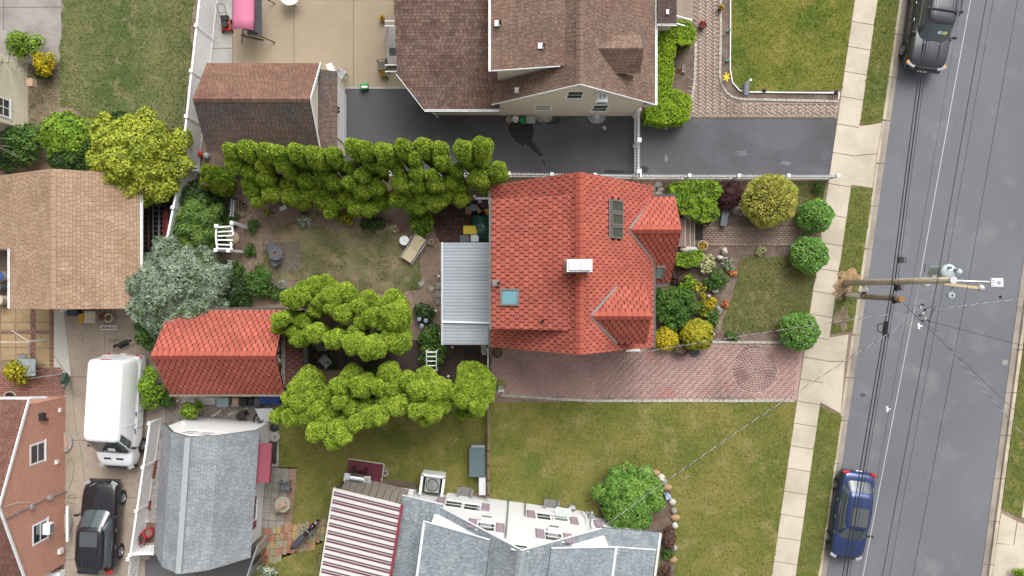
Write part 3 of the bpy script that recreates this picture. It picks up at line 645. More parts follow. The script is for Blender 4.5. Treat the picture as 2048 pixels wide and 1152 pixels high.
# ---------------------------------------------------------------- the red-roofed house
EDGES.update({'red_shingles': pc('#5f2620'), 'dark_brown_shingles': pc('#3a2622'), 'brown_shingles': pc('#5a4238'), 'brown_mottled_shingles': pc('#4e3833'), 'brown_sunny_shingles': pc('#5e4236'), 'brown_shaded_shingles': pc('#4a3b36'),
              'tan_shingles': pc('#8a6a52'), 'grey_shingles': pc('#737c83'), 'light_grey_shingles': pc('#7c8084'), 'brick_house_shingles': pc('#543a33'), 'charcoal_shingles': pc('#3d322f')})
REDSH = mat('red_shingles', pc('#c0695a'), rough=0.9, c2=pc('#ab5e50'), s2=0.35, lo=0.42, hi=0.66, var=0.12, s=9, island=0.13, bump=0.3, bs=90, c3=pc('#b57567'), s3=1.7, lo3=0.62, hi3=0.74, spec=0.2)
REDCAP = mat('red_ridge_tiles', pc('#b9604f'), rough=0.9, var=0.14, s=7, island=0.08, bump=0.3, bs=90)
UNDER = mat('roof_underlay', pc('#3a1c19'), rough=0.95, var=0.2)
CREAM = mat('cream_stucco', pc('#d8cfc0'), rough=0.9, var=0.07, s=5)
BRICKR = mat('chimney_brick', pc('#a15448'), rough=0.9, var=0.2, s=12)
FLASH = mat('grey_flashing', pc('#8b8580'), rough=0.6, var=0.15, s=6)
hr = thing('house', 'house with red scalloped roof shingles in the middle of the photo', 'house', (3.0, 1.1, 0))
RX, RZ, SL = 2.97, 7.0, 1.035
def mz(x): return RZ - abs(x - RX) * SL
Y0, Y1 = -2.92, 5.08
wb = MB(); extrude(wb, [(-0.72, 0), (-0.72, 2.9), (RX, 6.75), (6.66, 2.9), (6.66, 0)], -2.68, 4.84)
wb.build('wall', CREAM, hr)
wb = MB(); extrude(wb, [(-0.66, 2.0), (-0.66, 4.92), (2.55, 6.42), (2.55, 4.0)], -1.80, 4.04); wb.build('wall', CREAM, hr)                    # rear dormer
wb = MB(); extrude(wb, [(-2.30, 3.2), (-2.30, 5.15), (-1.25, 6.2), (-0.18, 5.15), (-0.18, 3.2)], 4.3, 5.95, 'x'); wb.build('wall', CREAM, hr)  # front dormer
wb = MB(); extrude(wb, [(0.62, 0), (0.62, 1.9), (2.77, 4.0), (4.22, 2.95), (4.22, 0)], 6.5, 7.72, 'x'); wb.build('wall', CREAM, hr)            # porch
XE, XW, ZE = 7.0, -1.05, mz(7.0)
dx0, dz0, dx1, dz1 = 2.56, mz(2.56) + 0.02, -0.95, 4.98
dorm = [(dx0, 4.14, dz0), (dx0, -1.88, dz0), (dx1, -1.88, dz1), (dx1, 4.14, dz1)]
skyl = [(P(1231, y, 5.1).y) for y in (412.5, 438.5, 464.5)]
holes = [[(X, y + s * 0.33, mz(X)) for X in (4.46, 5.14) for s in (-1, 1)] for y in skyl]
fdh = [(4.75, -2.5, 5.15), (4.75, 0.0, 5.15), (6.0, -2.5, mz(6.0)), (6.0, 0, mz(6.0))]
egh = [(6.6, 2.0, mz(6.6)), (6.6, 3.8, mz(6.6)), (7.05, 2.0, mz(7.05)), (7.05, 3.8, mz(7.05))]
ro = roof_planes(hr, [dorm, [(RX, Y0, RZ), (RX, Y1, RZ), (XE, Y1, ZE), (XE, Y0, ZE)],
                      [(RX, 4.10, RZ), (RX, Y1, RZ), (XW, Y1, mz(XW)), (XW, 4.10, mz(XW))], [(RX, Y0, RZ), (RX, -1.84, RZ), (XW, -1.84, mz(XW)), (XW, Y0, mz(XW))],
                      [(RX, -1.84, RZ), (RX, 4.10, RZ), (dx0 - .1, 4.10, mz(dx0 - .1)), (dx0 - .1, -1.84, mz(dx0 - .1))]],
                 UNDER, REDSH, 0.285, 0.235, 'scallop', rise=0.022, gap=0.018, holes=holes + [fdh, egh], parts=300, seed=1)
A = (5.57, 2.77, 4.31); B = (8.05, 2.77, 4.31)
roof_planes(hr, [[A, B, (8.05, 4.5, 3.0), (6.83, 4.5, 3.0)], [A, B, (8.05, 0.25, 1.8), (6.75, 0.25, 1.8)]], UNDER, REDSH, 0.285, 0.235, 'scallop', rise=0.022, gap=0.018, seed=4, name='porch_roof', thick=0.08)
C = (3.52, -1.25, 6.43); D = (6.22, -1.25, 6.43)
dr = roof_planes(hr, [[C, D, (6.22, 0.08, 5.1), (4.80, 0.08, 5.1)], [C, D, (6.22, -2.58, 5.1), (4.80, -2.58, 5.1)]], UNDER, REDSH, 0.285, 0.235, 'scallop', rise=0.022, gap=0.018, seed=6, name='dormer_roof', thick=0.08)
ridge_caps(ro, (RX, Y0, RZ + .03), (RX, Y1, RZ + .03), 0.8, REDCAP, w=0.19)
ridge_caps(dr, Vector(C) + Vector((.1, 0, .03)), Vector(D) + Vector((0, 0, .03)), 0.8, REDCAP, w=0.17)
ridge_caps(bpy.data.objects['porch_roof'], Vector(A) + Vector((.1, 0, .03)), Vector(B) + Vector((0, 0, .03)), 0.8, REDCAP, w=0.17)
for a, b in (((A[0], A[1] + .04, A[2] + .03), (6.98, 4.42, 3.0)), ((A[0], A[1] - .04, A[2] + .03), (7.02, 1.30, 2.88)), ((C[0], C[1] + .04, C[2] + .03), (4.84, 0.06, 5.17)), ((C[0], C[1] - .04, C[2] + .03), (4.84, -2.56, 5.17))):
    MB().beam(a, b, 0.11, 0.035).build('valley_flashing', FLASH, hr)
gutter(hr, (XE + .06, Y0, ZE), (XE + .06, 1.3, ZE), FLASH); gutter(hr, (XE + .06, 4.45, ZE), (XE + .06, Y1, ZE), FLASH); gutter(hr, (dx1 - .06, -1.9, dz1), (dx1 - .06, 4.15, dz1), FLASH)
gutter(hr, (7.0, 4.58, 2.98), (8.08, 4.58, 2.98), FLASH); gutter(hr, (6.9, 0.18, 1.8), (8.0, 0.18, 1.8), FLASH)
gutter(hr, (XW - .06, Y0, mz(XW)), (XW - .06, -1.9, mz(XW)), FLASH); gutter(hr, (XW - .06, 4.15, mz(XW)), (XW - .06, Y1, mz(XW)), FLASH)
def skylight(parent, plane, cx, cy, w, h, frame, glass, slant):
    """plane: z as a function of x; slant: angle of fall towards +x"""
    M = Matrix.Translation((cx, cy, plane(cx))) @ Matrix.Rotation(slant, 4, 'Y')
    mb = MB(M)
    for s in (-1, 1): mb.box((s * (h / 2 - .04), 0, .05), (.08, w, .14)); mb.box((0, s * (w / 2 - .04), .05), (h - .16, .08, .14))
    o = mb.build('skylight', frame, parent); MB(M).box((0, 0, .06), (h - .165, w - .165, .03)).build('pane', glass, o); MB(M).box((-h / 2 - .03, 0, .03), (.10, w + .05, .03)).build('flashing', FLASH, o)
for y in skyl: skylight(hr, mz, 4.8, y, 0.58, 0.93, mat('skylight_frame', pc('#77736b'), rough=0.5, var=0.1), glassm('skylight_glass', (0.035, 0.05, 0.04)), math.atan(SL))
skylight(hr, lambda x: dz1 + (x - dx1) * (dz0 - dz1) / (dx0 - dx1), P(1021, 594, 5.4).x, P(1021, 594, 5.4).y, 0.78, 0.92, FLASH, mat('skylight_dome', pc('#7fb0bd'), rough=0.25, var=0.08, s=3), -math.atan((dz0 - dz1) / (dx0 - dx1)))
Ms = roof_frame([(A), (B), (8.05, 0.25, 1.8)]); sp = Vector((7.42, 0.82, 1.8 + (0.82 - .25) * (2.51 / 2.52)))
Mk = Ms.copy(); Mk.translation = sp; mb = MB(Mk)
for s in (-1, 1): mb.box((s * .19, 0, .04), (.07, .8, .12)); mb.box((0, s * .365, .04), (.31, .07, .12))
o = mb.build('skylight', FLASH, hr); MB(Mk).box((0, 0, .05), (.30, .65, .02)).build('pane', glassm('pale_skylight_glass', (0.22, 0.30, 0.27)), o)
vent_pipe(hr, P(997, 566, 5.15), flash=FLASH); vent_pipe(hr, P(1085, 641, 5.85), flash=FLASH); vent_pipe(hr, P(1297, 633, 5.0), r=0.045, h=0.2, flash=FLASH)
ch = MB().box((2.86, 0.95, 6.9), (1.0, 0.46, 2.0)).build('chimney', BRICKR, hr, bevel=0.01)
MB().box((2.86, 0.95, 7.93), (1.08, 0.54, 0.07)).build('chimney_cap', WPAINT, ch); MB().box((2.63, 0.95, 8.02), (.44, .38, .10)).build('flue_lid', WHITE, ch, bevel=.01); MB().box((3.10, 0.95, 8.04), (.44, .38, .13)).build('flue_lid', WHITE, ch, bevel=.01)
MB().box((2.86, .95, 6.98), (1.14, .60, .12)).build('flashing', FLASH, ch)
# steps at the red house's door
st = thing('front_steps', 'brick front steps with pale nosing lines at the red house door', 'steps', P(1385, 470))
STB = mat('step_bricks', pc('#8d7870'), rough=0.85, var=0.2, s=10, island=0.1)
for i, (a, b, z) in enumerate(((1352, 1371, 0.42), (1371, 1381, 0.28), (1381, 1390, 0.14))):
    MB().prism(pts([(a, 437), (b, 437), (b, 494), (a, 494)], 0.2), 0.012, z).build('step', STB, st)
    MB().beam(P(b - .8, 439, z + .004), P(b - .8, 492, z + .004), 0.04, 0.012).build('nosing', mat('pale_mortar', pc('#c9bda9')), st)
one('door_mat', MB().prism(pts([(1385, 446), (1406, 446), (1405, 480), (1385, 480)]), 0.036, 0.05), mat('mat_rubber', pc('#413d3b'), rough=0.95, var=0.2, s=20), 'dark grey door mat on the brick walk before the steps', 'doormat')
# aluminium canopy over the back door
cp = thing('patio_canopy', 'flat pale grey metal canopy attached behind the red house', 'canopy', (-2.2, -.3, 0))
CANM = mat('canopy_metal', pc('#aab1b8'), rough=0.5, c2=pc('#9ba3ab'), s2=0.6, var=0.06, s=5, metal=0.0, stretch=(0.25, 6, 1), spec=0.4)
xs = [-3.46, -2.64, -1.83, -1.06]
for a, b in zip(xs[:-1], xs[1:]):
    mb = MB(); n = 64; vs = []
    for i in range(n + 1):
        y = -2.84 + 5.11 * i / n; d = 0.012 if i % 2 else 0.0
        for x in (a + .008, b - .008): vs.append((x, y, 2.42 + (x + 3.46) * 0.06 + d))
    mb.add(vs, [(2 * i, 2 * i + 1, 2 * i + 3, 2 * i + 2) for i in range(n)]); o = mb.build('panel', CANM, cp); so = o.modifiers.new('thick', 'SOLIDIFY'); so.thickness = 0.02
MB().beam((-3.5, -1.68, 2.51), (-1.06, -1.73, 2.66), 0.09, 0.06).build('conduit', WHITE, cp)
MB().beam((-3.5, -2.86, 2.38), (-3.5, 2.29, 2.38), 0.10, 0.12).build('gutter', ALU, cp)
for y in (-2.7, -1.0, 0.6, 2.15): MB().box((-3.4, y, 1.2), (.07, .07, 2.38)).build('post', WHITE, cp)
for x in (-2.64, -1.83): MB().beam((x, -2.82, 2.44 + (x + 3.46) * .06), (x, 2.25, 2.44 + (x + 3.46) * .06), .02, .03).build('seam', GREYM, cp)

# ---------------------------------------------------------------- red-roofed garage
gr = thing('garage', 'garage with matching red scalloped roof and half-timbered gable front', 'garage', (-14.2, -3.2, 0))
wb = MB(); extrude(wb, [(-5.05, 0), (-5.05, 2.55), (-3.2, 4.2), (-1.35, 2.55), (-1.35, 0)], -16.9, -11.55, 'x'); wb.build('wall', CREAM, gr)
MB().box((-11.3, -3.2, 1.05), (.7, 3.6, 2.1)).build('wall', CREAM, gr)
zg = lambda y: 4.4 - abs(y + 3.2) * 0.905
g1 = [(-17.1, -3.2, 4.4), (-11.18, -3.2, 4.4), (-11.35, -1.1, zg(-1.1)), (-17.1, -1.1, zg(-1.1))]; g2 = [(-17.1, -3.2, 4.4), (-11.18, -3.2, 4.4), (-11.35, -5.3, zg(-5.3)), (-17.1, -5.3, zg(-5.3))]
ro2 = roof_planes(gr, [g1, g2], UNDER, REDSH, 0.285, 0.235, 'scallop', rise=0.022, gap=0.018, seed=11, parts=300)
ridge_caps(ro2, (-17.1, -3.2, 4.43), (-11.2, -3.2, 4.43), 0.8, REDCAP, w=0.19)
DKSH = mat('dark_brown_shingles', pc('#6a4741'), rough=0.9, var=0.2, s=9, island=0.12)
roof_planes(gr, [[(-11.32, -1.5, 2.55), (-11.32, -4.9, 2.55), (-10.55, -4.9, 2.15), (-10.55, -1.5, 2.15)]], UNDER, DKSH, 0.285, 0.2, 'scallop', rise=0.02, gap=0.018, seed=14, name='pent_roof', thick=0.08)
TIMB = mat('dark_timber', pc('#4a2f2b'), rough=0.85, var=0.2)
for a, b in (((-3.2, 4.15), (-3.2, 2.6)), ((-2.3, 3.3), (-2.5, 2.6)), ((-4.1, 3.3), (-3.9, 2.6)), ((-1.5, 2.75), (-4.9, 2.75)), ((-3.2, 3.6), (-2.6, 3.6)), ((-3.2, 4.25), (-1.2, 2.5)), ((-3.2, 4.25), (-5.2, 2.5))):
    MB().beam((-11.51, a[0], a[1]), (-11.51, b[0], b[1]), 0.10, 0.06, up=(1, 0, 0)).build('timber', TIMB, gr)
gutter(gr, (-17.1, -5.36, zg(-5.3)), (-11.35, -5.36, zg(-5.3)), mat('tan_gutter', pc('#b9ab9a'))); gutter(gr, (-17.1, -1.04, zg(-1.1)), (-11.35, -1.04, zg(-1.1)), FLASH)
MB().box((-10.93, -3.2, 1.05), (.05, 2.6, 2.05)).build('garage_door', WPAINT, gr)
for i in range(1, 4): MB().box((-10.9, -3.2, 0.5 * i), (.03, 2.6, .03)).build('door_groove', GREYM, gr)
lampo = MB().lathe(P(557, 722, 2.75), [(0.02, 0.2), (.13, .1), (.15, 0), (.10, -.08)], 10).build('lamp', ALU, gr)

# ---------------------------------------------------------------- brown house at the top
SID = mat('beige_siding', pc('#e9dfcf', 1.3), rough=0.8, var=0.05, s=4, stretch=(1, 1, 6))
BRSH = mat('brown_shingles', pc('#8a7467'), rough=0.92, c2=pc('#7e685c'), s2=0.4, var=0.18, s=14, island=0.20, bump=0.3, bs=90, c3=pc('#8f6f60'), s3=1.0)
BRSH2 = mat('brown_mottled_shingles', pc('#836a5f'), rough=0.92, c2=pc('#725a51'), s2=0.5, var=0.2, s=12, island=0.27, bump=0.3, bs=90, c3=pc('#85706a'), s3=1.4)
BUND = mat('brown_underlay', pc('#4b362f'), rough=0.95, var=0.2)
hn = thing('house', 'beige house with brown shingle roof beside the dark asphalt driveway', 'house', (3.0, 12.0, 0))
NX, NZ, NS = 3.04, 6.3, 0.875
nzf = lambda x: NZ - abs(x - NX) * NS
wb = MB(); extrude(wb, [(-0.62, 0), (-0.62, 2.95), (NX, 6.1), (6.55, 2.95), (6.55, 0)], 9.2, 17.5); wb.build('wall', SID, hn)
wb = MB(); extrude(wb, [(-0.7, 2.5), (-0.7, 4.9), (2.4, 5.65), (2.4, 4)], 10.22, 17.4); wb.build('wall', SID, hn)
MB().prism([(-5.3, 17), (-5.3, 10.55), (-4.0, 9.25), (-0.62, 9.25), (-.62, 17)], 0, 2.6).build('wall', SID, hn)
wb = MB(); extrude(wb, [(10.18, 3.6), (10.18, 4.75), (10.95, 5.35), (11.72, 4.75), (11.72, 3.6)], 4.6, 5.85, 'x'); wb.build('wall', SID, hn)
ron = roof_planes(hn, [[(NX, 9.1, NZ), (NX, 17.6, NZ), (7.1, 17.6, nzf(7.1)), (7.1, 9.1, nzf(7.1))], [(NX, 9.1, NZ), (NX, 10.15, NZ), (-1.0, 10.15, nzf(-1.0)), (-1.0, 9.1, nzf(-1.0))],
                       [(NX, 10.12, NZ), (NX, 17.6, NZ), (2.3, 17.6, nzf(2.3)), (2.3, 10.12, nzf(2.3))],
                       [(2.4, 10.1, 5.76), (2.4, 17.6, 5.76), (-0.97, 17.6, 4.98), (-0.97, 10.1, 4.98)]], BUND, BRSH, 0.2, 0.13, seed=21)
sz = lambda y: 2.62 + (y - 8.92) * 0.33
roof_planes(hn, [[(-4.36, 8.92, sz(8.92)), (-0.62, 8.92, sz(8.92)), (-0.62, 17, sz(17)), (-5.6, 17, sz(17)), (-5.65, 10.5, sz(10.5))]], BUND, BRSH2, 0.22, 0.15, seed=25, name='rear_roof')
roof_planes(hn, [[(3.9, 10.95, 5.55), (6.02, 10.95, 5.55), (6.02, 11.85, 4.72), (4.85, 11.85, 4.72)], [(3.9, 10.95, 5.55), (6.02, 10.95, 5.55), (6.02, 10.05, 4.72), (4.85, 10.05, 4.72)]], BUND, BRSH, 0.24, 0.145, seed=27, name='dormer_roof', thick=0.08)
MB().face([(5.86, 10.2, 4.0), (5.86, 11.7, 4.0), (5.86, 11.7, 4.76), (5.86, 10.95, 5.4), (5.86, 10.2, 4.76)]).build('dormer_front', WPAINT, hn)
for a, b in (((7.12, 9.08, nzf(7.1) + .02), (NX, 9.08, NZ + .02)), ((-1.0, 9.08, nzf(-1) + .02), (NX, 9.08, NZ + .02)), ((-0.95, 10.08, 5.0), (2.2, 10.08, 5.70)), ((-4.40, 8.88, sz(8.92)), (-5.69, 10.5, sz(10.5)))):
    MB().beam(a, b, 0.03, 0.10).build('fascia', WHITE, hn)
gutter(hn, (7.17, 9.1, nzf(7.1)), (7.17, 17.6, nzf(7.1)), WHITE); gutter(hn, (-1.04, 10.1, 4.98), (-1.04, 17.6, 4.98), WHITE); gutter(hn, (-4.36, 8.85, sz(8.92)), (-.64, 8.85, sz(8.92)), WHITE)
MB().beam((7.1, 9.12, 2.7), (6.6, 9.16, 2.3), .08, .08).build('downpipe', WHITE, hn); MB().beam((-4.1, 8.9, 2.5), (-3.95, 9.12, 0.1), .08, .08).build('downpipe', WHITE, hn)
ridge_caps(ron, (NX, 9.1, NZ + .02), (NX, 17.5, NZ + .02), 0.8, mat('brown_ridge_tiles', pc('#8e7466'), rough=0.9, var=0.15), w=0.16, L=0.3)
wn_ = Vector((0, -1, 0)); wu = Vector((1, 0, 0))
for px, py, w, h in ((1150, 189.5, 0.86, 1.25), (1200, 216, 0.86, 1.25), (1086, 215, 0.9, 1.1)):
    window(hn, hit(px, py, (0, 9.2, 0), wn_), wu, wn_, w, h, panes=2, glass=GLASS if px != 1086 else mat('window_blind', pc('#c4c4c4')))
q = hit(1203, 187, (0, 9.2, 0), wn_); ac = MB().box(q + Vector((0, -.22, 0)), (.55, .45, .4)).build('air_conditioner', WHITE, hn, bevel=.02); MB().box(q + Vector((0, -.455, 0)), (.42, .02, .28)).build('grille', GREYM, ac)
for k in (-.08, .1): MB().box(q + Vector((k, -.2, .205)), (.06, .2, .01)).build('top_vent', GREYM, ac)
for px, py, h in ((1000, 47, 5.2), (1087, 92, 5.55), (1040, 181, 4.9)): vent_pipe(hn, P(px, py, h), h=0.3, flash=WHITE if h > 5 else FLASH, s=.26)
rp = thing('house_porch', 'small dark shingled porch roof with white railing by the top hedge', 'porch', P(1335, 20))
roof_planes(rp, [[(7.2, 13.1, 2.95), (8.15, 13.1, 2.85), (8.15, 16.5, 2.85), (7.2, 16.5, 2.95)]], BUND, mat('charcoal_shingles', pc('#5c4d48'), rough=0.9, var=0.15, s=9, island=0.15), 0.24, 0.145, seed=31)
MB().box((7.65, 14.9, 1.4), (.9, 3.2, 2.7)).build('wall', SID, rp)
MB().box(P(1335, 24, 2.98), (.14, .22, .08)).build('roof_vent', WHITE, rp); gutter(rp, (7.2, 13.04, 2.9), (8.15, 13.04, 2.84), WHITE)
for i, x in enumerate((8.4, 8.7, 9.0)): MB().box((x + .15, 15.0, .45 - .15 * i), (.3, 2.2, .9 - .3 * i)).build('step', TANB, rp)
for y in (13.55, 13.95):
    MB().beam((8.2, y, 1.75), (9.3, y, 1.05), .06, .07).build('handrail', WHITE, rp)
    for i in range(9): MB().box((8.25 + i * .125, y, (1.75 - i * .08) / 2 + .1), (.035, .035, 1.6 - i * .08)).build('baluster', WHITE, rp)
    MB().box((9.3, y, .55), (.11, .11, 1.1)).build('newel_post', WHITE, rp)

# ---------------------------------------------------------------- brown garage at the top left
gb = thing('garage', 'brown shingled garage with a white front beside the concrete patio', 'garage', (-12.3, 9.0, 0))
bz = lambda y: 4.2 - abs(y - 9.0) * 0.715
wb = MB(); extrude(wb, [(7.0, 0), (7.0, 2.65), (9.0, 4.05), (11.0, 2.65), (11.0, 0)], -15.0, -9.66, 'x'); wb.build('wall', SID, gb)
MB().box((-9.3, 9.0, 1.1), (.75, 3.9, 2.2)).build('wall', SID, gb)
GBN = mat('brown_sunny_shingles', pc('#856656'), rough=0.92, c2=pc('#7b5b4f'), s2=0.5, var=0.17, s=10, island=0.14, bump=0.3, bs=90, c3=pc('#90705e'), s3=1.2)  # north slope: the sunlit tone of this roof is painted into the colour
GBS = mat('brown_shaded_shingles', pc('#756259'), rough=0.92, c2=pc('#625955'), s2=0.35, lo=.4, hi=.55, var=0.17, s=10, island=0.16, bump=0.3, bs=90)  # same roof, south slope and pent roof: darker copy with shade painted in
rb = roof_planes(gb, [[(-15.2, 9.0, 4.2), (-9.62, 9.0, 4.2), (-9.5, 11.2, bz(11.2)), (-15.2, 11.2, bz(11.2))]], BUND, GBN, 0.2, 0.13, seed=41)
roof_planes(gb, [[(-15.2, 9.0, 4.2), (-9.62, 9.0, 4.2), (-9.55, 6.8, bz(6.8)), (-15.2, 6.8, bz(6.8))]], BUND, GBS, 0.2, 0.13, seed=42)
roof_planes(gb, [[(-9.62, 6.95, 2.66), (-9.62, 10.9, 2.66), (-8.78, 10.9, 2.28), (-8.78, 6.95, 2.28)]], BUND, GBS, 0.26, 0.145, seed=43, name='pent_roof', thick=.08)
ridge_caps(rb, (-15.2, 9.0, 4.22), (-9.65, 9.0, 4.22), 0.7, GBN, w=0.15, L=.3)
for s in (-1, 1): MB().beam((-9.52, 9.0 + s * 2.2, bz(11.2)), (-9.58, 9.0, 4.2), .04, .15).build('fascia', WHITE, gb)
gd = MB().box((-8.9, 9.0, 1.05), (.06, 2.7, 2.1)).build('garage_door', WHITE, gb)
for i in range(1, 4): MB().box((-8.86, 9.0, .52 * i), (.03, 2.68, .03)).build('door_groove', GREYM, gd)
MB().sphere(P(676, 216, 2.0), .09, 8, 5).build('floodlight', DARKM, gb); MB().sphere(P(677, 223, 2.0), .08, 8, 5).build('floodlight', DARKM, gb)
# ---------------------------------------------------------------- tan-roofed building on the left
TANSH = mat('tan_shingles', pc('#b3957c'), rough=0.92, c2=pc('#a68a70'), s2=0.5, var=0.13, s=10, island=0.11, bump=0.3, bs=90, c3=pc('#bda188'), s3=1.5)
ht = thing('outbuilding', 'low tan shingled building at left below the yellow-green tree', 'building', (-21.9, 2.3, 0))
tz = lambda x: 4.2 - abs(x + 21.9) * 0.515
wb = MB(); extrude(wb, [(-24.8, 0), (-24.8, 2.6), (-21.9, 4.05), (-19.75, 2.9), (-19.75, 0)], -0.8, 5.45); wb.build('wall', SID, ht)
MB().box((-26.6, 3.7, 0.95), (3.5, 3.4, 1.9)).build('wall', SID, ht)
rt = roof_planes(ht, [[(-21.9, -1.02, 4.2), (-21.9, 5.68, 4.2), (-18.6, 5.68, tz(-18.6)), (-18.6, -1.02, tz(-18.6))], [(-21.9, -1.02, 4.2), (-21.9, 1.95, 4.2), (-25.05, 1.95, tz(-25.05)), (-25.05, -1.02, tz(-25.05))],
                      [(-21.9, 1.95, 4.2), (-21.9, 5.68, 4.2), (-28.2, 5.68, tz(-28.2)), (-28.2, 1.95, tz(-28.2))]], mat('tan_underlay', pc('#6b4f3c')), TANSH, 0.23, 0.16, seed=51, rise=.016)
ridge_caps(rt, (-21.9, -1.0, 4.22), (-21.9, 5.6, 4.22), 0.5, mat('tan_ridge_tiles', pc('#b3967e'), rough=.9, var=.12), w=.16, L=.3)
gutter(ht, (-18.54, -1.0, tz(-18.6)), (-18.54, 5.68, tz(-18.6)), WHITE); gutter(ht, (-25.12, -1.0, tz(-25.05)), (-25.12, 1.95, tz(-25.05)), WHITE)
# cream house at the very left
hc = thing('house', 'corner of a cream sided house at the left edge behind bare twigs', 'house', (-28, 10.4, 0))
CRS = mat('cream_siding', pc('#efe6cf', 1.3), rough=0.8, var=0.05, s=5)
mb = MB(); mb.prism([(-25.92, 8.4), (-25.92, 11.9), (-33, 13.2), (-33, 8.4)], 0, 3.4); mb.build('wall', CRS, hc)
for i in range(28): MB().box((-25.9, 10.15, .06 + i * .12), (.03, 3.44, .108), ry=0.10).build('siding_board', CRS, hc)
window(hc, hit(6, 214, (-25.86, 0, 0), (1, 0, 0)), (0, 1, 0), (1, 0, 0), 1.0, 1.0, panes=4)
MB().slab([(-25.5, 8.1, 3.4), (-25.5, 12.3, 3.4), (-33, 13.6, 5.2), (-33, 8.1, 5.2)], .1).build('roof', BRSH, hc)
o = MB().box(P(63, 166, 0.9), (.32, .4, .35)).build('wall_vent_box', mat('tan_plastic', pc('#c9a78e')), hc)
# ---------------------------------------------------------------- brick house at the bottom left
BRK = bpy.data.materials.new('red_brick'); BRK.use_nodes = True
N = BRK.node_tree.nodes; L = BRK.node_tree.links; b = N['Principled BSDF']; b.inputs['Roughness'].default_value = .9
g = N.new('ShaderNodeNewGeometry'); sx = N.new('ShaderNodeSeparateXYZ'); cb = N.new('ShaderNodeCombineXYZ'); ad = N.new('ShaderNodeMath'); ad.operation = 'ADD'; L.new(g.outputs['Position'], sx.inputs[0]); L.new(sx.outputs['X'], ad.inputs[0]); L.new(sx.outputs['Y'], ad.inputs[1]); L.new(ad.outputs[0], cb.inputs['X']); L.new(sx.outputs['Z'], cb.inputs['Y'])
bt = N.new('ShaderNodeTexBrick'); bt.inputs['Scale'].default_value = 1.0; bt.inputs['Brick Width'].default_value = .225; bt.inputs['Row Height'].default_value = .075; bt.inputs['Mortar Size'].default_value = .011
bt.inputs['Color1'].default_value = (*pc('#c4735a', 1.15), 1); bt.inputs['Color2'].default_value = (*pc('#ad5f4b', 1.15), 1); bt.inputs['Mortar'].default_value = (*pc('#d8c6b2', 1.15), 1); L.new(cb.outputs[0], bt.inputs['Vector']); L.new(bt.outputs['Color'], b.inputs['Base Color'])
hb = thing('house', 'red brick house with white trimmed gable at the bottom left', 'house', (-26, -10, 0))
wb = MB(); extrude(wb, [(-14.7, 0), (-14.7, 2.95), (-10.2, 4.85), (-5.8, 2.95), (-5.8, 0)], -34, -23.9, 'x'); wb.build('wall', BRK, hb)
hz = lambda y: 5.0 - abs(y + 10.2) * .435
HBS = mat('brick_house_shingles', pc('#7e5a50'), rough=.92, var=.15, s=9, island=.2)
rh = roof_planes(hb, [[(-34, -10.2, 5.0), (-23.85, -10.2, 5.0), (-23.85, -5.5, hz(-5.5)), (-34, -5.5, hz(-5.5))], [(-34, -10.2, 5.0), (-23.85, -10.2, 5.0), (-23.85, -15, hz(-15)), (-34, -15, hz(-15))]], BUND, HBS, .26, .15, seed=61)
for s in (-4.7, 4.8): MB().beam((-23.83, -10.2 + (-s if s > 0 else -s), hz(-10.2 - s) + .01), (-23.83, -10.2, 5.01), .05, .14).build('fascia', WHITE, hb)
gutter(hb, (-34, -5.44, hz(-5.5)), (-23.85, -5.44, hz(-5.5)), WHITE); MB().beam((-23.85, -5.44, 2.85), (-23.6, -5.55, 2.0), .09, .09).build('downpipe', WHITE, hb)
ep = (-23.9, 0, 0); en = Vector((1, 0, 0)); eu = Vector((0, 1, 0))
for px, py, pn in ((75, 906, 2), (80, 1064, 2)):
    window(hb, hit(px, py, ep, en), eu, en, 1.05, 1.15, panes=pn, glass=GLASS)
q = hit(87, 1058, ep, en); o = MB().box(q + Vector((.18, 0, -.1)), (.36, .55, .38)).build('air_conditioner', WHITE, hb, bevel=.02); MB().box(q + Vector((.365, 0, -.1)), (.02, .44, .28)).build('grille', GREYM, o)
q = hit(80, 833, ep, en); MB().box(q + Vector((.12, 0, 0)), (.2, .35, .3)).build('floodlight', BLACKP, hb, bevel=.02); MB().sphere(q + Vector((.15, -.2, -.3)), .09).build('motion_sensor', BLACKP, hb)
for px, py, s in ((118, 820, (.1, .2, .12)), (112, 924, (.1, .2, .2)), (119, 1102, (.14, .26, .3))): MB().box(hit(px, py, ep, en) + Vector((s[0] / 2, 0, 0)), s).build('vent_cover', WPAINT, hb)
cd = [hit(130, 982, ep, en), hit(98, 995, ep, en), hit(62, 1012, ep, en), hit(30, 1027, ep, en), hit(2, 1042, ep, en)]
MB().tube([p + Vector((.06, 0, 0)) for p in cd], .035, 6).build('conduit', GREYM, hb)
for px, py in ((98, 995), (62, 1013)): MB().box(hit(px, py, ep, en) + Vector((.08, 0, 0)), (.16, .24, .26)).build('meter_box', ALU, hb)
MB().tube([hit(58, 1004, ep, en) + Vector((.05, 0, 0)), hit(30, 1006, ep, en) + Vector((.05, 0, 0)), hit(2, 1015, ep, en) + Vector((.05, 0, 0))], .012, 5).build('cable', WPAINT, hb)
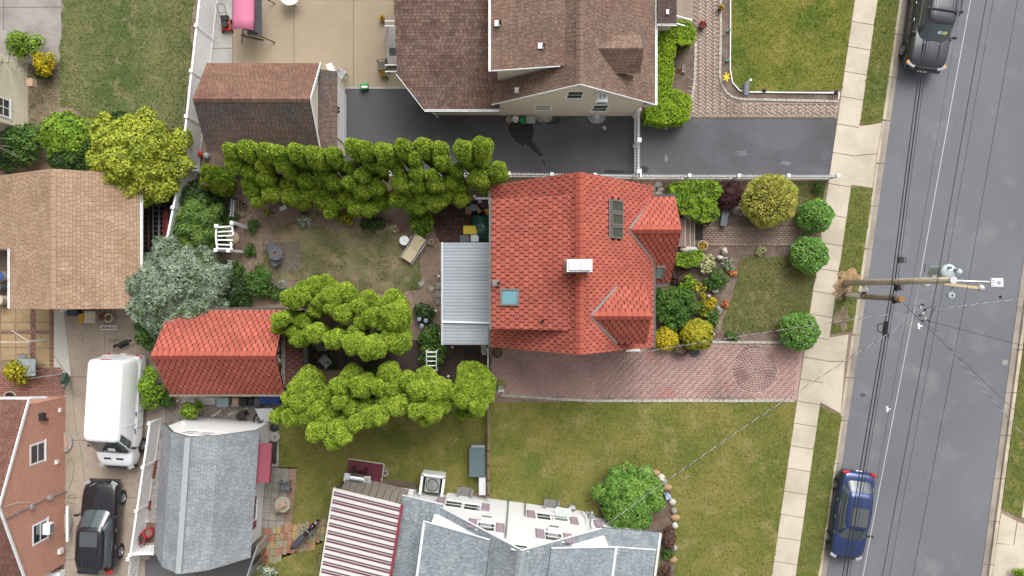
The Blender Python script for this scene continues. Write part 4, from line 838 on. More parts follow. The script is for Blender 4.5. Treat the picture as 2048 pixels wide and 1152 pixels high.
for px, py in ((133, 884), (137, 1045)):
    ww = thing('window_well', 'curved metal window well against the brick house' + (' beside the van' if py < 900 else ' beside the black SUV'), 'window well', P(px - 3, py))
    for k, (ro_, m) in enumerate(((.52, GCONC), (.44, DARKM))):
        vs = []; n = 12; c = P(130, py)
        for z in (0.02, .16 - .02 * k):
            for i in range(n + 1):
                a = -math.pi / 2 + math.pi * i / n; vs.append((c.x + .02 + ro_ * .85 * math.cos(a), c.y + ro_ * math.sin(a), z))
            vs.append((c.x + .02, c.y, z))
        n2 = n + 2; MB().add(vs, [tuple(range(n2 - 1, -1, -1)), tuple(range(n2, 2 * n2))] + [(i, (i + 1) % n2, n2 + (i + 1) % n2, n2 + i) for i in range(n2)]).build('rim' if k == 0 else 'well_floor', m, ww)
        if k == 0: pass
    MB().box(P(132, py, .19), (.16, .7, .05)).build('well_cover', mat('tan_plastic', pc('#c9a78e')), ww)
one('gutter_downspout', MB().beam(P(135, 1012, .5), P(135, 1083, .5), .12, .1), WHITE, 'white length of guttering lying against the brick wall', 'gutter')
o = MB().box(P(110, 1148, .3), (.8, .3, .5)).build('basement_hatch', WHITE, hb)
# ---------------------------------------------------------------- white house with grey roof at the bottom
GRSH = mat('grey_shingles', pc('#9aa3a9'), rough=.9, c2=pc('#8d979d'), s2=.5, var=.13, s=12, island=.16, bump=.3, bs=90, c3=pc('#a9b0b4'), s3=1.3)
GUND = mat('grey_underlay', pc('#5b6064'), rough=.95)
WSID = mat('white_siding', pc('#ededed', 1.2), rough=.6, var=.04, s=4, stretch=(1, 1, 7))
MAUVE = mat('mauve_shutter', pc('#a68f9b'), rough=.7, var=.1)
SA = R(-7.65); SO = Vector((-5.19, -10.72, 0)); SM = Matrix.Translation(SO) @ Matrix.Rotation(SA, 4, 'Z')
su = (SM.to_3x3() @ Vector((1, 0, 0))); sn = (SM.to_3x3() @ Vector((0, 1, 0)))
hs_ = thing('house', 'white sided house with grey shingle roof at the bottom of the photo', 'house', SM @ Vector((5.6, -4, 0)))
wb = MB(SM); extrude(wb, [(1.75, 0), (1.75, 2.9), (5.65, 7.1), (9.6, 2.85), (9.6, 0)], -9.5, 0.0); wb.build('wall', WSID, hs_)
MB(SM).box((.85, -4.8, 1.15), (1.85, 9.3, 2.3)).build('wall', WSID, hs_); MB(SM).box((10.95, -4.9, 1.15), (2.7, 9.3, 2.3)).build('wall', WSID, hs_)
wb = MB(SM); extrude(wb, [(1.4, 2.5), (1.4, 4.55), (4.4, 5.75), (4.4, 3.5)], -9.3, -.25); wb.build('wall', WSID, hs_)
wb = MB(SM); extrude(wb, [(9.9, 2.5), (9.9, 4.55), (6.9, 5.75), (6.9, 3.5)], -9.3, -.25); wb.build('wall', WSID, hs_)
sz_ = lambda u: 7.3 - abs(u - 5.65) * 1.086
rs = roof_planes(hs_, [[(5.65, .12, 7.3), (5.65, -9.6, 7.3), (1.6, -9.6, sz_(1.6)), (1.6, .12, sz_(1.6))], [(5.65, .12, 7.3), (5.65, -9.6, 7.3), (9.7, -9.6, sz_(9.7)), (9.7, .12, sz_(9.7))],
                       [(4.25, -.12, 5.86), (4.25, -9.6, 5.86), (1.15, -9.6, 4.62), (1.15, -.12, 4.62)], [(7.05, -.12, 5.86), (7.05, -9.6, 5.86), (10.15, -9.6, 4.62), (10.15, -.12, 4.62)],
                       [(1.75, .28, 3.02), (1.75, -9.6, 3.02), (-.32, -9.6, 2.4), (-.32, .28, 2.4)], [(9.55, -.72, 3.02), (9.55, -9.6, 3.02), (12.6, -9.6, 2.5), (12.6, -.72, 2.5)], [(9.55, .14, 2.86), (9.55, -.74, 2.86), (12.7, -.74, 2.36), (12.7, .14, 2.36)]],
                 GUND, GRSH, .2, .135, M=SM, seed=71)
ridge_caps(rs, SM @ Vector((5.65, .1, 7.32)), SM @ Vector((5.65, -9.5, 7.32)), .9, mat('grey_ridge_tiles', pc('#a3abb0'), rough=.9, var=.1), w=.15, L=.3)
for a, b in (((1.62, .14, sz_(1.6)), (5.65, .14, 7.3)), ((9.68, .14, sz_(9.7)), (5.65, .14, 7.3)), ((1.1, -.1, 4.62), (4.25, -.1, 5.88)), ((10.2, -.1, 4.62), (7.05, -.1, 5.88)), ((-.35, .3, 2.38), (1.75, .3, 3.0)), ((9.55, -.70, 3.0), (12.6, -.70, 2.48))):
    MB(SM).beam(a, b, .03, .09).build('fascia', WHITE, hs_)
for a, b in (((1.09, -.1, 4.62), (1.09, -9.6, 4.62)), ((10.21, -.1, 4.62), (10.21, -9.6, 4.62)), ((12.75, .1, 2.4), (12.75, -9.6, 2.4))): gutter(hs_, SM @ Vector(a), SM @ Vector(b), WHITE)
def swall(px, py): return hit(px, py, SO, sn)
for px, py, w, h, pn in ((907, 1009, .98, 1.05, 2), (944, 1015, .98, 1.05, 2), (1090, 1034, .98, 1.05, 2), (1119, 1036, .98, 1.05, 2), (972, 1054, .95, 1.15, 2), (1107, 1074, .95, 1.15, 2), (1040, 1096, .78, .75, 2)):
    window(hs_, swall(px, py), su, sn, w, h, panes=pn)
for px, py, h in ((882, 1002, 1.15), (971, 1015, 1.15), (1062, 1029, 1.15), (1148, 1042, 1.15), (1197, 1049, 1.15), (945, 1047, 1.2), (1000, 1056, 1.2), (1080, 1068, 1.2), (1136, 1077, 1.2)):
    M = Matrix((su, Vector((0, 0, 1)), sn)).transposed().to_4x4(); M.translation = swall(px, py); o = MB(M).box((0, 0, .02), (.42, h, .04)).build('shutter', MAUVE, hs_)
    for k in range(2): MB(M).box((0, (k - .5) * h * .48, .045), (.3, h * .4, .015)).build('louvre_panel', mat('mauve_louvre', pc('#b3a0a9')), o)
for px, py in ((972, 1046), (1107, 1066)):
    M = Matrix((su, Vector((0, 0, 1)), sn)).transposed().to_4x4(); M.translation = swall(px, py); o = MB(M).box((0, -.12, .13), (.55, .32, .26)).build('air_conditioner', WHITE, hs_, bevel=.02); MB(M).box((0, -.12, .265), (.45, .22, .02)).build('grille', GREYM, o)
M = Matrix((su, Vector((0, 0, 1)), sn)).transposed().to_4x4(); M.translation = swall(1122, 1030); o = MB(M).box((.1, .1, .12), (.8, .62, .04), rx=-.7).build('open_sash', WHITE, hs_); MB(M).box((.1, .13, .15), (.66, .5, .02), rx=-.7).build('pane', mat('pale_pane', pc('#c9d2cf'), rough=.1, var=.05), o)
for a, b in ((swall(1017, 1002), swall(1011, 1078)), (swall(1050, 1006), swall(1050, 1034))): MB().beam(a + sn * .05, b + sn * .05, .07, .07).build('downpipe', GREYM, hs_)
q = swall(1182, 1034); MB().box(q + sn * .1 + Vector((0, 0, .1)), (.3, .2, .4), rz=SA).build('electric_meter', GREYM, hs_); MB().sphere(q + sn * .25 + Vector((0, 0, .1)), .1, 8, 6).build('meter_dial', ALU, hs_)
MB().tube([q + sn * .08, swall(1180, 1052) + sn * .08, swall(1183, 1066) + sn * .2], .025, 5).build('service_conduit', GREYM, hs_)
for k, (a, b) in enumerate((((1168, 1022), (1176, 1040)), ((1160, 1024), (1172, 1050)))): MB().tube([swall(*a) + sn * .04, swall((a[0] + b[0]) / 2 + 4, (a[1] + b[1]) / 2) + sn * .04, swall(*b) + sn * .04], .012, 5).build('cable', DARKM, hs_)
# striped awning
aw = thing('striped_awning', 'white metal patio awning with maroon stripes beside the grey roof', 'awning', P(730, 1060))
c0, c1 = P(669, 976, 2.5), P(803, 1009, 2.75); dv = (P(641, 1152, 2.5) - c0).normalized(); Ld = 7.4; AWW = mat('awning_white', pc('#ddd9d5', 1.3), rough=.5, var=.04, s=4); MAR = mat('maroon_paint', pc('#6f4a56'), rough=.55, var=.12, s=6)
np_n = 19; av = c1 - c0; st_ = Ld / np_n
for i in range(np_n):
    a = c0 + dv * (i * st_); b = a + dv * (st_ * .43)
    MB().slab([a, a + av, b + av, b], .03).build('white_pan', AWW, aw)
    for f0, f1, zz in ((.435, .64, -.004), (.725, .995, -.004)):
        p0 = a + dv * (st_ * f0) + Vector((0, 0, zz)); p1 = a + dv * (st_ * f1) + Vector((0, 0, zz)); MB().slab([p0, p0 + av, p1 + av, p1], .03).build('maroon_pan', MAR, aw)
    p0 = a + dv * (st_ * .65) + Vector((0, 0, .01)); p1 = a + dv * (st_ * .715) + Vector((0, 0, .01)); MB().slab([p0, p0 + av, p1 + av, p1], .03).build('white_rib', AWW, aw)
MB().beam(c1 + Vector((.03, 0, .03)), c1 + dv * Ld + Vector((.03, 0, .03)), .12, .1).build('wall_channel', mat('maroon_bright', pc('#96394a'), rough=.5, var=.1), aw)
MB().beam(c0 + Vector((-.03, 0, -.1)), c0 + dv * Ld + Vector((-.03, 0, -.1)), .08, .16).build('front_gutter', AWW, aw)
for i in range(3):
    a = c0 + dv * (.1 + 3.2 * i) + Vector((.08, 0, -.1)); MB().beam(a, Vector((a.x, a.y, .03)), .09, .09).build('post', MAR, aw)
MB().beam(c0 + dv * 1.6 + Vector((.02, 0, -1.6)), c0 + dv * 7.2 + Vector((.02, 0, -1.6)), .06, .9).build('side_panel', MAR, aw)
a0 = P(672, 973, .1); a1 = P(806, 1003, .1)
ws = thing('slatted_screen', 'row of grey and maroon slats under the awning edge', 'screen', P(740, 985))
for i in range(9):
    p = P(690, 972, 1.7).lerp(P(800, 1000, 2.0), i / 8.0); MB().box((p.x, p.y, p.z - .55), (.33, .05, 1.1), rz=-.22, rx=.55).build('grey_slat', mat('weathered_slat', pc('#8d857a'), rough=.9, var=.15), ws)
    MB().box((p.x + .21, p.y - .04, p.z - .55), (.06, .05, 1.12), rz=-.22, rx=.55).build('maroon_slat', MAR, ws)
MB().beam(P(690, 972, .04), P(800, 1000, .04), .12, .07).build('bottom_rail', MAR, ws)
# ---------------------------------------------------------------- gambrel-roofed outbuilding
GA = R(-4.0); GM = Matrix.Translation((-15.04, -6.92, 0)) @ Matrix.Rotation(GA, 4, 'Z'); gu = GM.to_3x3() @ Vector((1, 0, 0)); gn = GM.to_3x3() @ Vector((0, 1, 0))
hg = thing('outbuilding', 'white outbuilding with light grey barn-shaped roof beside the white fence', 'building', GM @ Vector((0, -3.2, 0)))
wb = MB(GM); extrude(wb, [(-2.15, 0), (-2.15, 2.6), (-1.05, 4.2), (0, 4.9), (1.05, 4.2), (2.05, 2.6), (2.05, 0)], -6.2, -.12); wb.build('wall', WSID, hg)
GRS2 = mat('light_grey_shingles', pc('#a2a6a9'), rough=.9, c2=pc('#92979b'), s2=.5, var=.1, s=12, island=.13, bump=.3, bs=90)
rg = roof_planes(hg, [[(0, 0, 5.0), (0, -6.4, 5.0), (1.12, -6.4, 4.3), (1.12, 0, 4.3)], [(0, 0, 5.0), (0, -6.4, 5.0), (-1.12, -6.4, 4.3), (-1.12, 0, 4.3)], [(1.12, 0, 4.3), (1.12, -6.4, 4.3), (2.42, -6.4, 2.5), (2.42, 0, 2.5)], [(-1.12, 0, 4.3), (-1.12, -6.4, 4.3), (-2.42, -6.4, 2.5), (-2.42, 0, 2.5)]],
                 GUND, GRS2, .22, .14, M=GM, seed=81)
MB(GM).box((0, -3.2, 5.04), (.26, 6.3, .06)).build('ridge_vent', mat('pale_ridge', pc('#adb1b3'), rough=.9, var=.06), rg)
for px, py in ((380, 865), (413, 868)):
    window(hg, hit(px, py, GM @ Vector((0, -.11, 0)), gn), gu, gn, .75, .9, panes=2, glass=mat('pale_blind', pc('#b7b9bc'), rough=.4, var=.05))
q = hit(367, 848, GM @ Vector((0, -.11, 0)), gn); MB().sphere(q, .13, 8, 5).build('wall_lamp', WHITE, hg)
MB(GM).slab([(2.06, -.75, 2.35), (2.06, -2.75, 2.35), (2.95, -2.75, 1.95), (2.95, -.75, 1.95)], .04).build('door_awning', mat('maroon_awning', pc('#a05462'), rough=.55, var=.1, s=4), hg)
MB(GM).box((2.94, -1.75, 1.93), (.05, 2.02, .1)).build('awning_edge', mat('maroon_dark', pc('#6d3140')), hg)
ge = GM @ Vector((2.05, 0, 0))
window(hg, hit(504, 1028, ge, gu), -gn, gu, .95, 1.2, panes=2)
for py_ in (1006, 1054): M = Matrix((-gn, Vector((0, 0, 1)), gu)).transposed().to_4x4(); M.translation = hit(503, py_, ge, gu); MB(M).box((0, 0, .02), (.38, 1.2, .04)).build('shutter', mat('maroon_shutter', pc('#99596b')), hg)
gl = MB(GM).box((2.3, -6.9, 1.0), (.06, 1.9, 1.9), rz=-.25).build('glazed_door', ALU, hg)
for k in (-.48, .0, .48): MB(GM).box((2.35 - k * .2, -6.9 + k, 1.0), (.05, .4, 1.6), rz=-.25).build('pane', GLASS, gl)
TXT = mat('dark_brown_paint', pc('#4e3f37'))
def lettering(s, p, size, m, parent, rot, depth=.004, name='house_number'):
    c = bpy.data.curves.new('txt', 'FONT'); c.body = s; c.size = size; c.extrude = depth; c.align_x = 'CENTER'; c.align_y = 'CENTER'
    t = bpy.data.objects.new('txt', c); col.objects.link(t); t.matrix_basis = rot; dg = bpy.context.evaluated_depsgraph_get(); me = bpy.data.meshes.new_from_object(t.evaluated_get(dg)); bpy.data.objects.remove(t); bpy.data.curves.remove(c)
    Mr = rot.to_4x4(); Mr.translation = Vector(p); me.materials.clear(); I = W[parent.name].inverted() @ Mr; me.transform(I); return finish(name, me, m, parent)
for px, py in ((519, 874), (510, 972)):
    q = hit(px, py, ge, gu) + gu * .012; M = Matrix((-gn, Vector((0, 0, 1)), gu)).transposed().to_4x4()
    lettering('115', q, .34, TXT, hg, M)
# ================================================================ VEGETATION
SHADECORE = mat('shade_core_brown', pc('#4f4a2c'), rough=.95, var=.4, s=9)  # solid dark fill inside crowns: shade between the leaves put into its colour
ARB = leafm('arborvitae_foliage', pc('#9caf3f', 1.02), pc('#7f9833', 1.02), spread=0.5, s2=1.4)
ARBG = leafm('arborvitae_green', pc('#7f8f2c', 1.05), pc('#5f7a22', 1.05), spread=0.35, s2=1.2)
def arb_tree(px, py, knobs, label, group, m=ARB, dens=620, size=0.115):
    """columnar conifer with many domed leaders; knobs: (px, py, r_px, top height)"""
    b = P(px, py); t = thing('arborvitae_tree', label, 'tree', b, group=group)
    MB().tube([b, b + Vector((0, 0, 1.5)), b + Vector((.05, .03, 3.0))], .13, 8, .05).build('trunk', BARK, t, smooth=True)
    cl = []; core = MB()
    for kx_, ky_, r, h in knobs:
        tp = P(kx_, ky_, h); rr = r * .92 * (CAM_H - h) / FPX
        g = Vector((tp.x, tp.y, 0)).lerp(b, .45); g.z = max(0.05, h * .12)
        tip = tp + (tp - g).normalized() * rr * .25
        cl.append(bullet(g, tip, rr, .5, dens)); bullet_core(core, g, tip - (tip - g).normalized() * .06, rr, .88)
    tag(core.build('shade_core', SHADECORE, t), kind='stuff')
    return crown('crown', cl, size, m, t, aspect=.55, tilt=(30, 85))
def group_trees(trunks, knobs, names, group, hfun, m=ARB):
    asg = [[] for _ in trunks]
    for (x, y, r) in knobs:
        h = hfun(x, y, r); q = P(x, y, h); gx, gy = q.x * FPX / CAM_H + 1024, 576 - q.y * FPX / CAM_H
        i = min(range(len(trunks)), key=lambda k: (trunks[k][0] - gx) ** 2 + (trunks[k][1] - gy) ** 2); asg[i].append((x, y, r, h))
    for t, k, n in zip(trunks, asg, names):
        if k: arb_tree(t[0], t[1], k, n, group, m)
KA = [(453, 295, 14), (487, 293, 20), (523, 297, 18), (553, 300, 14), (588, 298, 18), (622, 305, 20), (663, 305, 17), (702, 288, 18), (728, 293, 17), (762, 298, 20), (803, 288, 17), (737, 320, 14), (762, 330, 10), (697, 333, 13), (720, 347, 14), (523, 328, 15),
      (493, 340, 16), (460, 322, 17), (560, 326, 15), (493, 363, 17), (527, 353, 17), (577, 342, 14), (570, 367, 16), (607, 357, 15), (640, 347, 15), (663, 362, 15), (693, 363, 13), (963, 287, 22), (923, 293, 20), (963, 310, 16), (933, 312, 15), (998, 340, 21), (957, 353, 23), (913, 337, 14), (880, 317, 14), (843, 287, 18), (877, 293, 17), (827, 312, 14),
      (793, 337, 12), (832, 343, 15), (797, 363, 20), (860, 347, 12), (833, 365, 17), (867, 365, 18), (900, 362, 17), (920, 372, 17), (500, 377, 22), (510, 403, 14), (540, 385, 20), (575, 392, 20), (613, 382, 24), (640, 397, 24), (600, 405, 18), (663, 410, 17), (720, 379, 19), (750, 372, 17), (690, 395, 20), (760, 402, 22), (707, 415, 22), (735, 420, 18), (807, 385, 19), (820, 409, 20), (790, 398, 18), (867, 405, 22), (893, 389, 20), (845, 393, 18), (840, 418, 16), (655, 428, 13), (925, 398, 18), (975, 370, 18)]
TA = [(475, 372), (545, 374), (620, 376), (690, 376), (760, 376), (835, 374), (900, 372), (965, 368)]
NA = ['leftmost lumpy golden-green conifer of the row along the brown garage', 'second golden-green conifer from the left in the upper row', 'third golden-green conifer from the left in the upper row', 'fourth golden-green conifer from the left in the upper row',
      'fifth golden-green conifer from the left in the upper row', 'sixth golden-green conifer from the left in the upper row', 'golden-green conifer second from the right in the upper row', 'rightmost golden-green conifer of the upper row touching the red roof']
group_trees(TA, KA, NA, 'golden-green conifers along the upper fence', lambda x, y, r: max(1.9, min(5.4, 5.3 - (y - 292) * .027 + .45 * math.sin(x * .9))))
KB = [(578, 596, 22), (600, 584, 22), (620, 572, 22), (643, 569, 22), (641, 603, 24), (660, 590, 24), (689, 586, 22), (626, 622, 17), (729, 599, 22), (683, 630, 20), (597, 643, 14), (553, 641, 15), (553, 658, 15), (582, 666, 14), (592, 681, 18), (610, 676, 13), (624, 668, 19), (658, 681, 19), (720, 643, 18), (739, 635, 20), (706, 664, 13), (702, 691, 22), (731, 702, 24), (784, 605, 30), (790, 632, 32), (769, 635, 18), (767, 653, 14), (790, 683, 33), (674, 664, 10), (752, 702, 19), (740, 612, 18), (660, 617, 15), (712, 612, 16)]
TB = [(610, 610), (645, 650), (690, 605), (735, 660), (780, 640)]
NB = ['golden-green conifer at the upper left of the middle clump', 'golden-green conifer overhanging the red garage roof', 'golden-green conifer at the top centre of the middle clump', 'golden-green conifer at the lower centre of the middle clump', 'big round golden-green conifer at the right of the middle clump']
group_trees(TB, KB, NB, 'golden-green conifers in the middle clump', lambda x, y, r: 3.0 + .05 * r + .75 * math.sin(x * .35 + y * .21) + (0.6 if y > 640 else 0))
KC = [(607, 762, 28), (595, 807, 22), (547, 837, 13), (575, 838, 19), (605, 838, 18), (620, 787, 25), (622, 825, 16), (575, 800, 18), (590, 780, 20), (650, 797, 18), (675, 774, 19), (700, 757, 27), (692, 794, 15), (715, 774, 25), (675, 807, 14), (697, 820, 15), (722, 820, 17), (640, 852, 22), (625, 872, 18), (672, 865, 22), (662, 887, 20), (684, 878, 18), (710, 852, 15), (735, 842, 18), (758, 838, 18), (775, 744, 22), (752, 775, 19), (782, 774, 28), (770, 805, 24), (790, 817, 20), (807, 764, 20), (832, 785, 21), (850, 764, 28), (870, 787, 28), (829, 827, 15), (865, 828, 24), (848, 843, 14), (875, 808, 25), (893, 782, 18), (890, 812, 16), (835, 805, 18), (640, 815, 16), (655, 830, 15)]
TC = [(640, 768), (665, 795), (705, 765), (715, 795), (785, 768), (850, 768)]
NC = ['dark-footed golden-green conifer at the left end of the lower row by the red garage', 'golden-green conifer leaning lowest over the grass in the lower row', 'golden-green conifer just below the grey plastic chair', 'golden-green conifer with slim leaders at the lower middle of the row', 'tall smooth golden-green conifer in the middle of the lower row', 'broad golden-green conifer above the white gravel patch']
group_trees(TC, KC, NC, 'golden-green conifers in the lower row', lambda x, y, r: max(2.6, 4.6 + (y - 800) * .012 + .65 * math.sin(x * .31 + y * .17)))
arb_tree(944, 758, [(945, 766, 40, 3.6), (962, 790, 30, 4.2), (920, 800, 22, 4.4), (957, 818, 19, 4.5), (930, 782, 24, 4.2), (972, 765, 22, 3.6), (925, 830, 18, 1.6), (945, 832, 14, 1.8)], 'round golden-green conifer at the right end of the lower row by the brick driveway', 'golden-green conifers in the lower row')
arb_tree(452, 385, [(427, 350, 26, 2.6), (410, 338, 14, 2.6), (445, 366, 20, 2.2), (408, 360, 14, 2.2)], 'low olive-green bushy conifer left of the upper conifer row', 'golden-green conifers along the upper fence', ARBG)

def bush(name, label, px, py, r, h, m, lobes=1, dens=500, size=.11, aspect=.7, tilt=(5, 60), seed=1, ry=None, group=None, cat='shrub', stem=True, bumps=.12, flat=False, z0=None, spread=.62, jit=.35, trunk_h=None, ragged=False):
    """broad-leaved shrub or tree: lumpy ellipsoid lobes of leaves on a stem; r, ry in photo pixels at mid height"""
    ry = ry or r; k = (CAM_H - h * .6) / FPX; c = P(px, py, h * .55); rx_, ry_ = r * k, ry * k
    b = Vector((c.x, c.y, 0)); t = thing(name, label, cat, b, group=group)
    if stem:
        th = trunk_h or h * .5
        mb = MB().tube([b, b + Vector((0, 0, th))], max(.025, min(.16, rx_ * .09)), 7, .02)
        for i in range(5):
            a = i * 1.257 + seed; mb.tube([b + Vector((0, 0, th * .5)), b + Vector((math.cos(a) * rx_ * .55, math.sin(a) * ry_ * .55, min(h * .8, th + .15)))], max(.015, rx_ * .035), 5, .01)
        mb.build('stem' if h < 3 else 'trunk', BARK, t)
    cl = []; core = MB(); rd_ = random.Random(seed)
    if lobes == 1:
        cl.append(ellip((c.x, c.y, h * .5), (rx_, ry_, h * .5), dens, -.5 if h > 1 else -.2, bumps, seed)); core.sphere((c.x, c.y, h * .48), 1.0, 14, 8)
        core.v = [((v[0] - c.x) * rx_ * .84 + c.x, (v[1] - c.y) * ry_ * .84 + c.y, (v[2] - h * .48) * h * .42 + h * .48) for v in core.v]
    else:
        for i in range(lobes):
            a = 2.399 * i + seed; f = math.sqrt((i + .3) / lobes); lx, ly = c.x + math.cos(a) * rx_ * spread * f, c.y + math.sin(a) * ry_ * spread * f
            lr = (rx_ + ry_) / 2 * (rd_.uniform(.30, .46) * (1.25 if lobes < 6 else 1) if not ragged else rd_.uniform(.16, .30)); lx += ragged * rd_.uniform(-.14, .14) * rx_; ly += ragged * rd_.uniform(-.14, .14) * ry_; lz = h * (.62 - .30 * f * f) + rd_.uniform(-.06, .06) * h; lz = lz if z0 is None else max(lz, z0)
            vr = min(lr * .85, h * .42, max(.1, h - lz))
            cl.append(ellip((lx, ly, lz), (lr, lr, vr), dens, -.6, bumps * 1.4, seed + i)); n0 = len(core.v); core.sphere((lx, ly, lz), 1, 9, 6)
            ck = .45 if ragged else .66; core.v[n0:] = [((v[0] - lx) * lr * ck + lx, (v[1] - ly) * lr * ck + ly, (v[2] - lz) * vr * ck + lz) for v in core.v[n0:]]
    core.v = [(v[0], v[1], max(v[2], .01)) for v in core.v]; tag(core.build('shade_core', SHADECORE, t), kind='stuff')
    crown('crown' if h >= 2.5 else 'foliage', cl, size, m, t, aspect, tilt, None, jit)
    return t
LG = leafm('leaf_fresh_green', pc('#8aa83a', 1.05), pc('#6d9030', 1.05)); LM = leafm('leaf_mid_green', pc('#5f7f3a', 1.05), pc('#486b31', 1.05)); LD = leafm('leaf_dark_green', pc('#4b6436', 1.05), pc('#3b5230', 1.05))
LHEDGE = leafm('hedge_lime', pc('#9fbb2e', 1.15), pc('#86a82a', 1.15), spread=.3); LYG = leafm('leaf_yellow_green', pc('#b0b445', 1.0), pc('#97a53d', 1.0), spread=.4, s2=.8, c3=pc('#7a8a33', 1.05), s3=.9); LGLOBE = leafm('globe_green', pc('#7faa56', .95), pc('#6b9747', .95), spread=.3)
LGOLD = leafm('gold_cypress', pc('#c4bf62', 1.0), pc('#aeb056', 1.0), spread=.3, c3=pc('#7f9040', 1.05), s3=1.6); LYEL = leafm('leaf_yellow', pc('#cdb628', 1.15), pc('#b5a62c', 1.15), spread=.3, c3=pc('#7c8a30', 1.05), s3=1.2); LYELO = leafm('leaf_olive_yellow', pc('#aaa332', 1.05), pc('#8d9130', 1.05), spread=.4)
LPUR = leafm('leaf_purple', pc('#58323c', 1.05), pc('#45282f', 1.05), spread=.35); LBLUE = leafm('leaf_blue_green', pc('#9aa893', 1.05), pc('#7f9078', 1.05), spread=.3, c3=pc('#67784f', 1.05), s3=1.3); LCRM = leafm('leaf_cream', pc('#cfc99c', 1.05), pc('#a9b07c', 1.05), spread=.3); LRHO = leafm('leaf_rhododendron', pc('#7da04a', 1.05), pc('#66903f', 1.05), spread=.35)
LOR = leafm('petal_orange', pc('#dd9a55', 1.05), pc('#d98248', 1.05)); LBRN = leafm('leaf_brown', pc('#6b5147', 1.05), pc('#57463c', 1.05)); LPINE = leafm('pine_green', pc('#7f9a4a', 1.05), pc('#5a7a42', 1.05), spread=.35); LWHT = leafm('leaf_variegated', pc('#b9bfae', 1.05), pc('#93a384', 1.05))
# top left yard
bush('maple_tree', 'yellow-green leafy tree overhanging the tan roof at upper left', 258, 312, 94, 5.4, LYG, lobes=60, dens=330, size=.135, seed=3, ry=84, cat='tree', trunk_h=3.2, spread=.98, ragged=True, tilt=(0, 60))
bush('maple_tree', 'ragged yellow-green shoot reaching above the tree by the tan roof', 196, 252, 34, 4.6, LYG, lobes=9, dens=230, size=.16, seed=8, ry=40, cat='tree', ragged=True, spread=.9)
bush('shrub', 'large rounded dark green shrub left of the yellow-green tree', 120, 268, 56, 2.6, LG, lobes=10, dens=420, size=.11, seed=4, ry=54)
bush('shrub', 'dark olive shrub tucked under the yellow-green tree', 240, 240, 40, 1.6, LD, lobes=6, dens=330, size=.12, seed=5, ry=18)
bush('shrub', 'shadowy evergreen between the tan roof and the rounded shrub', 130, 318, 60, 2.0, LD, lobes=8, dens=300, size=.12, seed=6, ry=22)
bush('shrub', 'tangled grey-green shrub at the left edge above the tan roof', 36, 285, 44, 2.4, LM, lobes=9, dens=190, size=.14, seed=7, ry=48)
bush('shrub', 'feathery green shrub at the left edge beside the concrete path', 40, 88, 44, 2.2, LG, lobes=8, dens=330, size=.14, aspect=.3, seed=9, ry=30)
bush('shrub', 'yellow-leaved shrub beside the cream house', 84, 124, 24, 1.5, LYEL, lobes=5, dens=420, size=.1, seed=10)
bush('shrub', 'low dark shrub below the yellow-leaved shrub', 84, 145, 22, .9, LD, lobes=5, dens=350, size=.1, seed=11, ry=14)
# left back corner
bush('blue_spruce', 'silvery blue-grey conifer overhanging both the tan and red garage roofs', 342, 580, 98, 4.8, LBLUE, lobes=60, dens=420, size=.19, aspect=.32, seed=12, ry=84, cat='tree', trunk_h=3.0, spread=.94, tilt=(10, 65), ragged=True)
bush('pine_shrub', 'feathery light green conifer beside the white arbor', 392, 440, 44, 3.0, LPINE, lobes=26, dens=420, size=.22, aspect=.2, seed=13, ry=54, tilt=(5, 60), ragged=True, spread=.95)
bush('shrub', 'dark green shrub mass between upper conifers and white fence', 385, 395, 46, 2.0, LD, lobes=9, dens=260, size=.16, aspect=.35, seed=14, ry=34)
bush('shrub', 'bright green shrub left of the white arbor', 385, 492, 44, 1.9, LG, lobes=8, dens=300, size=.12, seed=15, ry=30)
bush('shrub', 'leafy green shrub right of the silvery conifer', 515, 562, 34, 1.9, LM, lobes=8, dens=300, size=.12, seed=16, ry=36)
bush('shrub', 'dark green shrub under the silvery conifer', 455, 575, 40, 1.2, LD, lobes=8, dens=250, size=.12, seed=17, ry=42)
bush('shrub', 'tall green shrub between the van and the red garage', 288, 665, 26, 3.0, LM, lobes=7, dens=300, size=.12, seed=18, ry=44)
bush('shrub', 'bright leafy shrub hanging over the right side of the van', 296, 775, 20, 2.6, LG, lobes=8, dens=340, size=.12, seed=19, ry=54)
bush('shrub', 'green shrub growing over the lattice below the red garage', 378, 822, 26, 1.9, LG, lobes=6, dens=260, size=.13, seed=20, ry=20)
bush('shrub', 'low weeds beside the lattice at the garage corner', 330, 800, 22, 1.0, LM, lobes=6, dens=200, size=.13, seed=21, ry=20)
bush('shrub', 'potted yellow-green citrus bush on the left patio', 32, 742, 28, 1.4, LYELO, lobes=7, dens=260, size=.13, seed=22, ry=26)
# more shrubs at the far left edge
for i, (x, y, r, ry, h, m, lab) in enumerate(((150, 300, 50, 34, 2.2, LM, 'mid green shrub between the rounded shrub and the tan roof edge'), (330, 285, 36, 26, 1.0, LM, 'weedy shrub by the fence right of the yellow-green tree'), (20, 322, 34, 22, 1.6, LD, 'dark shrub in the corner above the tan roof'), (345, 378, 24, 30, 1.8, LM, 'leafy shrub over the white fence below the yellow-green tree'))):
    bush('shrub', lab, x, y, r, h, m, lobes=14, dens=300, size=.12, seed=240 + i, ry=ry, ragged=True, spread=.95)
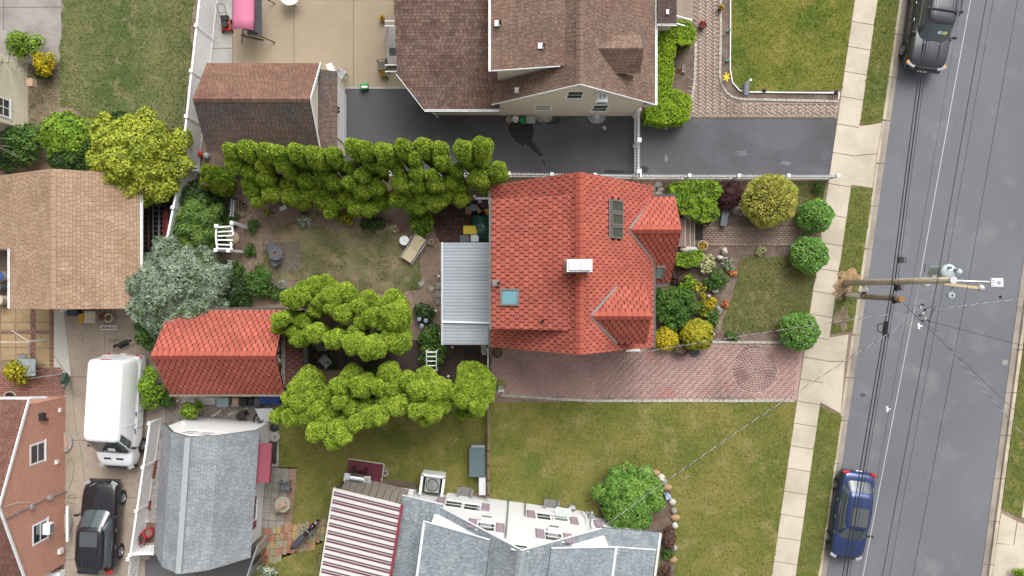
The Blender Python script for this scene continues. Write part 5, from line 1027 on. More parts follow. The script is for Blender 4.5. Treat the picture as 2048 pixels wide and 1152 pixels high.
# leafy undergrowth filling the left corner of the back garden
for i, (x, y, r, ry, h, m, lab) in enumerate(((365, 425, 28, 34, 1.4, LM, 'green undergrowth along the white fence left of the feathery conifer'), (430, 470, 30, 34, 1.2, LM, 'green undergrowth just left of the white arbor'), (420, 545, 34, 30, 1.5, LD, 'dark undergrowth between arbor and silvery conifer'), (470, 600, 40, 22, .8, LD, 'low dark ground cover above the red garage roof'), (360, 510, 24, 28, 1.6, LG, 'bright green undergrowth beside the rusty ladders'), (425, 400, 36, 26, 1.3, LD, 'dark evergreen undergrowth left of the small white pickets'), (470, 545, 20, 24, .7, LM, 'leafy ground plants below the arbor'), (545, 585, 22, 16, .6, LM, 'weedy plants by the flower pot above the middle clump'), (455, 440, 22, 20, .6, LM, 'fern-like plants above the arbor'))):
    bush('shrub', lab, x, y, r, h, m, lobes=14, dens=300, size=.13, seed=200 + i, ry=ry, ragged=True, spread=.9)
# back garden
for i, (x, y, r, ry, h, m, lab) in enumerate(((610, 440, 20, 12, .6, LWHT, 'small variegated plant at the top of the back garden bed'), (690, 436, 24, 14, .8, LYELO, 'yellow-green low shrub below the upper conifer row'), (740, 446, 32, 13, .7, LD, 'dark heather-like shrub below the upper conifer row'), (842, 448, 34, 28, 1.1, LG, 'leafy green shrub beside the beige lounger'),
                                              (790, 458, 12, 8, .3, LCRM, 'pale ground plant left of the lounger table'), (505, 452, 12, 16, .6, LM, 'small rose bush right of the white arbor'), (500, 500, 14, 16, .5, LM, 'small bush below the arbor path'), (850, 625, 26, 24, .9, LD, 'dark shrub between the conifers and the canopy'), (862, 672, 30, 30, 1.1, LM, 'loose green shrub right of the middle clump'), (862, 715, 38, 36, 1.7, LM, 'tall feathery shrub growing through the white trellis'), (640, 690, 22, 10, .7, LWHT, 'white flowering shrub in front of the red garage door'),
                                              (690, 598, 20, 12, 3.5, LWHT, 'white flowering branch poking out of the middle clump'), (660, 728, 20, 14, .6, LD, 'dark leafy plant behind the plastic chair'), (745, 738, 14, 10, .5, LM, 'small green plant in the shade of the lower conifers'), (535, 425, 9, 9, .5, LYELO, 'small grassy clump in the wire hoop planter'), (560, 380, 12, 12, 1.2, LM, 'small rose shrub under the upper conifers'))):
    bush('shrub', lab, x, y, r, h, m, lobes=6, dens=300, size=.11, seed=30 + i, ry=ry)
# front garden of the red house
bush('japanese_maple', 'small purple-leaved maple between green shrub and golden cypress', 1462, 388, 34, 1.7, LPUR, lobes=10, dens=380, size=.10, aspect=.35, seed=52, ry=32, cat='tree')
bush('golden_cypress', 'round yellow-tipped cypress beside the brick walk', 1540, 401, 52, 2.3, LGOLD, lobes=1, dens=520, size=.15, aspect=.35, seed=53, ry=50, bumps=.07, tilt=(40, 85))
bush('shrub', 'small spiky green plant at the fence end by the pavement', 1636, 374, 12, .6, LM, lobes=3, dens=400, size=.16, aspect=.2, seed=54, tilt=(40, 80))
for i, (x, y, r, lab) in enumerate(((1631, 433, 32, 'clipped green globe shrub above the brick walk by the pavement'), (1619, 509, 35, 'clipped green globe shrub below the brick walk by the pavement'), (1599, 663, 36, 'clipped green globe shrub at the corner of the brick driveway'))):
    bush('globe_shrub', lab, x, y, r, 1.7, LGLOBE, lobes=1, dens=480, size=.12, aspect=.5, seed=60 + i, bumps=.08, tilt=(20, 75), group='clipped globe shrubs along the pavement')
FR = [('broad leafy hydrangea against the red house front', 1346, 613, 42, 40, 1.3, LM, 12, .17), ('cream variegated shrub in the front bed', 1414, 525, 18, 22, 1.0, LCRM, 6, .10), ('dark green shrub right of the cream shrub', 1432, 560, 22, 26, .9, LM, 7, .10),
      ('small pale-edged bush near the white stones', 1456, 526, 14, 15, .6, LWHT, 4, .09), ('brown dry shrub beside the porch roof', 1362, 550, 24, 18, .7, LBRN, 6, .09), ('leafy green shrub behind the lime bush', 1376, 562, 18, 18, .8, LG, 5, .11), ('small lime-yellow bush in the front bed', 1398, 577, 16, 15, .9, LYELO, 4, .09),
      ('bright yellow bush ring beside the hydrangea', 1412, 612, 19, 21, .8, LYEL, 6, .10), ('green bush in the middle of the yellow ring', 1407, 616, 13, 12, 1.0, LM, 4, .11), ('olive-yellow rounded cypress by the driveway', 1394, 669, 28, 27, 1.2, LYELO, 1, .12), ('bright yellow rounded bush by the driveway edge', 1332, 678, 22, 21, 1.0, LYEL, 1, .10), ('green shrub right of the olive-yellow cypress', 1424, 640, 14, 22, .8, LM, 5, .11),
      ('small orange flowering plant near the lawn corner', 1466, 546, 9, 7, .3, LOR, 3, .07), ('orange flowering plant at the edge of the front lawn', 1451, 608, 8, 9, .3, LOR, 3, .07), ('silver-leaved plant beside the orange flowers', 1438, 620, 9, 10, .3, LWHT, 3, .08), ('leafy weed beside the driveway edging', 1466, 671, 16, 9, .4, LM, 4, .10), ('pale straw-coloured tuft beside the brick walk', 1522, 501, 9, 10, .35, LCRM, 3, .10)]
for i, (lab, x, y, r, ry, h, m, lb, s) in enumerate(FR): bush('shrub', lab, x, y, r * 1.1, h, m, lobes=lb * 2 if lb > 3 else lb, dens=480 if lb != 1 else 620, size=s, seed=80 + i, ry=ry * 1.1, bumps=.09 if lb == 1 else .12, ragged=lb > 3, spread=.82 if lb > 3 else .62)
# clipped hedges: leaves over the top and sides of an outline
def hedge(name, label, polypx, h, m, dens=650, size=.08, seed=1, cat='hedge', lump=.12, aspect=.7, tilt=(0, 55)):
    poly = roughen(pts(polypx, h), .10); cx = sum(p[0] for p in poly) / len(poly); cy = sum(p[1] for p in poly) / len(poly)
    t = thing(name, label, cat, (cx, cy, 0)); MB().tube([(cx, cy, 0), (cx, cy, h * .6)], .05, 6, .02).build('stem', BARK, t)
    x, y = scatter(poly, dens); z = np.array([h + lump * noise.noise(Vector((a * 2.3, b * 2.3, seed))) + .5 * lump * noise.noise(Vector((a * 6, b * 6, seed))) for a, b in zip(x, y)])
    n = len(x); C1 = (np.stack([x, y, z], 1), unit(np.tile([0, 0, 1.0], (n, 1)) + rng.normal(size=(n, 3)) * .35))
    S = []; Nn = []
    for i in range(len(poly)):
        a = np.array(poly[i]); b = np.array(poly[(i + 1) % len(poly)]); d = b - a; L_ = np.hypot(*d); k = max(1, int(L_ * h * dens * .6)); u = rng.uniform(0, 1, k); zz = rng.uniform(.02, h, k); nn = np.array([d[1], -d[0], 0]) / (L_ + 1e-9)
        bulge = .10 * np.sin(np.clip(zz / h, 0, 1) * math.pi)
        S.append(np.stack([a[0] + d[0] * u + nn[0] * bulge, a[1] + d[1] * u + nn[1] * bulge, zz], 1)); Nn.append(np.tile(nn, (k, 1)) + np.array([0, 0, .3]))
    A = sum(poly[i][0] * poly[(i + 1) % len(poly)][1] - poly[(i + 1) % len(poly)][0] * poly[i][1] for i in range(len(poly)))
    sgn = 1 if A > 0 else -1; Nn = np.concatenate(Nn); Nn[:, :2] *= sgn
    inner = [(cx + (p[0] - cx) * .93, cy + (p[1] - cy) * .93) for p in poly]; core = MB()
    crown('foliage', [C1, (np.concatenate(S), unit(Nn))], size, m, t, aspect, tilt)
    MB().prism(inner, .02, h - .16).build('shade_core', SHADECORE, t)
hedge('hedge', 'lime-green clipped L-shaped hedge along the brown roofed house', [(1313, 72), (1330, 62), (1345, 70), (1350, 100), (1347, 130), (1344, 178), (1362, 182), (1382, 190), (1384, 215), (1378, 238), (1330, 246), (1292, 240), (1290, 215), (1306, 196), (1312, 150)], 1.3, LHEDGE, seed=110)
hedge('hedge', 'rounded lime-green shrub by the white porch railing', [(1340, 60), (1344, 48), (1360, 40), (1382, 42), (1393, 55), (1393, 76), (1382, 88), (1362, 90), (1346, 80)], 1.35, LHEDGE, seed=112, lump=.18)
BOXW = leafm('leaf_boxwood', pc('#87a62f', 1.1), pc('#6f9430', 1.1), spread=.4)
hedge('shrub', 'broad fresh green shrub between the white fence and the porch', [(1340, 366), (1380, 360), (1440, 362), (1446, 385), (1434, 402), (1440, 425), (1430, 442), (1408, 444), (1392, 436), (1380, 430), (1362, 428), (1352, 400), (1340, 385)], 1.15, BOXW, dens=520, size=.10, seed=50, cat='shrub', lump=.35)
hedge('shrub', 'clipped green shrub below the porch boulder', [(1352, 506), (1375, 503), (1400, 500), (1404, 515), (1395, 530), (1372, 536), (1352, 532), (1348, 518)], .85, BOXW, dens=600, size=.085, seed=51, cat='shrub', lump=.2)
# bottom garden
bush('rhododendron', 'big bright green round shrub inside the stone ring', 1262, 998, 72, 2.4, LRHO, lobes=40, dens=420, size=.15, aspect=.42, seed=120, ry=66, spread=.8, ragged=True, tilt=(0, 50))
for i, (x, y, r, ry, h, m, lab) in enumerate(((1338, 1080, 12, 28, .5, LBRN, 'reddish low shrub beside the lower grey roof'), (1334, 1110, 12, 16, .5, LM, 'grassy green clump in the stone-edged bed'), (1332, 1142, 13, 16, .5, LBRN, 'brownish shrub at the bottom of the stone-edged bed'), (535, 1145, 24, 10, .5, LWHT, 'white flowering plant below the grey outbuilding'), (2044, 1148, 14, 14, 1.0, LG, 'bush at the bottom right corner across the road'))):
    bush('shrub', lab, x, y, r, h, m, lobes=5, dens=350, size=.10, seed=130 + i, ry=ry)
# bare twigs at the left edge
for i, (x, y, a, lab) in enumerate(((50, 150, 2.2, 'bare branching sapling in front of the cream house'), (20, 300, .6, 'pale bare branches over the shrubs at the left edge'))):
    t = thing('bare_sapling', lab, 'tree', P(x, y)); mb = MB(); b = P(x, y); rd_ = random.Random(i + 5)
    mb.tube([b, b + Vector((.1, 0, 1.05)), b + Vector((.2, .1, 2.6))], .05, 6, .02); mb.build('trunk', mat('pale_bark', pc('#a59c8f'), rough=.9, var=.2), t)
    mb = MB()
    for k in range(26):
        z = rd_.uniform(.8, 2.6); aa = rd_.uniform(0, 6.28); l = rd_.uniform(.8, 2.0); s = b + Vector((.2 * z / 2.6, 0, z)); e = s + Vector((math.cos(aa) * l, math.sin(aa) * l, l * rd_.uniform(.1, .5))); m_ = s.lerp(e, .5) + Vector((rd_.uniform(-.1, .1), rd_.uniform(-.1, .1), .1))
        mb.tube([s, m_, e], .016, 4, .006)
    mb.build('twigs', mat('pale_bark', pc('#a59c8f')), t)
# dry leaf litter and small weeds on bare ground
def litter(polypx, dens, m, size, label, z=.03):
    x, y = scatter(pts(polypx), dens); n = len(x); Pn = np.stack([x, y, np.full(n, z)], 1); V, Q = leaf_quads(Pn, np.tile([0, 0, 1.0], (n, 1)), size, .7, (0, 45)); V[:, 2] = np.maximum(V[:, 2], z - .005); tag(np_mesh('ground_cover', V, Q, m), label, None, None, 'stuff')
LIT = leafm('dry_litter', pc('#9b8672', 1.05), pc('#7a6656', 1.05), spread=.45)
litter([(500, 425), (985, 425), (985, 620), (830, 610), (640, 575), (500, 560)], 55, LIT, .07, 'scattered dry leaf litter on the back yard earth')
litter([(1440, 490), (1590, 492), (1590, 515), (1480, 522), (1440, 660), (1560, 664), (1560, 682), (1425, 682)], 60, LIT, .07, 'scattered litter in the front garden beds')
litter([(335, 0), (395, 0), (372, 300), (240, 300), (120, 215), (250, 225), (330, 215)], 60, leafm('brown_weeds', pc('#857a5a', 1.05), pc('#6b6a48', 1.05), spread=.4), .09, 'dry brown weeds along the white fence at upper left')
litter([(1345, 90), (1392, 90), (1388, 185), (1350, 185)], 40, LIT, .06, 'pale stones and chips in the mulch by the hedge')
litter([(865, 415), (985, 400), (985, 490), (885, 490)], 60, leafm('dark_chips', pc('#5a4440', 1.05), pc('#3f2e2b', 1.05), spread=.4), .07, 'dark wood chips beside the canopy', z=.04)
litter([(55, 130), (125, 130), (250, 230), (120, 215), (60, 250)], 90, leafm('green_weeds', pc('#8a8a5a', 1.1), pc('#6c7a44', 1.1), spread=.4), .09, 'weedy ground cover beside the cream house')
litter([(kx(-50) + 6, -50), (kx(-50) + 22, -50), (kx(1200) + 20, 1200), (kx(1200) + 6, 1200)], 9, LIT, .05, 'dry leaf bits and grit along the left gutter', z=-.085)
litter([(395, 420), (500, 380), (540, 450), (500, 600), (430, 600)], 60, LIT, .08, 'dry litter around the white arbor')
# ================================================================ VEHICLES (local frame: +y forward, x to the right)
TYRE = mat('tyre_rubber', (0.018, 0.018, 0.019), rough=.85, var=.2); RIM = mat('alloy_rim', (.45, .46, .48), rough=.3, metal=.8, var=.05); CARGLASS = glassm('car_glass', (.055, .075, .08), .03); CHROME = mat('chrome', (.7, .7, .72), rough=.12, metal=1, var=0)
def paint(name, c, metal=.3): return mat(name, c, rough=.28, metal=metal, var=.04, s=2, coat=.8, spec=.5)
REDL = mat('tail_light', (.35, .02, .025), rough=.2, var=.1); HEADL = mat('head_light', (.28, .29, .31), rough=.12, var=.1); AMB = mat('amber_light', (.75, .30, .04), rough=.2, var=.1)
def vehicle(name, label, cat, loc, rz, body, L, Wd, belt, roof, cab, wheel_y, stations, wheel_r=.34, side=((-40, 40),), extras=None, ground=.17, crown=.05, rear_glass=True, trim=BLACKP, sq=0):
    """cab = (windscreen base y, roof front y, roof rear y, rear base y, base half width, roof half width)"""
    t = thing(name, label, cat, loc, rz); M = W[t.name]; hw = Wd / 2; mb = MB(M); n = None
    for y, f, zt, zb in stations:
        w = hw * f; half = [(w * .90, zb), (w * .985, zb + .10), (w, zb + (zt - zb) * .45), (w * .985, zb + (zt - zb) * .78), (w * .93, zt - .035), (w * .80, zt), (w * .45, zt + .022), (0, zt + .03)]
        ring = [(x, y, z) for x, z in half] + [(-x, y, z) for x, z in half[-2::-1]]; n = len(ring); mb.add(ring, [])
    k = len(stations)
    mb.f += [(j * n + i, j * n + i + 1, (j + 1) * n + i + 1, (j + 1) * n + i) for j in range(k - 1) for i in range(n - 1)]
    mb.f += [(j * n + n - 1, j * n, (j + 1) * n, (j + 1) * n + n - 1) for j in range(k - 1)] + [tuple(range(n - 1, -1, -1)), tuple(range((k - 1) * n, k * n))]
    mb.f = [f[::-1] for f in mb.f]
    bo = mb.build('body', body, t, smooth=True, sub=2)
    yb0, yr0, yr1, yb1, wb, wr = cab
    def lp(th, c, l, w, e=5.0):
        e = max(e, sq)
        s, co = math.sin(th), math.cos(th); return (w * math.copysign(abs(co) ** (2 / e), co), c + l * math.copysign(abs(s) ** (2 / e), s))
    def S(th, q, off=0.0):
        b = lp(th, (yb0 + yb1) / 2, (yb0 - yb1) / 2 + off, wb + off, 4.2); r_ = lp(th, (yr0 + yr1) / 2, (yr0 - yr1) / 2 + off, wr + off, 5.5); z0 = belt - .06; bow = .05 * math.sin(q * math.pi)
        return (b[0] + (r_[0] - b[0]) * q + math.copysign(bow, b[0]) * (1 if abs(b[0]) > wb * .9 else 0), b[1] + (r_[1] - b[1]) * q, z0 + (roof - .05 - z0) * q)
    m = 40; vs = []; qs = (0, .33, .66, .92, 1.0)
    for q in qs: vs += [S(2 * math.pi * i / m, q) for i in range(m)]
    for sc, dz in ((.94, .045), (.75, .045 + crown * .5), (.4, .05 + crown * .9)): vs += [(lambda p: (p[0] * sc, (yr0 + yr1) / 2 + (p[1] - (yr0 + yr1) / 2) * sc, roof - .05 + dz))(S(2 * math.pi * i / m, 1.0)) for i in range(m)]
    nr = len(qs) + 3; fs = [(j * m + i, j * m + (i + 1) % m, (j + 1) * m + (i + 1) % m, (j + 1) * m + i) for j in range(nr - 1) for i in range(m)] + [tuple(range((nr - 1) * m, nr * m))]
    cb = MB(M).add(vs, fs).build('cabin', body, t, smooth=True)
    def pane(nm, a0, a1, q0, q1, mt=CARGLASS, off=.012, par=cb):
        c, r_ = 14, 5; v = [S(R(a0 + (a1 - a0) * i / c), q0 + (q1 - q0) * j / r_, off) for j in range(r_ + 1) for i in range(c + 1)]
        return MB(M).add(v, [(j * (c + 1) + i, j * (c + 1) + i + 1, (j + 1) * (c + 1) + i + 1, (j + 1) * (c + 1) + i) for j in range(r_) for i in range(c)]).build(nm, mt, par, smooth=True)
    pane('windscreen', 54, 126, .10, .93)
    if rear_glass: pane('rear_window', 234, 306, .18, .90)
    for a, b in side: pane('side_window', a, b, .16, .86); pane('side_window', 180 - a, 180 - b, .16, .86)
    for s in (-1, 1):
        for y in wheel_y:
            Mw = M @ Matrix.Translation((s * (hw - .10), y, wheel_r)) @ Matrix.Rotation(s * math.pi / 2, 4, 'Y'); w = MB(Mw).lathe((0, 0, -.11), [(wheel_r * .55, 0), (wheel_r * .93, 0), (wheel_r, .05), (wheel_r, .18), (wheel_r * .93, .225), (wheel_r * .66, .225), (wheel_r * .62, .18), (.01, .16)], 22).build('wheel', TYRE, t, smooth=True)
            rb = MB(Mw).lathe((0, 0, .06), [(wheel_r * .64, .05), (wheel_r * .60, .055), (wheel_r * .57, .02)], 22)
            for i in range(5):
                a = 2 * math.pi * i / 5; rb.beam((0, 0, .11), (math.cos(a) * wheel_r * .6, math.sin(a) * wheel_r * .6, .105), .07, .02, up=(0, 0, 1))
            rb.build('rim', RIM, w)
            MB(M @ Matrix.Translation((s * (hw - .035), y, wheel_r + .02)) @ Matrix.Rotation(s * math.pi / 2, 4, 'Y')).cyl((0, 0, -.2), wheel_r * 1.16, .215, 22).build('wheel_arch', BLACKP, t)
        mo = MB(M).box((s * (wb + .15), yb0 - .38, belt + .08), (.22, .12, .15)).build('mirror', trim, t, bevel=.03)
        MB(M).beam((s * (wb - .02), yb0 - .36, belt), (s * (wb + .1), yb0 - .36, belt + .04), .06, .05).build('bracket', trim, mo)
        for y in (yb0 - 1.15, yb0 - 2.05):
            if y > -L / 2 + .6: MB(M).box((s * (hw + .004), y, belt - .14), (.03, .18, .035)).build('door_handle', CHROME if cat == 'car' else trim, t)
        for y in (yb0 - .3, yb0 - 1.3, yb0 - 2.15):
            if y > -L / 2 + .7: MB(M).box((s * (hw * .985), y, (belt + ground) / 2 + .12), (.05, .012, belt - ground - .3)).build('door_seam', BLACKP, t)
    if extras: extras(t, M, hw, S)
    return t
def lights(t, M, L, hw, hz, rz_, hm=HEADL, rm=REDL, hwid=.34, amber=False):
    for s in (-1, 1):
        a = MB(M).box((s * (hw - .24), L / 2 - .10, hz), (hwid, .18, .12), rz=-s * .45).build('headlight', hm, t, bevel=.03)
        if amber: MB(M).box((s * (hw - .06), L / 2 - .24, hz), (.10, .16, .11), rz=-s * .45).build('indicator', AMB, a)
        MB(M).box((s * (hw - .20), -L / 2 + .10, rz_), (.34, .16, .15), rz=s * .45).build('tail_light', rm, t, bevel=.03)
    MB(M).box((0, L / 2 - .03, hz - .03), (hw * .9, .08, .16)).build('grille', BLACKP, t); MB(M).box((0, -L / 2 - .005, rz_ - .14), (.32, .03, .16)).build('licence_plate', WPAINT, t)
# blue saloon
BLUE = paint('blue_paint', pc('#33477d', 1.6), .45)
def ex_blue(t, M, hw, S):
    lights(t, M, 4.68, hw, .66, .88); MB(M).box((0, -.1, 1.492), (.9, .95, .02)).build('sunroof', glassm('sunroof_glass', (.06, .065, .07), .08), t); MB(M).box((0, -.95, 1.47), (.05, .14, .05)).build('aerial_fin', BLUE, t, bevel=.01)
    for s in (-1, 1):
        v = [Vector(S(R(90 - s * (90 - a)), .15, .02)) for a in (-46, -30, 0, 30, 48)]; MB(M).tube(v, .016, 5).build('chrome_trim', CHROME, t)
        v = [Vector(S(R(90 - s * (90 - a)), .9, .02)) for a in (-44, -30, 0, 30, 48)]; MB(M).tube(v, .014, 5).build('chrome_trim', CHROME, t)
        MB(M).beam((s * .35, 1.12, 1.0), (s * .05 - .25, .98, 1.02), .025, .02).build('wiper', BLACKP, t)
    MB(M).box((0, 2.28, .42), (1.5, .12, .22)).build('front_bumper', BLUE, t, bevel=.05); MB(M).box((0, -1.05, 1.485), (1.0, .015, .01)).build('roof_seam', BLACKP, t)
sedan = [(-2.33, .70, .70, .30), (-2.26, .86, .92, .22), (-2.0, .96, 1.0, .18), (-1.5, 1, 1.0, .17), (-.6, 1, .95, .17), (.5, 1, .95, .17), (1.1, .995, .95, .17), (1.6, .98, .90, .18), (2.05, .92, .80, .2), (2.28, .80, .68, .25), (2.34, .66, .58, .32)]
vehicle('car', 'blue saloon car parked at the kerb on the lower right', 'car', (17.92, -11.95, -.12), R(172), BLUE, 4.68, 1.84, .96, 1.45, (1.30, .55, -1.30, -2.02, .82, .64), (1.42, -1.38), sedan, extras=ex_blue)
# black crossover on the left driveway
BLACKC = paint('black_paint', (.012, .012, .016), .2)
def ex_suv(t, M, hw, S):
    lights(t, M, 4.78, hw, .82, 1.0); MB(M).box((0, -.35, 1.722), (.9, .75, .02)).build('sunroof', glassm('sunroof_glass', (.06, .065, .07)), t)
    for s in (-1, 1):
        MB(M).tube([(s * .60, .35, 1.66), (s * .64, .1, 1.71), (s * .64, -1.4, 1.71), (s * .60, -1.65, 1.64)], .022, 6).build('roof_rail', BLACKP, t)
        v = [Vector(S(R(90 - s * (90 - a)), .14, .02)) for a in (-47, -30, 0, 30, 48)]; MB(M).tube(v, .016, 5).build('chrome_trim', CHROME, t)
        MB(M).beam((s * .55, 2.12, .88), (s * .1, 2.38, .84), .04, .04).build('grille_bar', CHROME, t)
    for k in range(5): MB(M).box((-.42 + k * .21, -1.35, 1.722), (.02, .9, .02)).build('roof_rib', BLACKP, t)
    MB(M).box((0, -2.05, 1.62), (1.1, .22, .05)).build('spoiler', BLACKC, t, bevel=.02); MB(M).box((0, 2.36, .45), (1.6, .10, .25)).build('front_bumper', BLACKC, t, bevel=.05)
suv = [(-2.37, .74, .80, .32), (-2.30, .90, 1.05, .24), (-2.0, .98, 1.10, .2), (-1.4, 1, 1.08, .2), (0, 1, 1.05, .2), (.8, 1, 1.05, .2), (1.3, .99, 1.03, .2), (1.8, .97, .98, .22), (2.15, .90, .90, .24), (2.34, .76, .78, .3), (2.40, .62, .68, .36)]
vehicle('car', 'black crossover SUV parked on the left concrete driveway', 'car', (-21.62, -12.5, .02), R(-2.5), BLACKC, 4.78, 1.9, 1.07, 1.68, (1.05, .18, -2.02, -2.27, .86, .66), (1.42, -1.42), suv, wheel_r=.36, extras=ex_suv)
# dark grey full-size SUV at the top of the street
DKG = paint('charcoal_paint', (.035, .036, .045), .3)
def ex_big(t, M, hw, S):
    lights(t, M, 5.6, hw, .98, 1.1, amber=True, hwid=.42)
    for k in range(9): MB(M).box((-.6 + k * .15, -1.2, 2.01), (.03, 2.4, .03)).build('roof_rib', DKG, t)
    MB(M).beam((-.88, .12, 2.07), (.88, .12, 2.07), .06, .05).build('roof_bar', BLACKP, t); MB(M).beam((-.88, -1.9, 2.07), (.88, -1.9, 2.07), .06, .05).build('roof_bar', BLACKP, t)
    for s in (-1, 1):
        MB(M).tube([(s * .80, .3, 1.95), (s * .82, .1, 2.03), (s * .82, -2.2, 2.03)], .03, 6).build('roof_rail', BLACKP, t); MB(M).box((s * .86, .12, 2.08), (.10, .12, .1)).build('bar_foot', BLACKP, t)
        MB(M).beam((s * .42, 1.62, 1.32), (s * .42, 2.3, 1.27), .03, .02).build('hood_crease', BLACKP, t); MB(M).beam((s * .5, 1.50, 1.3), (s * .05 - .2, 1.40, 1.33), .025, .02).build('wiper', BLACKP, t)
    MB(M).box((0, 2.76, .62), (1.9, .16, .28)).build('front_bumper', DKG, t, bevel=.06); MB(M).box((0, 2.86, .66), (.5, .03, .14)).build('licence_plate', WPAINT, t); MB(M).box((0, 2.72, .98), (1.3, .05, .05)).build('grille_bar', CHROME, t)
    for x, c in ((-.38, '#e6e6a0'), (-.12, '#cfe2f0')):
        MB(M).box((x, 1.12, 1.64), (.22, .16, .006), rx=-.75).build('windscreen_sticker', mat('sticker_' + c[1:], pc(c)), t)
big = [(-2.78, .82, 1.1, .4), (-2.7, .95, 1.28, .32), (-2.3, 1, 1.3, .3), (-1, 1, 1.28, .3), (.6, 1, 1.28, .3), (1.3, 1, 1.28, .3), (1.9, .99, 1.26, .3), (2.4, .96, 1.2, .32), (2.68, .86, 1.08, .36), (2.8, .74, .95, .42)]
vehicle('car', 'dark grey full-size SUV with roof rack at the top of the street', 'car', (22.02, 14.25, -.12), R(172), DKG, 5.6, 2.06, 1.28, 1.97, (1.55, .72, -2.35, -2.62, .93, .72), (1.75, -1.6), big, wheel_r=.4, extras=ex_big)
# white cargo van
VANW = paint('white_van_paint', (.80, .81, .83), 0)
def ex_van(t, M, hw, S):
    lights(t, M, 5.95, hw, .95, 1.0, hwid=.3)
    for x in (-.32, .32): MB(M).box((x, 2.42, 1.245), (.36, .10, .02), rx=-.5).build('bonnet_vent', mat('navy_plastic', (.02, .025, .08)), t)
    MB(M).box((0, -2.84, 2.50), (.5, .05, .06)).build('brake_light', REDL, t); MB(M).box((0, 2.93, .5), (1.75, .1, .3)).build('front_bumper', BLACKP, t, bevel=.05)
    for s in (-1, 1):
        MB(M).tube([(s * (hw + .005), 1.0, 1.15), (s * (hw + .005), -2.7, 1.15)], .03, 5).build('side_moulding', mat('pale_plastic', (.55, .56, .58)), t); MB(M).beam((s * .3, 2.05, 1.38), (s * .0 - .3, 1.97, 1.42), .025, .02).build('wiper', BLACKP, t)
        MB(M).box((s * (hw - .02), .55, 1.45), (.03, .012, 1.5)).build('door_seam', mat('pale_plastic', (.55, .56, .58)), t)
    for y in (-2.2, -1.2, -.2, .7): MB(M).box((0, y, 2.652), (1.5, .012, .006)).build('roof_seam', mat('seam_grey', (.6, .61, .62)), t)
    MB(M).box((-.18, 1.80, 1.83), (.36, .26, .008), rx=-.70).build('dashboard_paper', WPAINT, t)
van = [(-2.94, .93, 1.35, .40), (-2.90, .98, 1.4, .32), (-2, 1, 1.4, .28), (0, 1, 1.4, .28), (1.4, 1, 1.4, .28), (2.0, .985, 1.36, .28), (2.4, .95, 1.22, .30), (2.75, .86, 1.05, .32), (2.93, .72, .88, .38)]
vehicle('van', 'white cargo van parked on the left driveway beside the red garage', 'van', (-20.46, -6.42, .02), R(176.5), VANW, 5.95, 2.05, 1.40, 2.62, (2.12, 1.22, -2.82, -2.92, .99, .86), (1.85, -1.75), van, wheel_r=.36, side=((13, 42.5),), extras=ex_van, rear_glass=False, sq=11)
# scooter / motorcycle on the coloured pavers
mc = thing('motorcycle', 'black motorcycle parked on the coloured pavers', 'motorcycle', P(614, 1064), R(-43)); M = W[mc.name]
for y in (.72, -.62):
    w = MB(M @ Matrix.Translation((0, y, .31)) @ Matrix.Rotation(math.pi / 2, 4, 'Y')).lathe((0, 0, -.07), [(.18, 0), (.29, 0), (.31, .04), (.31, .1), (.29, .14), (.18, .14)], 18).build('wheel', TYRE, mc, smooth=True); MB(M @ Matrix.Translation((0, y, .31)) @ Matrix.Rotation(math.pi / 2, 4, 'Y')).lathe((0, 0, -.03), [(.02, 0), (.19, 0), (.19, .06), (.02, .06)], 14).build('rim', RIM, w)
def loft(M, secs, name, m, parent, sub=1):
    mb = MB(M); n = 8
    for y, w, z0, z1 in secs: mb.add([(w * math.cos(2 * math.pi * i / n), y, (z0 + z1) / 2 + (z1 - z0) / 2 * math.sin(2 * math.pi * i / n)) for i in range(n)], [])
    k = len(secs); mb.f = [(j * n + i, (j + 1) * n + i, (j + 1) * n + (i + 1) % n, j * n + (i + 1) % n) for j in range(k - 1) for i in range(n)] + [tuple(range(n)), tuple(range(k * n - 1, (k - 1) * n - 1, -1))]
    return mb.build(name, m, parent, smooth=True, sub=sub)
loft(M, [(-1.0, .05, .62, .72), (-.75, .16, .45, .85), (-.3, .2, .35, .82), (.0, .16, .3, .72)], 'tail_fairing', BLACKC, mc); loft(M, [(-.8, .10, .80, .88), (-.5, .17, .76, .87), (0, .15, .74, .84), (.1, .10, .72, .80)], 'seat', mat('seat_vinyl', (.05, .05, .055), rough=.6, var=.1), mc)
loft(M, [(.05, .12, .55, .86), (.25, .17, .5, .98), (.45, .14, .5, .96), (.58, .08, .6, .85)], 'fuel_tank', BLACKC, mc); loft(M, [(.55, .1, .5, .9), (.75, .2, .55, 1.0), (.95, .1, .6, .8)], 'front_fairing', BLACKC, mc)
MB(M).tube([(-.36, .36, 1.0), (-.15, .5, 1.04), (.15, .5, 1.04), (.36, .36, 1.0)], .018, 6).build('handlebar', ALU, mc); MB(M).sphere((0, .98, .72), .09, 8, 6).build('headlight', HEADL, mc)
for s in (-1, 1): MB(M).box((s * .3, .55, 1.12), (.12, .03, .08)).build('mirror', BLACKP, mc); MB(M).tube([(s * .16, 0, .28), (s * .2, -.7, .36)], .045, 8).build('exhaust', GREYM, mc)
MB(M).box((0, .0, .4), (.26, .5, .3)).build('engine', GREYM, mc, bevel=.03)
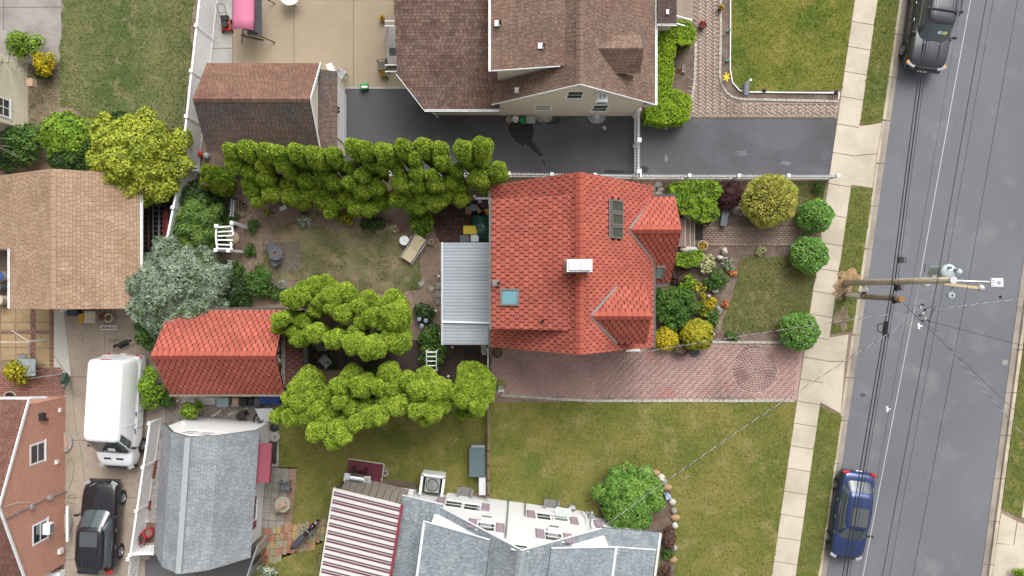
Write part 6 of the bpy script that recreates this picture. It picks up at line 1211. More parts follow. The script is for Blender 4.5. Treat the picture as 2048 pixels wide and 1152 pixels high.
# ================================================================ UTILITY POLE, WIRES
POLEW = mat('weathered_pole', pc('#cbbdab', 1.2), rough=.95, c2=pc('#b3a492', 1.2), s2=2.0, var=.3, s=9, bump=.6, bs=25, stretch=(1, 1, .25)); GREYCAN = mat('transformer_paint', pc('#c9d6dc'), rough=.4, var=.06); TANARM = mat('tan_fibreglass', pc('#cdb58c'), rough=.5, var=.1); WIREB = mat('black_cable', (.02, .022, .026), rough=.6, var=.1); WIREA = mat('bare_aluminium', (.62, .63, .65), rough=.4, metal=.3, var=.1)
up = thing('utility_pole', 'tall wooden utility pole with transformer and street lamp arm', 'pole', (17.80, .26, 0))
MB().tube([(17.80, .26, -.1), (17.80, .29, 4.5), (17.80, .32, 9.35)], .17, 14, .13).build('shaft', POLEW, up, smooth=True); MB().cyl((17.8, .32, 9.34), .15, .05, 14).build('pole_cap', ALU, up)
tr = MB().lathe((18.5, .68, 6.85), [(.02, 0), (.29, .02), (.31, .08), (.31, 1.0), (.34, 1.02), (.34, 1.08), (.26, 1.18), (.02, 1.22)], 20).build('transformer', GREYCAN, up, smooth=True)
for a in (.5, 2.0): MB().lathe((18.5 + .2 * math.cos(a), .68 + .2 * math.sin(a), 8.0), [(.04, 0), (.06, .06), (.04, .12), (.06, .18), (.02, .26)], 8).build('bushing', mat('porcelain', (.3, .3, .32)), tr)
MB().beam((17.95, .45, 7.6), (18.3, .62, 7.6), .1, .25).build('bracket', GREYM, tr); MB().sphere((18.83, .68, 8.05), .15, 10, 6).build('can_lid_lug', GREYCAN, tr)
arm = MB().beam((17.95, .28, 7.25), (20.25, .0, 7.25), .12, .12).build('crossarm', TANARM, up); MB().cyl((17.9, .28, 7.1), .2, .3, 12).build('end_collar', ALU, arm); MB().sphere((20.3, 0, 7.25), .17, 10, 6).build('end_cap', ALU, arm)
MB().tube([(19.2, .1, 7.2), (19.2, -.05, 7.0), (19.22, -.3, 6.9)], .05, 6).build('cutout_switch', ALU, arm); MB().lathe((19.2, -.32, 6.75), [(.1, 0), (.16, .1), (.15, .25), (.05, .3)], 10).build('insulator', GREYCAN, arm)
la = MB().tube([(17.9, .3, 9.15), (18.7, .27, 9.25), (19.35, .25, 9.2)], .035, 8).build('lamp_arm', ALU, up); lh = MB().box((19.66, .22, 9.18), (.5, .36, .14)).build('lamp_head', mat('lamp_grey', (.62, .64, .68), rough=.4), up, bevel=.03); MB().box((19.72, .22, 9.262), (.12, .12, .04)).build('photocell', GREYM, lh)
for k in (-.1, 0, .1): MB().box((19.5, .22 + k, 9.256), (.12, .03, .02)).build('heat_fin', GREYM, lh)
us = thing('utility_pole', 'short cut-off pole stub with pale wood top beside the tall pole', 'pole', (17.80, -.38, 0))
MB().tube([(17.80, -.38, -.1), (17.80, -.44, 2.8), (17.80, -.50, 5.55)], .16, 12, .125).build('shaft', mat('dark_pole', pc('#9a8878', 1.2), rough=.95, var=.35, s=9, bump=.6, bs=25), us, smooth=True); MB().cyl((17.80, -.50, 5.55), .135, .03, 12).build('cut_end', mat('fresh_wood', pc('#d79a5f')), us)
MB().lathe((17.80, -.38, .5), [(.19, 0), (.185, 1.6)], 12).build('metal_wrap', ALU, us); MB().tube([(17.75, .12, 2.0), (17.9, -.08, 2.3), (17.98, -.3, 2.0), (17.92, -.58, 2.2), (17.66, -.4, 2.3)], .035, 6).build('strap', WPAINT, us)
def wire(name, label, ps, r, m, sag=.15, n=20, cat='cable', group=None):
    out = []; ps = [Vector(p) for p in ps]
    for a, b in zip(ps[:-1], ps[1:]): out += [a.lerp(b, i / n) - Vector((0, 0, sag * 4 * (i / n) * (1 - i / n))) for i in range(n)]
    out.append(ps[-1]); return tag(MB().tube(out, r, 5).build(name, m), label, cat, group)
def ext(a, b, h, f=.6):
    """a line seen through two photo points at height h, carried on past the frame"""
    p, q = P(*a, h), P(*b, h); return p + (p - q) * f, q + (q - p) * f
# communication cables in a bundle under the power lines
a, b = ext((1862, 0), (1690, 1152), 5.1); c = Vector((17.66, .05, 5.1)); side = Vector((.99, -.15, 0))
for i, (k, z, r) in enumerate(((-.10, 0, .022), (.0, .12, .018), (.10, -.05, .026), (.16, .1, .012))):
    wire('communication_cable', ['leftmost black cable of the street bundle', 'upper black cable in the middle of the street bundle', 'thickest black cable of the street bundle', 'thin rightmost cable of the street bundle'][i], [a + side * k + Vector((0, 0, z)), c + side * (k * .8) + Vector((0, 0, z)), b + side * k * 1.3 + Vector((0, 0, z))], r, WIREB, .25, group='cables in the street bundle')
cl = thing('splice_case', 'black cable splice case hanging on the street cable bundle', 'splice case', P(1771, 655, 5.0)); q = P(1771, 655, 5.0)
MB(Matrix.Translation(q) @ Matrix.Rotation(-.15, 4, 'Z')).box((0, 0, 0), (.18, .6, .2)).build('case', BLACKP, cl, bevel=.04); MB().tube([q + Vector((-.1, .2, 0)), q + Vector((-.38, .12, .02)), q + Vector((-.36, -.18, .02)), q + Vector((-.1, -.25, 0))], .025, 6).build('cable_loop', WIREB, cl); MB().box(q + Vector((.02, -.36, 0)), (.28, .2, .12)).build('end_clamp', mat('green_box', pc('#5b6f68')), cl)
for k, (x, y) in enumerate(((1801, 520), (1795, 575), (1790, 600))):
    q = P(x, y, 5.1); one('cable_clamp', MB().box(q, (.22, .28, .2), rz=.2 * k).tube([q + Vector((.05, 0, 0)), q + Vector((.22, .12, .05)), q + Vector((.25, -.15, 0)), q], .02, 5), BLACKP, ['black cable clamp above the pole on the bundle', 'black cable clamp where the bundle meets the tall pole', 'black cable clamp where the bundle meets the pole stub'][k], 'clamp')
for k, (p0, p1, h, r, m, lab) in enumerate((((1944, 0), (1729, 1152), 6.6, .016, WIREA, 'pale bare wire running the length of the street'), ((1976, 0), (1768, 1152), 8.6, .014, WIREB, 'dark power line nearest the street middle'), ((2039, 0), (1830, 1152), 8.6, .009, WIREB, 'thin dark power line farthest to the right'), ((1990, 0), (1782, 1152), 8.0, .008, WIREB, 'thin dark wire just right of the main power line'), ((1926, 0), (1722, 1152), 8.4, .007, WIREB, 'thin dark wire left of the pale bare wire'))):
    a, b = ext(p0, p1, h); wire('power_line', lab, [a, a.lerp(b, .5), b], r, m, .12)
def twist(label, p, q, sag, r=.010, per=.6):
    t = thing('service_cable', label, 'cable', p); p, q = Vector(p), Vector(q); L_ = (q - p).length; n = int(L_ / .09); d = (q - p).normalized(); s = d.cross(Vector((0, 0, 1))).normalized(); u = s.cross(d)
    for k, m in enumerate((WIREA, WIREB)):
        MB().tube([p.lerp(q, i / n) - Vector((0, 0, sag * 4 * (i / n) * (1 - i / n))) + (s * math.cos(i * .09 / per * 6.283 + k * math.pi) + u * math.sin(i * .09 / per * 6.283 + k * math.pi)) * r * 1.1 for i in range(n + 1)], r, 4).build('neutral_strand' if k == 0 else 'insulated_strand', m, t)
hub = P(1845, 626, 6.6)
twist('twisted service cable from the street wire to the white house below', hub, swall(1206, 1062) + sn * .3 + Vector((0, 0, .2)), .6)
twist('twisted service cable crossing the front lawn to the red house corner', hub + Vector((-.2, .1, 0)), P(1300, 702, 3.2), .6, r=.0075)
twist('twisted service cable slanting to the house across the road at lower right', hub, P(2150, 985, 5.5), .3)
twist('twisted service cable crossing the road almost level to the right', hub + Vector((.1, .1, 0)), P(2200, 580, 5.5), .3, r=.0075)
wire('guy_wire', 'thin dark wire slanting from the pole to the lower right', [P(1800, 600, 5.2), P(2120, 905, 5.0)], .010, WIREB); wire('guy_wire', 'thin dark wire crossing the road to the right edge', [P(1850, 640, 6.6), P(2200, 730, 5.5)], .009, WIREB)
hb_ = thing('wire_connector', 'cluster of silver wire connectors on the pale street wire', 'connector', hub)
for k in range(7): MB().box(hub + Vector((.12 * math.sin(k * 2.1), -.35 + .12 * k, .02)), (.10, .07, .08), rz=k).build('clamp', ALU if k % 2 else BLACKP, hb_)
MB().tube([hub + Vector((-.1, .3, 0)), hub + Vector((-.45, .35, .1)), hub + Vector((-.5, 0, .1)), hub + Vector((-.1, -.3, 0))], .012, 5).build('jumper', WIREB, hb_); MB().tube([hub + Vector((.1, .2, 0)), hub + Vector((.5, .3, .1)), hub + Vector((.2, -.4, .1))], .012, 5).build('jumper', WIREB, hb_)
MB().tube([P(1866, 540, 8.2), P(1850, 528, 8.3), P(1849, 545, 7.4)], .014, 5).build('jumper', WIREB, tr)
for (x, y, h, lab) in ((1774, 818, 5.1, 'small white tag clip on the street cable bundle'), (1837, 652, 8.0, 'small white spacer on the thin street wire')): one('wire_tag', MB().box(P(x, y, h), (.08, .25, .06), rz=.1).box(P(x, y, h) + Vector((.1, 0, 0)), (.12, .05, .05)), WPAINT, lab, 'tag')
one('manhole_cover', MB().cyl(P(2001, 594, -.12) + Vector((0, 0, .001)), .09, .008, 14).cyl(P(2001, 594, -.12) + Vector((0, 0, .006)), .06, .006, 10), DARKM, 'small dark round valve cover set in the road', 'cover'); one('manhole_cover', MB().cyl(P(2010, 725, -.12) + Vector((0, 0, .001)), .16, .008, 16).cyl(P(2010, 725, -.12) + Vector((0, 0, .006)), .1, .006, 10), mat('pale_iron', pc('#a09c98')), 'pale round valve cover near the right kerb', 'cover')
# ================================================================ FENCES
def picket_fence(name, label, a, b, h, post_sp, pick_sp, m=WHITE, rails=(.18, .82), pw=.07, post=.12, cap=True, posts=None):
    a = Vector((a[0], a[1], 0)); b = Vector((b[0], b[1], 0)); d = (b - a).normalized(); L_ = (b - a).length; t = thing(name, label, 'fence', a, math.atan2(d.y, d.x)); M = W[t.name]; n = max(1, round(L_ / post_sp))
    pm = None
    for i in range(n + 1):
        x = L_ * i / n; o = MB(M).box((x, 0, (h + .1) / 2), (post, post, h + .1)).build('post', m, t)
        if cap: MB(M).box((x, 0, h + .125), (post + .05, post + .05, .05)).build('cap', m, o)
    for r in rails:
        for i in range(n): MB(M).box((L_ * (i + .5) / n, 0, h * r), (L_ / n - post - .004, .045, .09)).build('rail', m, t)
    k = int(L_ / pick_sp); mb = MB().box((0, 0, h * .5 + .02), (pw, .022, h - .04)); pm = bpy.data.meshes.new('picket'); pm.from_pydata(mb.v, [], mb.f); pm.materials.append(m); pm.update()
    for i in range(k):
        x = (i + .5) * L_ / k
        if min(abs(x - L_ * j / n) for j in range(n + 1)) < post / 2 + pw / 2: continue
        piece('picket', pm, t, M @ Matrix.Translation((x, .036, 0)))
    return t
picket_fence('picket_fence', 'white picket fence along the lower edge of the front driveway', P2(1272, 358), P2(1655, 358.5), 1.15, 2.5, .15)
picket_fence('picket_fence', 'white picket fence between the back driveway and the red house', P2(1018, 354), P2(1268, 358), 1.15, 2.3, .15)
picket_fence('picket_fence', 'white picket fence hidden behind the upper conifer row', P2(402, 347), P2(1014, 354), 1.15, 2.5, .22)
picket_fence('driveway_gate', 'white picket gate across the asphalt driveway', P2(1268, 233), P2(1268, 352), 1.5, 1.55, .15, post=.16)
def panel_fence(name, label, ps, h, sp, m=WHITE, post=.13, th=.05):
    t = thing(name, label, 'fence', (ps[0][0], ps[0][1], 0))
    for a, b in zip(ps[:-1], ps[1:]):
        a = Vector((*a, 0)); b = Vector((*b, 0)); L_ = (b - a).length; n = max(1, round(L_ / sp)); d = (b - a).normalized(); ang = math.atan2(d.y, d.x)
        for i in range(n):
            p = a.lerp(b, i / n); q = a.lerp(b, (i + 1) / n); c = (p + q) / 2; l = (q - p).length
            o = MB().box((c.x, c.y, h * .5), (l - post, th, h - .12), rz=ang).build('panel', m, t); MB().box((c.x, c.y, h - .03), (l - post, th + .05, .08), rz=ang).build('top_rail', m, o); MB().box((c.x, c.y, .1), (l - post, th + .04, .12), rz=ang).build('bottom_rail', m, o)
            k = int(l / .18)
            for j in range(1, k): s = p.lerp(q, j / k); MB().box((s.x, s.y, h * .5), (.012, th + .012, h - .2), rz=ang).build('board_joint', mat('joint_grey', (.69, .70, .71)), o)
            o = MB().box((p.x, p.y, (h + .05) / 2), (post, post, h + .05), rz=ang).build('post', m, t); MB().box((p.x, p.y, h + .07), (post + .04, post + .04, .05), rz=ang).build('cap', m, o)
    o = MB().box((ps[-1][0], ps[-1][1], (h + .05) / 2), (post, post, h + .05)).build('post', m, t)
panel_fence('vinyl_fence', 'tall white panel fence left of the concrete patio', [(-15.55, 17.5), (-15.75, 15.6), (-16.75, 6.4)], 2.0, 2.6)
panel_fence('vinyl_fence', 'white panel fence half hidden by shrubs beside the rusty ladders', [(-16.85, 6.2), (-17.7, 2.0)], 1.8, 2.2)
panel_fence('vinyl_fence', 'white panel fence between the concrete driveway and grey outbuilding', [(-18.75, -7.0), (-19.75, -13.8), (-18.6, -13.75)], 1.25, 2.3)
picket_fence('picket_fence', 'white picket fence at the bottom beside the black SUV', (-19.85, -14.0), (-20.3, -18.5), 1.2, 2.2, .14)
wf = thing('wooden_fence', 'low weathered wooden fence dividing the bottom lawns', 'fence', P(977, 900)); BWN = mat('weathered_brown_wood', pc('#86715c'), rough=.95, var=.25, s=9)
for i in range(7):
    y = 815 + i * 29; MB().box(P(977, y, .5), (.09, .09, 1.0)).build('post', BWN, wf)
    if i < 6: MB().beam(P(977.5, y + 2, .85), P(977.5, y + 27, .85), .10, .14).build('rail', BWN, wf); MB().beam(P(976.5, y + 2, .3), P(976.5, y + 27, .3), .06, .12).build('rail', BWN, wf)
wg = thing('garden_gate', 'narrow white gate beside the round concrete planter', 'gate', P(977, 718))
for y in (697, 736): MB().box(P(976, y, .6), (.10, .10, 1.2)).build('post', WHITE, wg)
for z in (.25, .75, 1.1): MB().beam(P(976, 699, z), P(976, 734, z), .05, .08).build('rail', WHITE, wg)
for i in range(7): MB().box(P(976, 701 + i * 5, .62), (.03, .07, 1.0)).build('picket', WHITE, wg)
one('white_rail', MB().beam(P(976, 800, .7), P(977, 880, .7), .06, .08).box(P(976, 800, .36), (.07, .07, .7)).box(P(977, 880, .36), (.07, .07, .7)).box(P(976, 840, .36), (.07, .07, .7)), WHITE, 'thin white rail beside the lower conifers and brown fence', 'rail')

# ================================================================ GARDEN THINGS
TERRA = mat('terracotta', pc('#9a6e5c'), rough=.85, var=.15); STONE = mat('grey_stone', pc('#a9a49c'), rough=.9, c2=pc('#8d8881'), s2=2.5, var=.18, s=9, bump=.5, bs=25); PALEST = mat('pale_stone', pc('#cfc9bf'), rough=.9, var=.15, s=9, bump=.4, bs=25)
def pot(label, px, py, r, h, m, plant=None, rim=.02, soil=True, cat='plant pot', name='plant_pot', seed=0, z=.02):
    p = P(px, py) + Vector((0, 0, z)); t = thing(name, label, cat, p); MB().lathe(p, [(r * .72, 0), (r, h), (r + rim, h), (r + rim, h + .03), (r - .03, h + .03), (r - .04, h - .05)], 18).build('pot', m, t, smooth=False); MB().cyl(p + Vector((0, 0, h - .08)), r - .03, .03, 16).build('soil', SOILM, t)
    if plant: crown('plant', [ellip((p.x, p.y, p.z + h), (r * .8, r * .8, .18), 500, -.1, .2, seed)], .08, plant, t)
    return t
FY = leafm('petal_yellow', pc('#d8b52c', 1.1), pc('#c39a2a', 1.1)); FRD = leafm('petal_red', pc('#c2504a', 1.1), pc('#a83c3c', 1.1)); CONP = mat('concrete_pot', pc('#b5a99b'), rough=.9, var=.15)
for a in (('round stone pot with dark plant beside the porch boulder', 1410, 443, .26, .35, CONP, LPUR), ('round stone pot of yellow flowers below the front steps', 1402, 492, .26, .35, CONP, FY), ('black barrel planter by the brick driveway', 1359, 697, .36, .45, BLACKP, LBRN), ('big round concrete planter at the rear corner of the red house', 994, 703, .36, .5, CONP, None), ('black pot of red flowers on the paved path', 1402, 54, .2, .3, BLACKP, FRD),
          ('black pot of yellow flowers at the top of the paved path', 1439, 19, .14, .25, BLACKP, FY), ('pot of yellow flowers beside the patio stoop', 769, 151, .18, .25, TERRA, FY), ('pot of yellow flowers at the top stoop rail', 766, 40, .14, .25, TERRA, FY), ('terracotta pot under the conifers beside the lounger', 804, 456, .15, .22, TERRA, None), ('terracotta pot near the bed left of the leafy shrub', 780, 443, .14, .2, TERRA, None), ('small grey pot at the foot of the lounger', 863, 484, .14, .2, CONP, None),
          ('bright green potted plant on the back garden bed', 627, 433, .16, .22, CONP, LYELO), ('small dark pot in the back garden bed', 609, 429, .1, .16, TERRA, LPUR), ('round wire planter with white flowers above the middle clump', 567, 569, .22, .25, GREYM, LWHT), ('glossy black tub on the driveway left of the lid', 1374, 700, .02, .02, BLACKP, None)):
    if a[3] > .05: pot(*a)
one('round_lid', MB().lathe(P(1388, 703) + Vector((0, 0, .035)), [(.30, 0), (.30, .03), (.27, .045), (.02, .05)], 20, True), mat('slate_plastic', pc('#55565c'), rough=.6, var=.1), 'round dark grey lid lying on the brick driveway', 'lid')  # loose plastic lid lying flat on the bricks
def rock(label, px, py, rx, ry, h, m=STONE, seed=0, group=None, name='boulder', cat='boulder'):
    p = P(px, py); mb = MB().sphere((0, 0, 0), 1, 12, 8); v = []
    for q in mb.v:
        k = 1 + .22 * noise.noise(Vector(q) * 1.7 + Vector((seed, 0, 0))); v.append((p.x + q[0] * rx * k, p.y + q[1] * ry * k, max(0.005, h * .45 + q[2] * h * .55 * k)))
    mb.v = v; return recenter(tag(mb.build(name, m, None, True), label, cat, group))
rock('lumpy grey boulder above the front steps', 1375, 432, .34, .24, .5, STONE, 1); rock('second grey boulder touching the pink flowers', 1389, 430, .3, .22, .45, STONE, 2); rock('long pale boulder below the front steps', 1371, 499, .42, .18, .4, PALEST, 3); rock('pale boulder at the end of the lower steps', 1384, 500, .28, .18, .4, PALEST, 4)
bush('shrub', 'pink flowers in front of the porch boulder', 1388, 438, 12, .35, leafm('petal_pink', pc('#d98a96', 1.1), pc('#c9707f', 1.1)), lobes=3, dens=400, size=.07, seed=301, ry=5)
for i, (x, y, r, lab) in enumerate(((1316, 370, .22, 'round stone nearest the roof corner by the fence'), (1321, 380, .2, 'middle round stone beside the porch roof gutter'), (1318, 389, .24, 'lowest round stone beside the porch roof gutter'), (1472, 421, .3, 'flat mossy stone under the purple maple'), (1480, 426, .22, 'small brown stone right of the purple maple'))): rock(lab, x, y, r, r * .8, .2, STONE, 10 + i, name='garden_stone', cat='stone')
for i, (x, y, rx, ry, h, lab) in enumerate(((1446, 503, .16, .22, .5, 'pale blue-grey garden ornament by the front walk'), (1438, 516, .2, .14, .35, 'white rock below the garden ornament'), (1428, 581, .18, .16, .4, 'white rough rock beside the lime bush'), (1416, 592, .12, .1, .25, 'small white rock above the yellow bush'), (1425, 668, .1, .12, .2, 'small pale rock at the driveway bed corner'))): rock(lab, x, y, rx, ry, h, PALEST, 20 + i, name='garden_rock', cat='rock')
b = thing('garden_bench', 'small slate-topped stone bench under the purple maple', 'bench', P(1449, 436)); MB().box(P(1449, 436, .42), (.34, .85, .06), rz=-.15).build('seat', mat('slate', pc('#6d7379'), rough=.7, var=.12), b)
for s in (-1, 1): MB().box(P(1449 + s * 1.5, 436 - s * 11, .2), (.26, .1, .4), rz=-.15).build('leg', STONE, b)
one('garden_statue', MB().lathe(P(1468, 418), [(.16, 0), (.16, .12), (.10, .16), (.13, .4), (.15, .55), (.06, .62), (.09, .72), (.07, .82), (.01, .86)], 12), PALEST, 'small pale statue beside the purple maple', 'statue', smooth=True)
# front mailbox and ornaments
mb_ = thing('mailbox', 'grey mailbox on a white bracket post at the lawn corner', 'mailbox', P(1494, 166)); MB().box(P(1494, 166, .6), (.11, .11, 1.2)).build('post', WHITE, mb_); MB().beam(P(1494, 166, .95), P(1492, 186, .95), .09, .10).build('bracket_arm', WHITE, mb_); MB().beam(P(1493, 168, .4), P(1490, 182, .92), .07, .07).build('brace', WHITE, mb_)
c = P(1491, 180, 1.1); M = Matrix.Translation(c) @ Matrix.Rotation(R(-3), 4, 'Z'); pr = [(.14 * math.cos(math.pi * i / 8), .10 + .12 * math.sin(math.pi * i / 8)) for i in range(9)] + [(-.14, -.08), (.14, -.08)]; m2 = MB(M); extrude(m2, pr, -.32, .32); o = m2.build('box', mat('mailbox_grey', pc('#7c838b'), rough=.5, var=.1), mb_); MB(M).box((.15, -.1, .12), (.02, .05, .16)).build('flag', FRD, o)
def stake_light(label, px, py, m=BLACKP):
    p = P(px, py); t = thing('path_light', label, 'lamp', p); MB().cyl(p, .015, .4, 6).build('stake', m, t); MB().lathe(p + Vector((0, 0, .38)), [(.05, 0), (.06, .08), (.12, .1), (.02, .17)], 10).build('lamp_head', m, t)
stake_light('black path light in the bed left of the lawn corner post', 1522, 186); stake_light('black path light at the pavement end of the bed', 1664, 189)
fl = thing('garden_ornament', 'yellow flower-shaped ornament in the bed beside the top lawn', 'ornament', P(1453, 154)); MB().cyl(P(1453, 154), .012, .4, 6).build('stem', DARKM, fl)
for k in range(6): MB().beam(P(1453, 154, .4), P(1453, 154, .42) + Vector((.2 * math.cos(k * 1.05 + .7), .25 * math.sin(k * 1.05 + .7), 0)), .08, .02).build('petal', mat('yellow_plastic', pc('#e6cf2e')), fl)
for i, (x, y) in enumerate(((1457, 61), (1455, 121))): o = one('garden_ornament', MB().box(P(x, y, .12), (.2, .08, .12), rz=.3).tube([P(x, y, .15), P(x + 3, y - 2, .3)], .03, 6, .01).sphere(P(x + 3, y - 2, .32), .05, 8, 5), mat('teal_glaze', pc('#7fb0a8')), ['teal bird ornament in the upper bed strip', 'teal bird ornament in the middle of the bed strip'][i], 'ornament')
st_ = thing('garden_gnome', 'small grey garden figure in the mulch by the lime hedge', 'ornament', P(1366, 140)); MB().lathe(P(1366, 143), [(.12, 0), (.14, .15), (.08, .3), (.05, .34)], 10).build('body', PALEST, st_, smooth=True); MB().sphere(P(1366, 143, .40), .07, 8, 6).build('head', PALEST, st_); MB().box(P(1366, 138, .05), (.16, .5, .08), rz=-.3).build('base', STONE, st_)
bush('shrub', 'tiny orange flowers beside the garden figure', 1358, 140, 5, .2, LOR, lobes=3, dens=400, size=.06, seed=303)
# ------------------------------------------------ back garden furniture
ab = thing('garden_arbor', 'white wooden arbor with slatted top in the back garden corner', 'arbor', P(462, 475)); AH = 1.9
for (x0, y0, x1, y1) in ((434, 455, 466, 452), (436, 464, 466, 462), (436, 472, 466, 471), (434, 480, 466, 480), (434, 489, 466, 490), (436, 497, 466, 498)): MB().beam(P(x0, y0, AH), P(x1, y1, AH), .07, .06).build('slat', WHITE, ab)
for (x0, y0, x1, y1) in ((433, 455, 432, 476), (432, 476, 435, 499), (464, 452, 467, 470), (462, 484, 463, 500)): MB().beam(P(x0, y0, AH - .04), P(x1, y1, AH - .04), .08, .08).build('side_rail', WHITE, ab)
for x, y in ((465, 446), (434, 452), (433, 500), (458, 501)): q = P(x, y, AH); MB().beam(q, Vector((q.x, q.y, .02)), .11, .11).build('post', WHITE, ab); MB().box(q + Vector((0, 0, .08)), (.18, .18, .12)).build('post_cap', WHITE, ab)
MB().beam(P(466, 445, 1.7), P(494, 455, .4), .16, .06).build('side_panel', WHITE, ab); MB().beam(P(460, 501, 1.6), P(484, 503, .5), .12, .06).build('side_panel', WHITE, ab)
one('wicker_basket', MB().lathe(P(467, 476, 1.3), [(.05, -.1), (.3, 0), (.34, .12), (.26, .2), (.02, .24)], 12), mat('wicker', pc('#a99a7d'), rough=.9, var=.3, s=25), 'round straw bundle under the white arbor', 'basket')
for k, (y0, lab) in enumerate(((410, 'short white picket piece above the arbor'), (530, 'short white picket piece below the arbor'))):
    t = thing('picket_fence', lab, 'fence', P(462 if k else 468, y0 + 8)); x = 462 if k else 468
    for i in range(7): MB().box(P(x - i * .4, y0 - 8 + i * 5, .35), (.05, .08, .7)).build('picket', WHITE, t)
    for z in (.2, .55): MB().beam(P(x, y0 - 9, z), P(x - 2, y0 + 24, z), .03, .06).build('rail', WHITE, t)
for i, (x, y, lab) in enumerate(((482, 408, 'cinder block pair above the arbor near the conifers'), (478, 547, 'cinder block below the arbor'), (489, 412, 'cinder block lying next to the upper pair'))):
    t = thing('cinder_block', lab, 'block', P(x, y)); p = P(x, y, .1); mt = mat('cinder', pc('#8d8072'), rough=.95, var=.2)
    for dx, dy, sx, sy in ((0, .17, .2, .04), (0, -.17, .2, .04), (.09, 0, .03, .3), (-.09, 0, .03, .3), (0, 0, .15, .04)): MB().box(p + Vector((dx, dy, 0)), (sx, sy, .2)).build('web', mt, t)
for i, (x, y, lab) in enumerate(((480, 428, 'brown paving stone right of the upper white pickets'), (476, 530, 'brown paving stone right of the lower white pickets'))): one('paving_stone', MB().box(P(x, y, .05), (.6, .28, .1)).box(P(x + 2, y + 1, .12), (.3, .2, .06)), mat('brown_stone', pc('#988472'), rough=.95, var=.2), lab, 'stone')
cf = thing('bistro_table', 'round dark metal bistro table on the bare paving square', 'table', P(560, 508)); IRON = mat('cast_iron', pc('#6b6c72'), rough=.55, metal=.3, var=.2, s=14); p = P(560, 508)
struct('paving_square', MB().prism(pts([(541, 485), (600, 483), (602, 540), (545, 545)]), .024, .04), mat('dirty_paving', pc('#7d7168'), rough=.95, var=.2, s=9))
MB().lathe(p, [(.36, .70), (.38, .72), (.36, .74), (.02, .745)], 22).build('table_top', IRON, cf); MB().cyl(p, .04, .7, 8).build('stem', IRON, cf)
for k in range(3): a = k * 2.09; MB().tube([p + Vector((0, 0, .2)), p + Vector((.28 * math.cos(a), .28 * math.sin(a), .04))], .02, 6).build('leg', IRON, cf)
one('parasol_bottle', MB().lathe(p + Vector((0, .08, .75)), [(.05, 0), (.05, .12), (.02, .18), (.01, .22)], 8).box(p + Vector((.1, -.05, .76)), (.14, .1, .02)), TERRA, 'small orange item on the bistro table', 'bottle')
for i, (x, y, a, lab) in enumerate(((547, 494, 2.2, 'round-seat metal bistro chair above the table'), (556, 523, -1.5, 'round-seat metal bistro chair below the table'))):
    t = thing('bistro_chair', lab, 'chair', P(x, y)); p = P(x, y); MB().lathe(p, [(.24, .43), (.25, .45), (.02, .46)], 18).build('seat', IRON, t)
    for k in range(4): b_ = k * 1.57 + .78; MB().tube([p + Vector((.18 * math.cos(b_), .18 * math.sin(b_), .44)), p + Vector((.23 * math.cos(b_), .23 * math.sin(b_), .03))], .014, 5).build('leg', IRON, t)
    d = Vector((math.cos(a), math.sin(a), 0)); s = Vector((-d.y, d.x, 0)); MB().tube([p + d * .2 + s * .2 + Vector((0, 0, .44)), p + d * .28 + s * .16 + Vector((0, 0, .85)), p + d * .29 + Vector((0, 0, .92)), p + d * .28 - s * .16 + Vector((0, 0, .85)), p + d * .2 - s * .2 + Vector((0, 0, .44))], .016, 6).build('backrest', IRON, t)
lo = thing('sun_lounger', 'beige cushioned sun lounger on the back lawn', 'lounger', P(830, 497), R(-33)); M = W[lo.name]; CUSH = mat('beige_cushion', pc('#d3c6a6'), rough=.9, c2=pc('#c9ab70'), s2=5.0, lo=.55, hi=.7, var=.12, s=7)
MB(M).box((0, -.42, .36), (.62, .72, .11)).build('cushion', CUSH, lo, bevel=.04); MB(M).box((0, .32, .44), (.62, .80, .11), rx=.25).build('cushion', CUSH, lo, bevel=.04)
for s in (-1, 1):
    MB(M).tube([(s * .36, -.82, .3), (s * .36, .1, .3), (s * .36, .75, .58)], .02, 6).build('frame', ALU, lo)
    for y in (-.7, 0, .6): MB(M).tube([(s * .36, y, .3), (s * .38, y, .035)], .018, 6).build('leg', ALU, lo)
    MB(M).tube([(s * .40, -.1, .32), (s * .42, .05, .55), (s * .42, .5, .55)], .018, 6).build('armrest', ALU, lo)
t = thing('side_table', 'small round white side table beside the lounger', 'table', P(811, 482)); p = P(811, 482); MB().lathe(p, [(.25, .42), (.26, .44), (.25, .46), (.02, .455)], 20).build('top', WHITE, t)
for k in range(4): MB().tube([p + Vector((.15 * math.cos(k * 1.57), .15 * math.sin(k * 1.57), .43)), p + Vector((.24 * math.cos(k * 1.57), .24 * math.sin(k * 1.57), .035))], .014, 5).build('leg', WHITE, t)
for i, (x, y, a, lab) in enumerate(((843, 567, .5, 'tilted square stepping stone left of the pair'), (862, 577, -.6, 'tilted square stepping stone nearest the canopy'), (840, 614, .3, 'pale stepping stone at the dark shrub'), (877, 572, 0, 'grey paver touching the canopy post, topmost'), (877, 588, 0, 'grey paver touching the canopy edge, second'), (877, 603, 0, 'grey paver touching the canopy edge, lowest'))): one('stepping_stone', MB().box(P(x, y, .04), (.3, .26 if i < 3 else .36, .05), rz=a), STONE, lab, 'stepping stone', bevel=.01)
def globe_light(px, py, lab, r=.055, m=None):
    p = P(px, py); t = thing('solar_light', lab, 'lamp', p); MB().cyl(p, .012, .35, 6).build('stake', DARKM, t); MB().sphere(p + Vector((0, 0, .4)), r, 10, 7).build('globe', m or mat('frosted_globe', (.7, .7, .68), rough=.3), t, smooth=True)
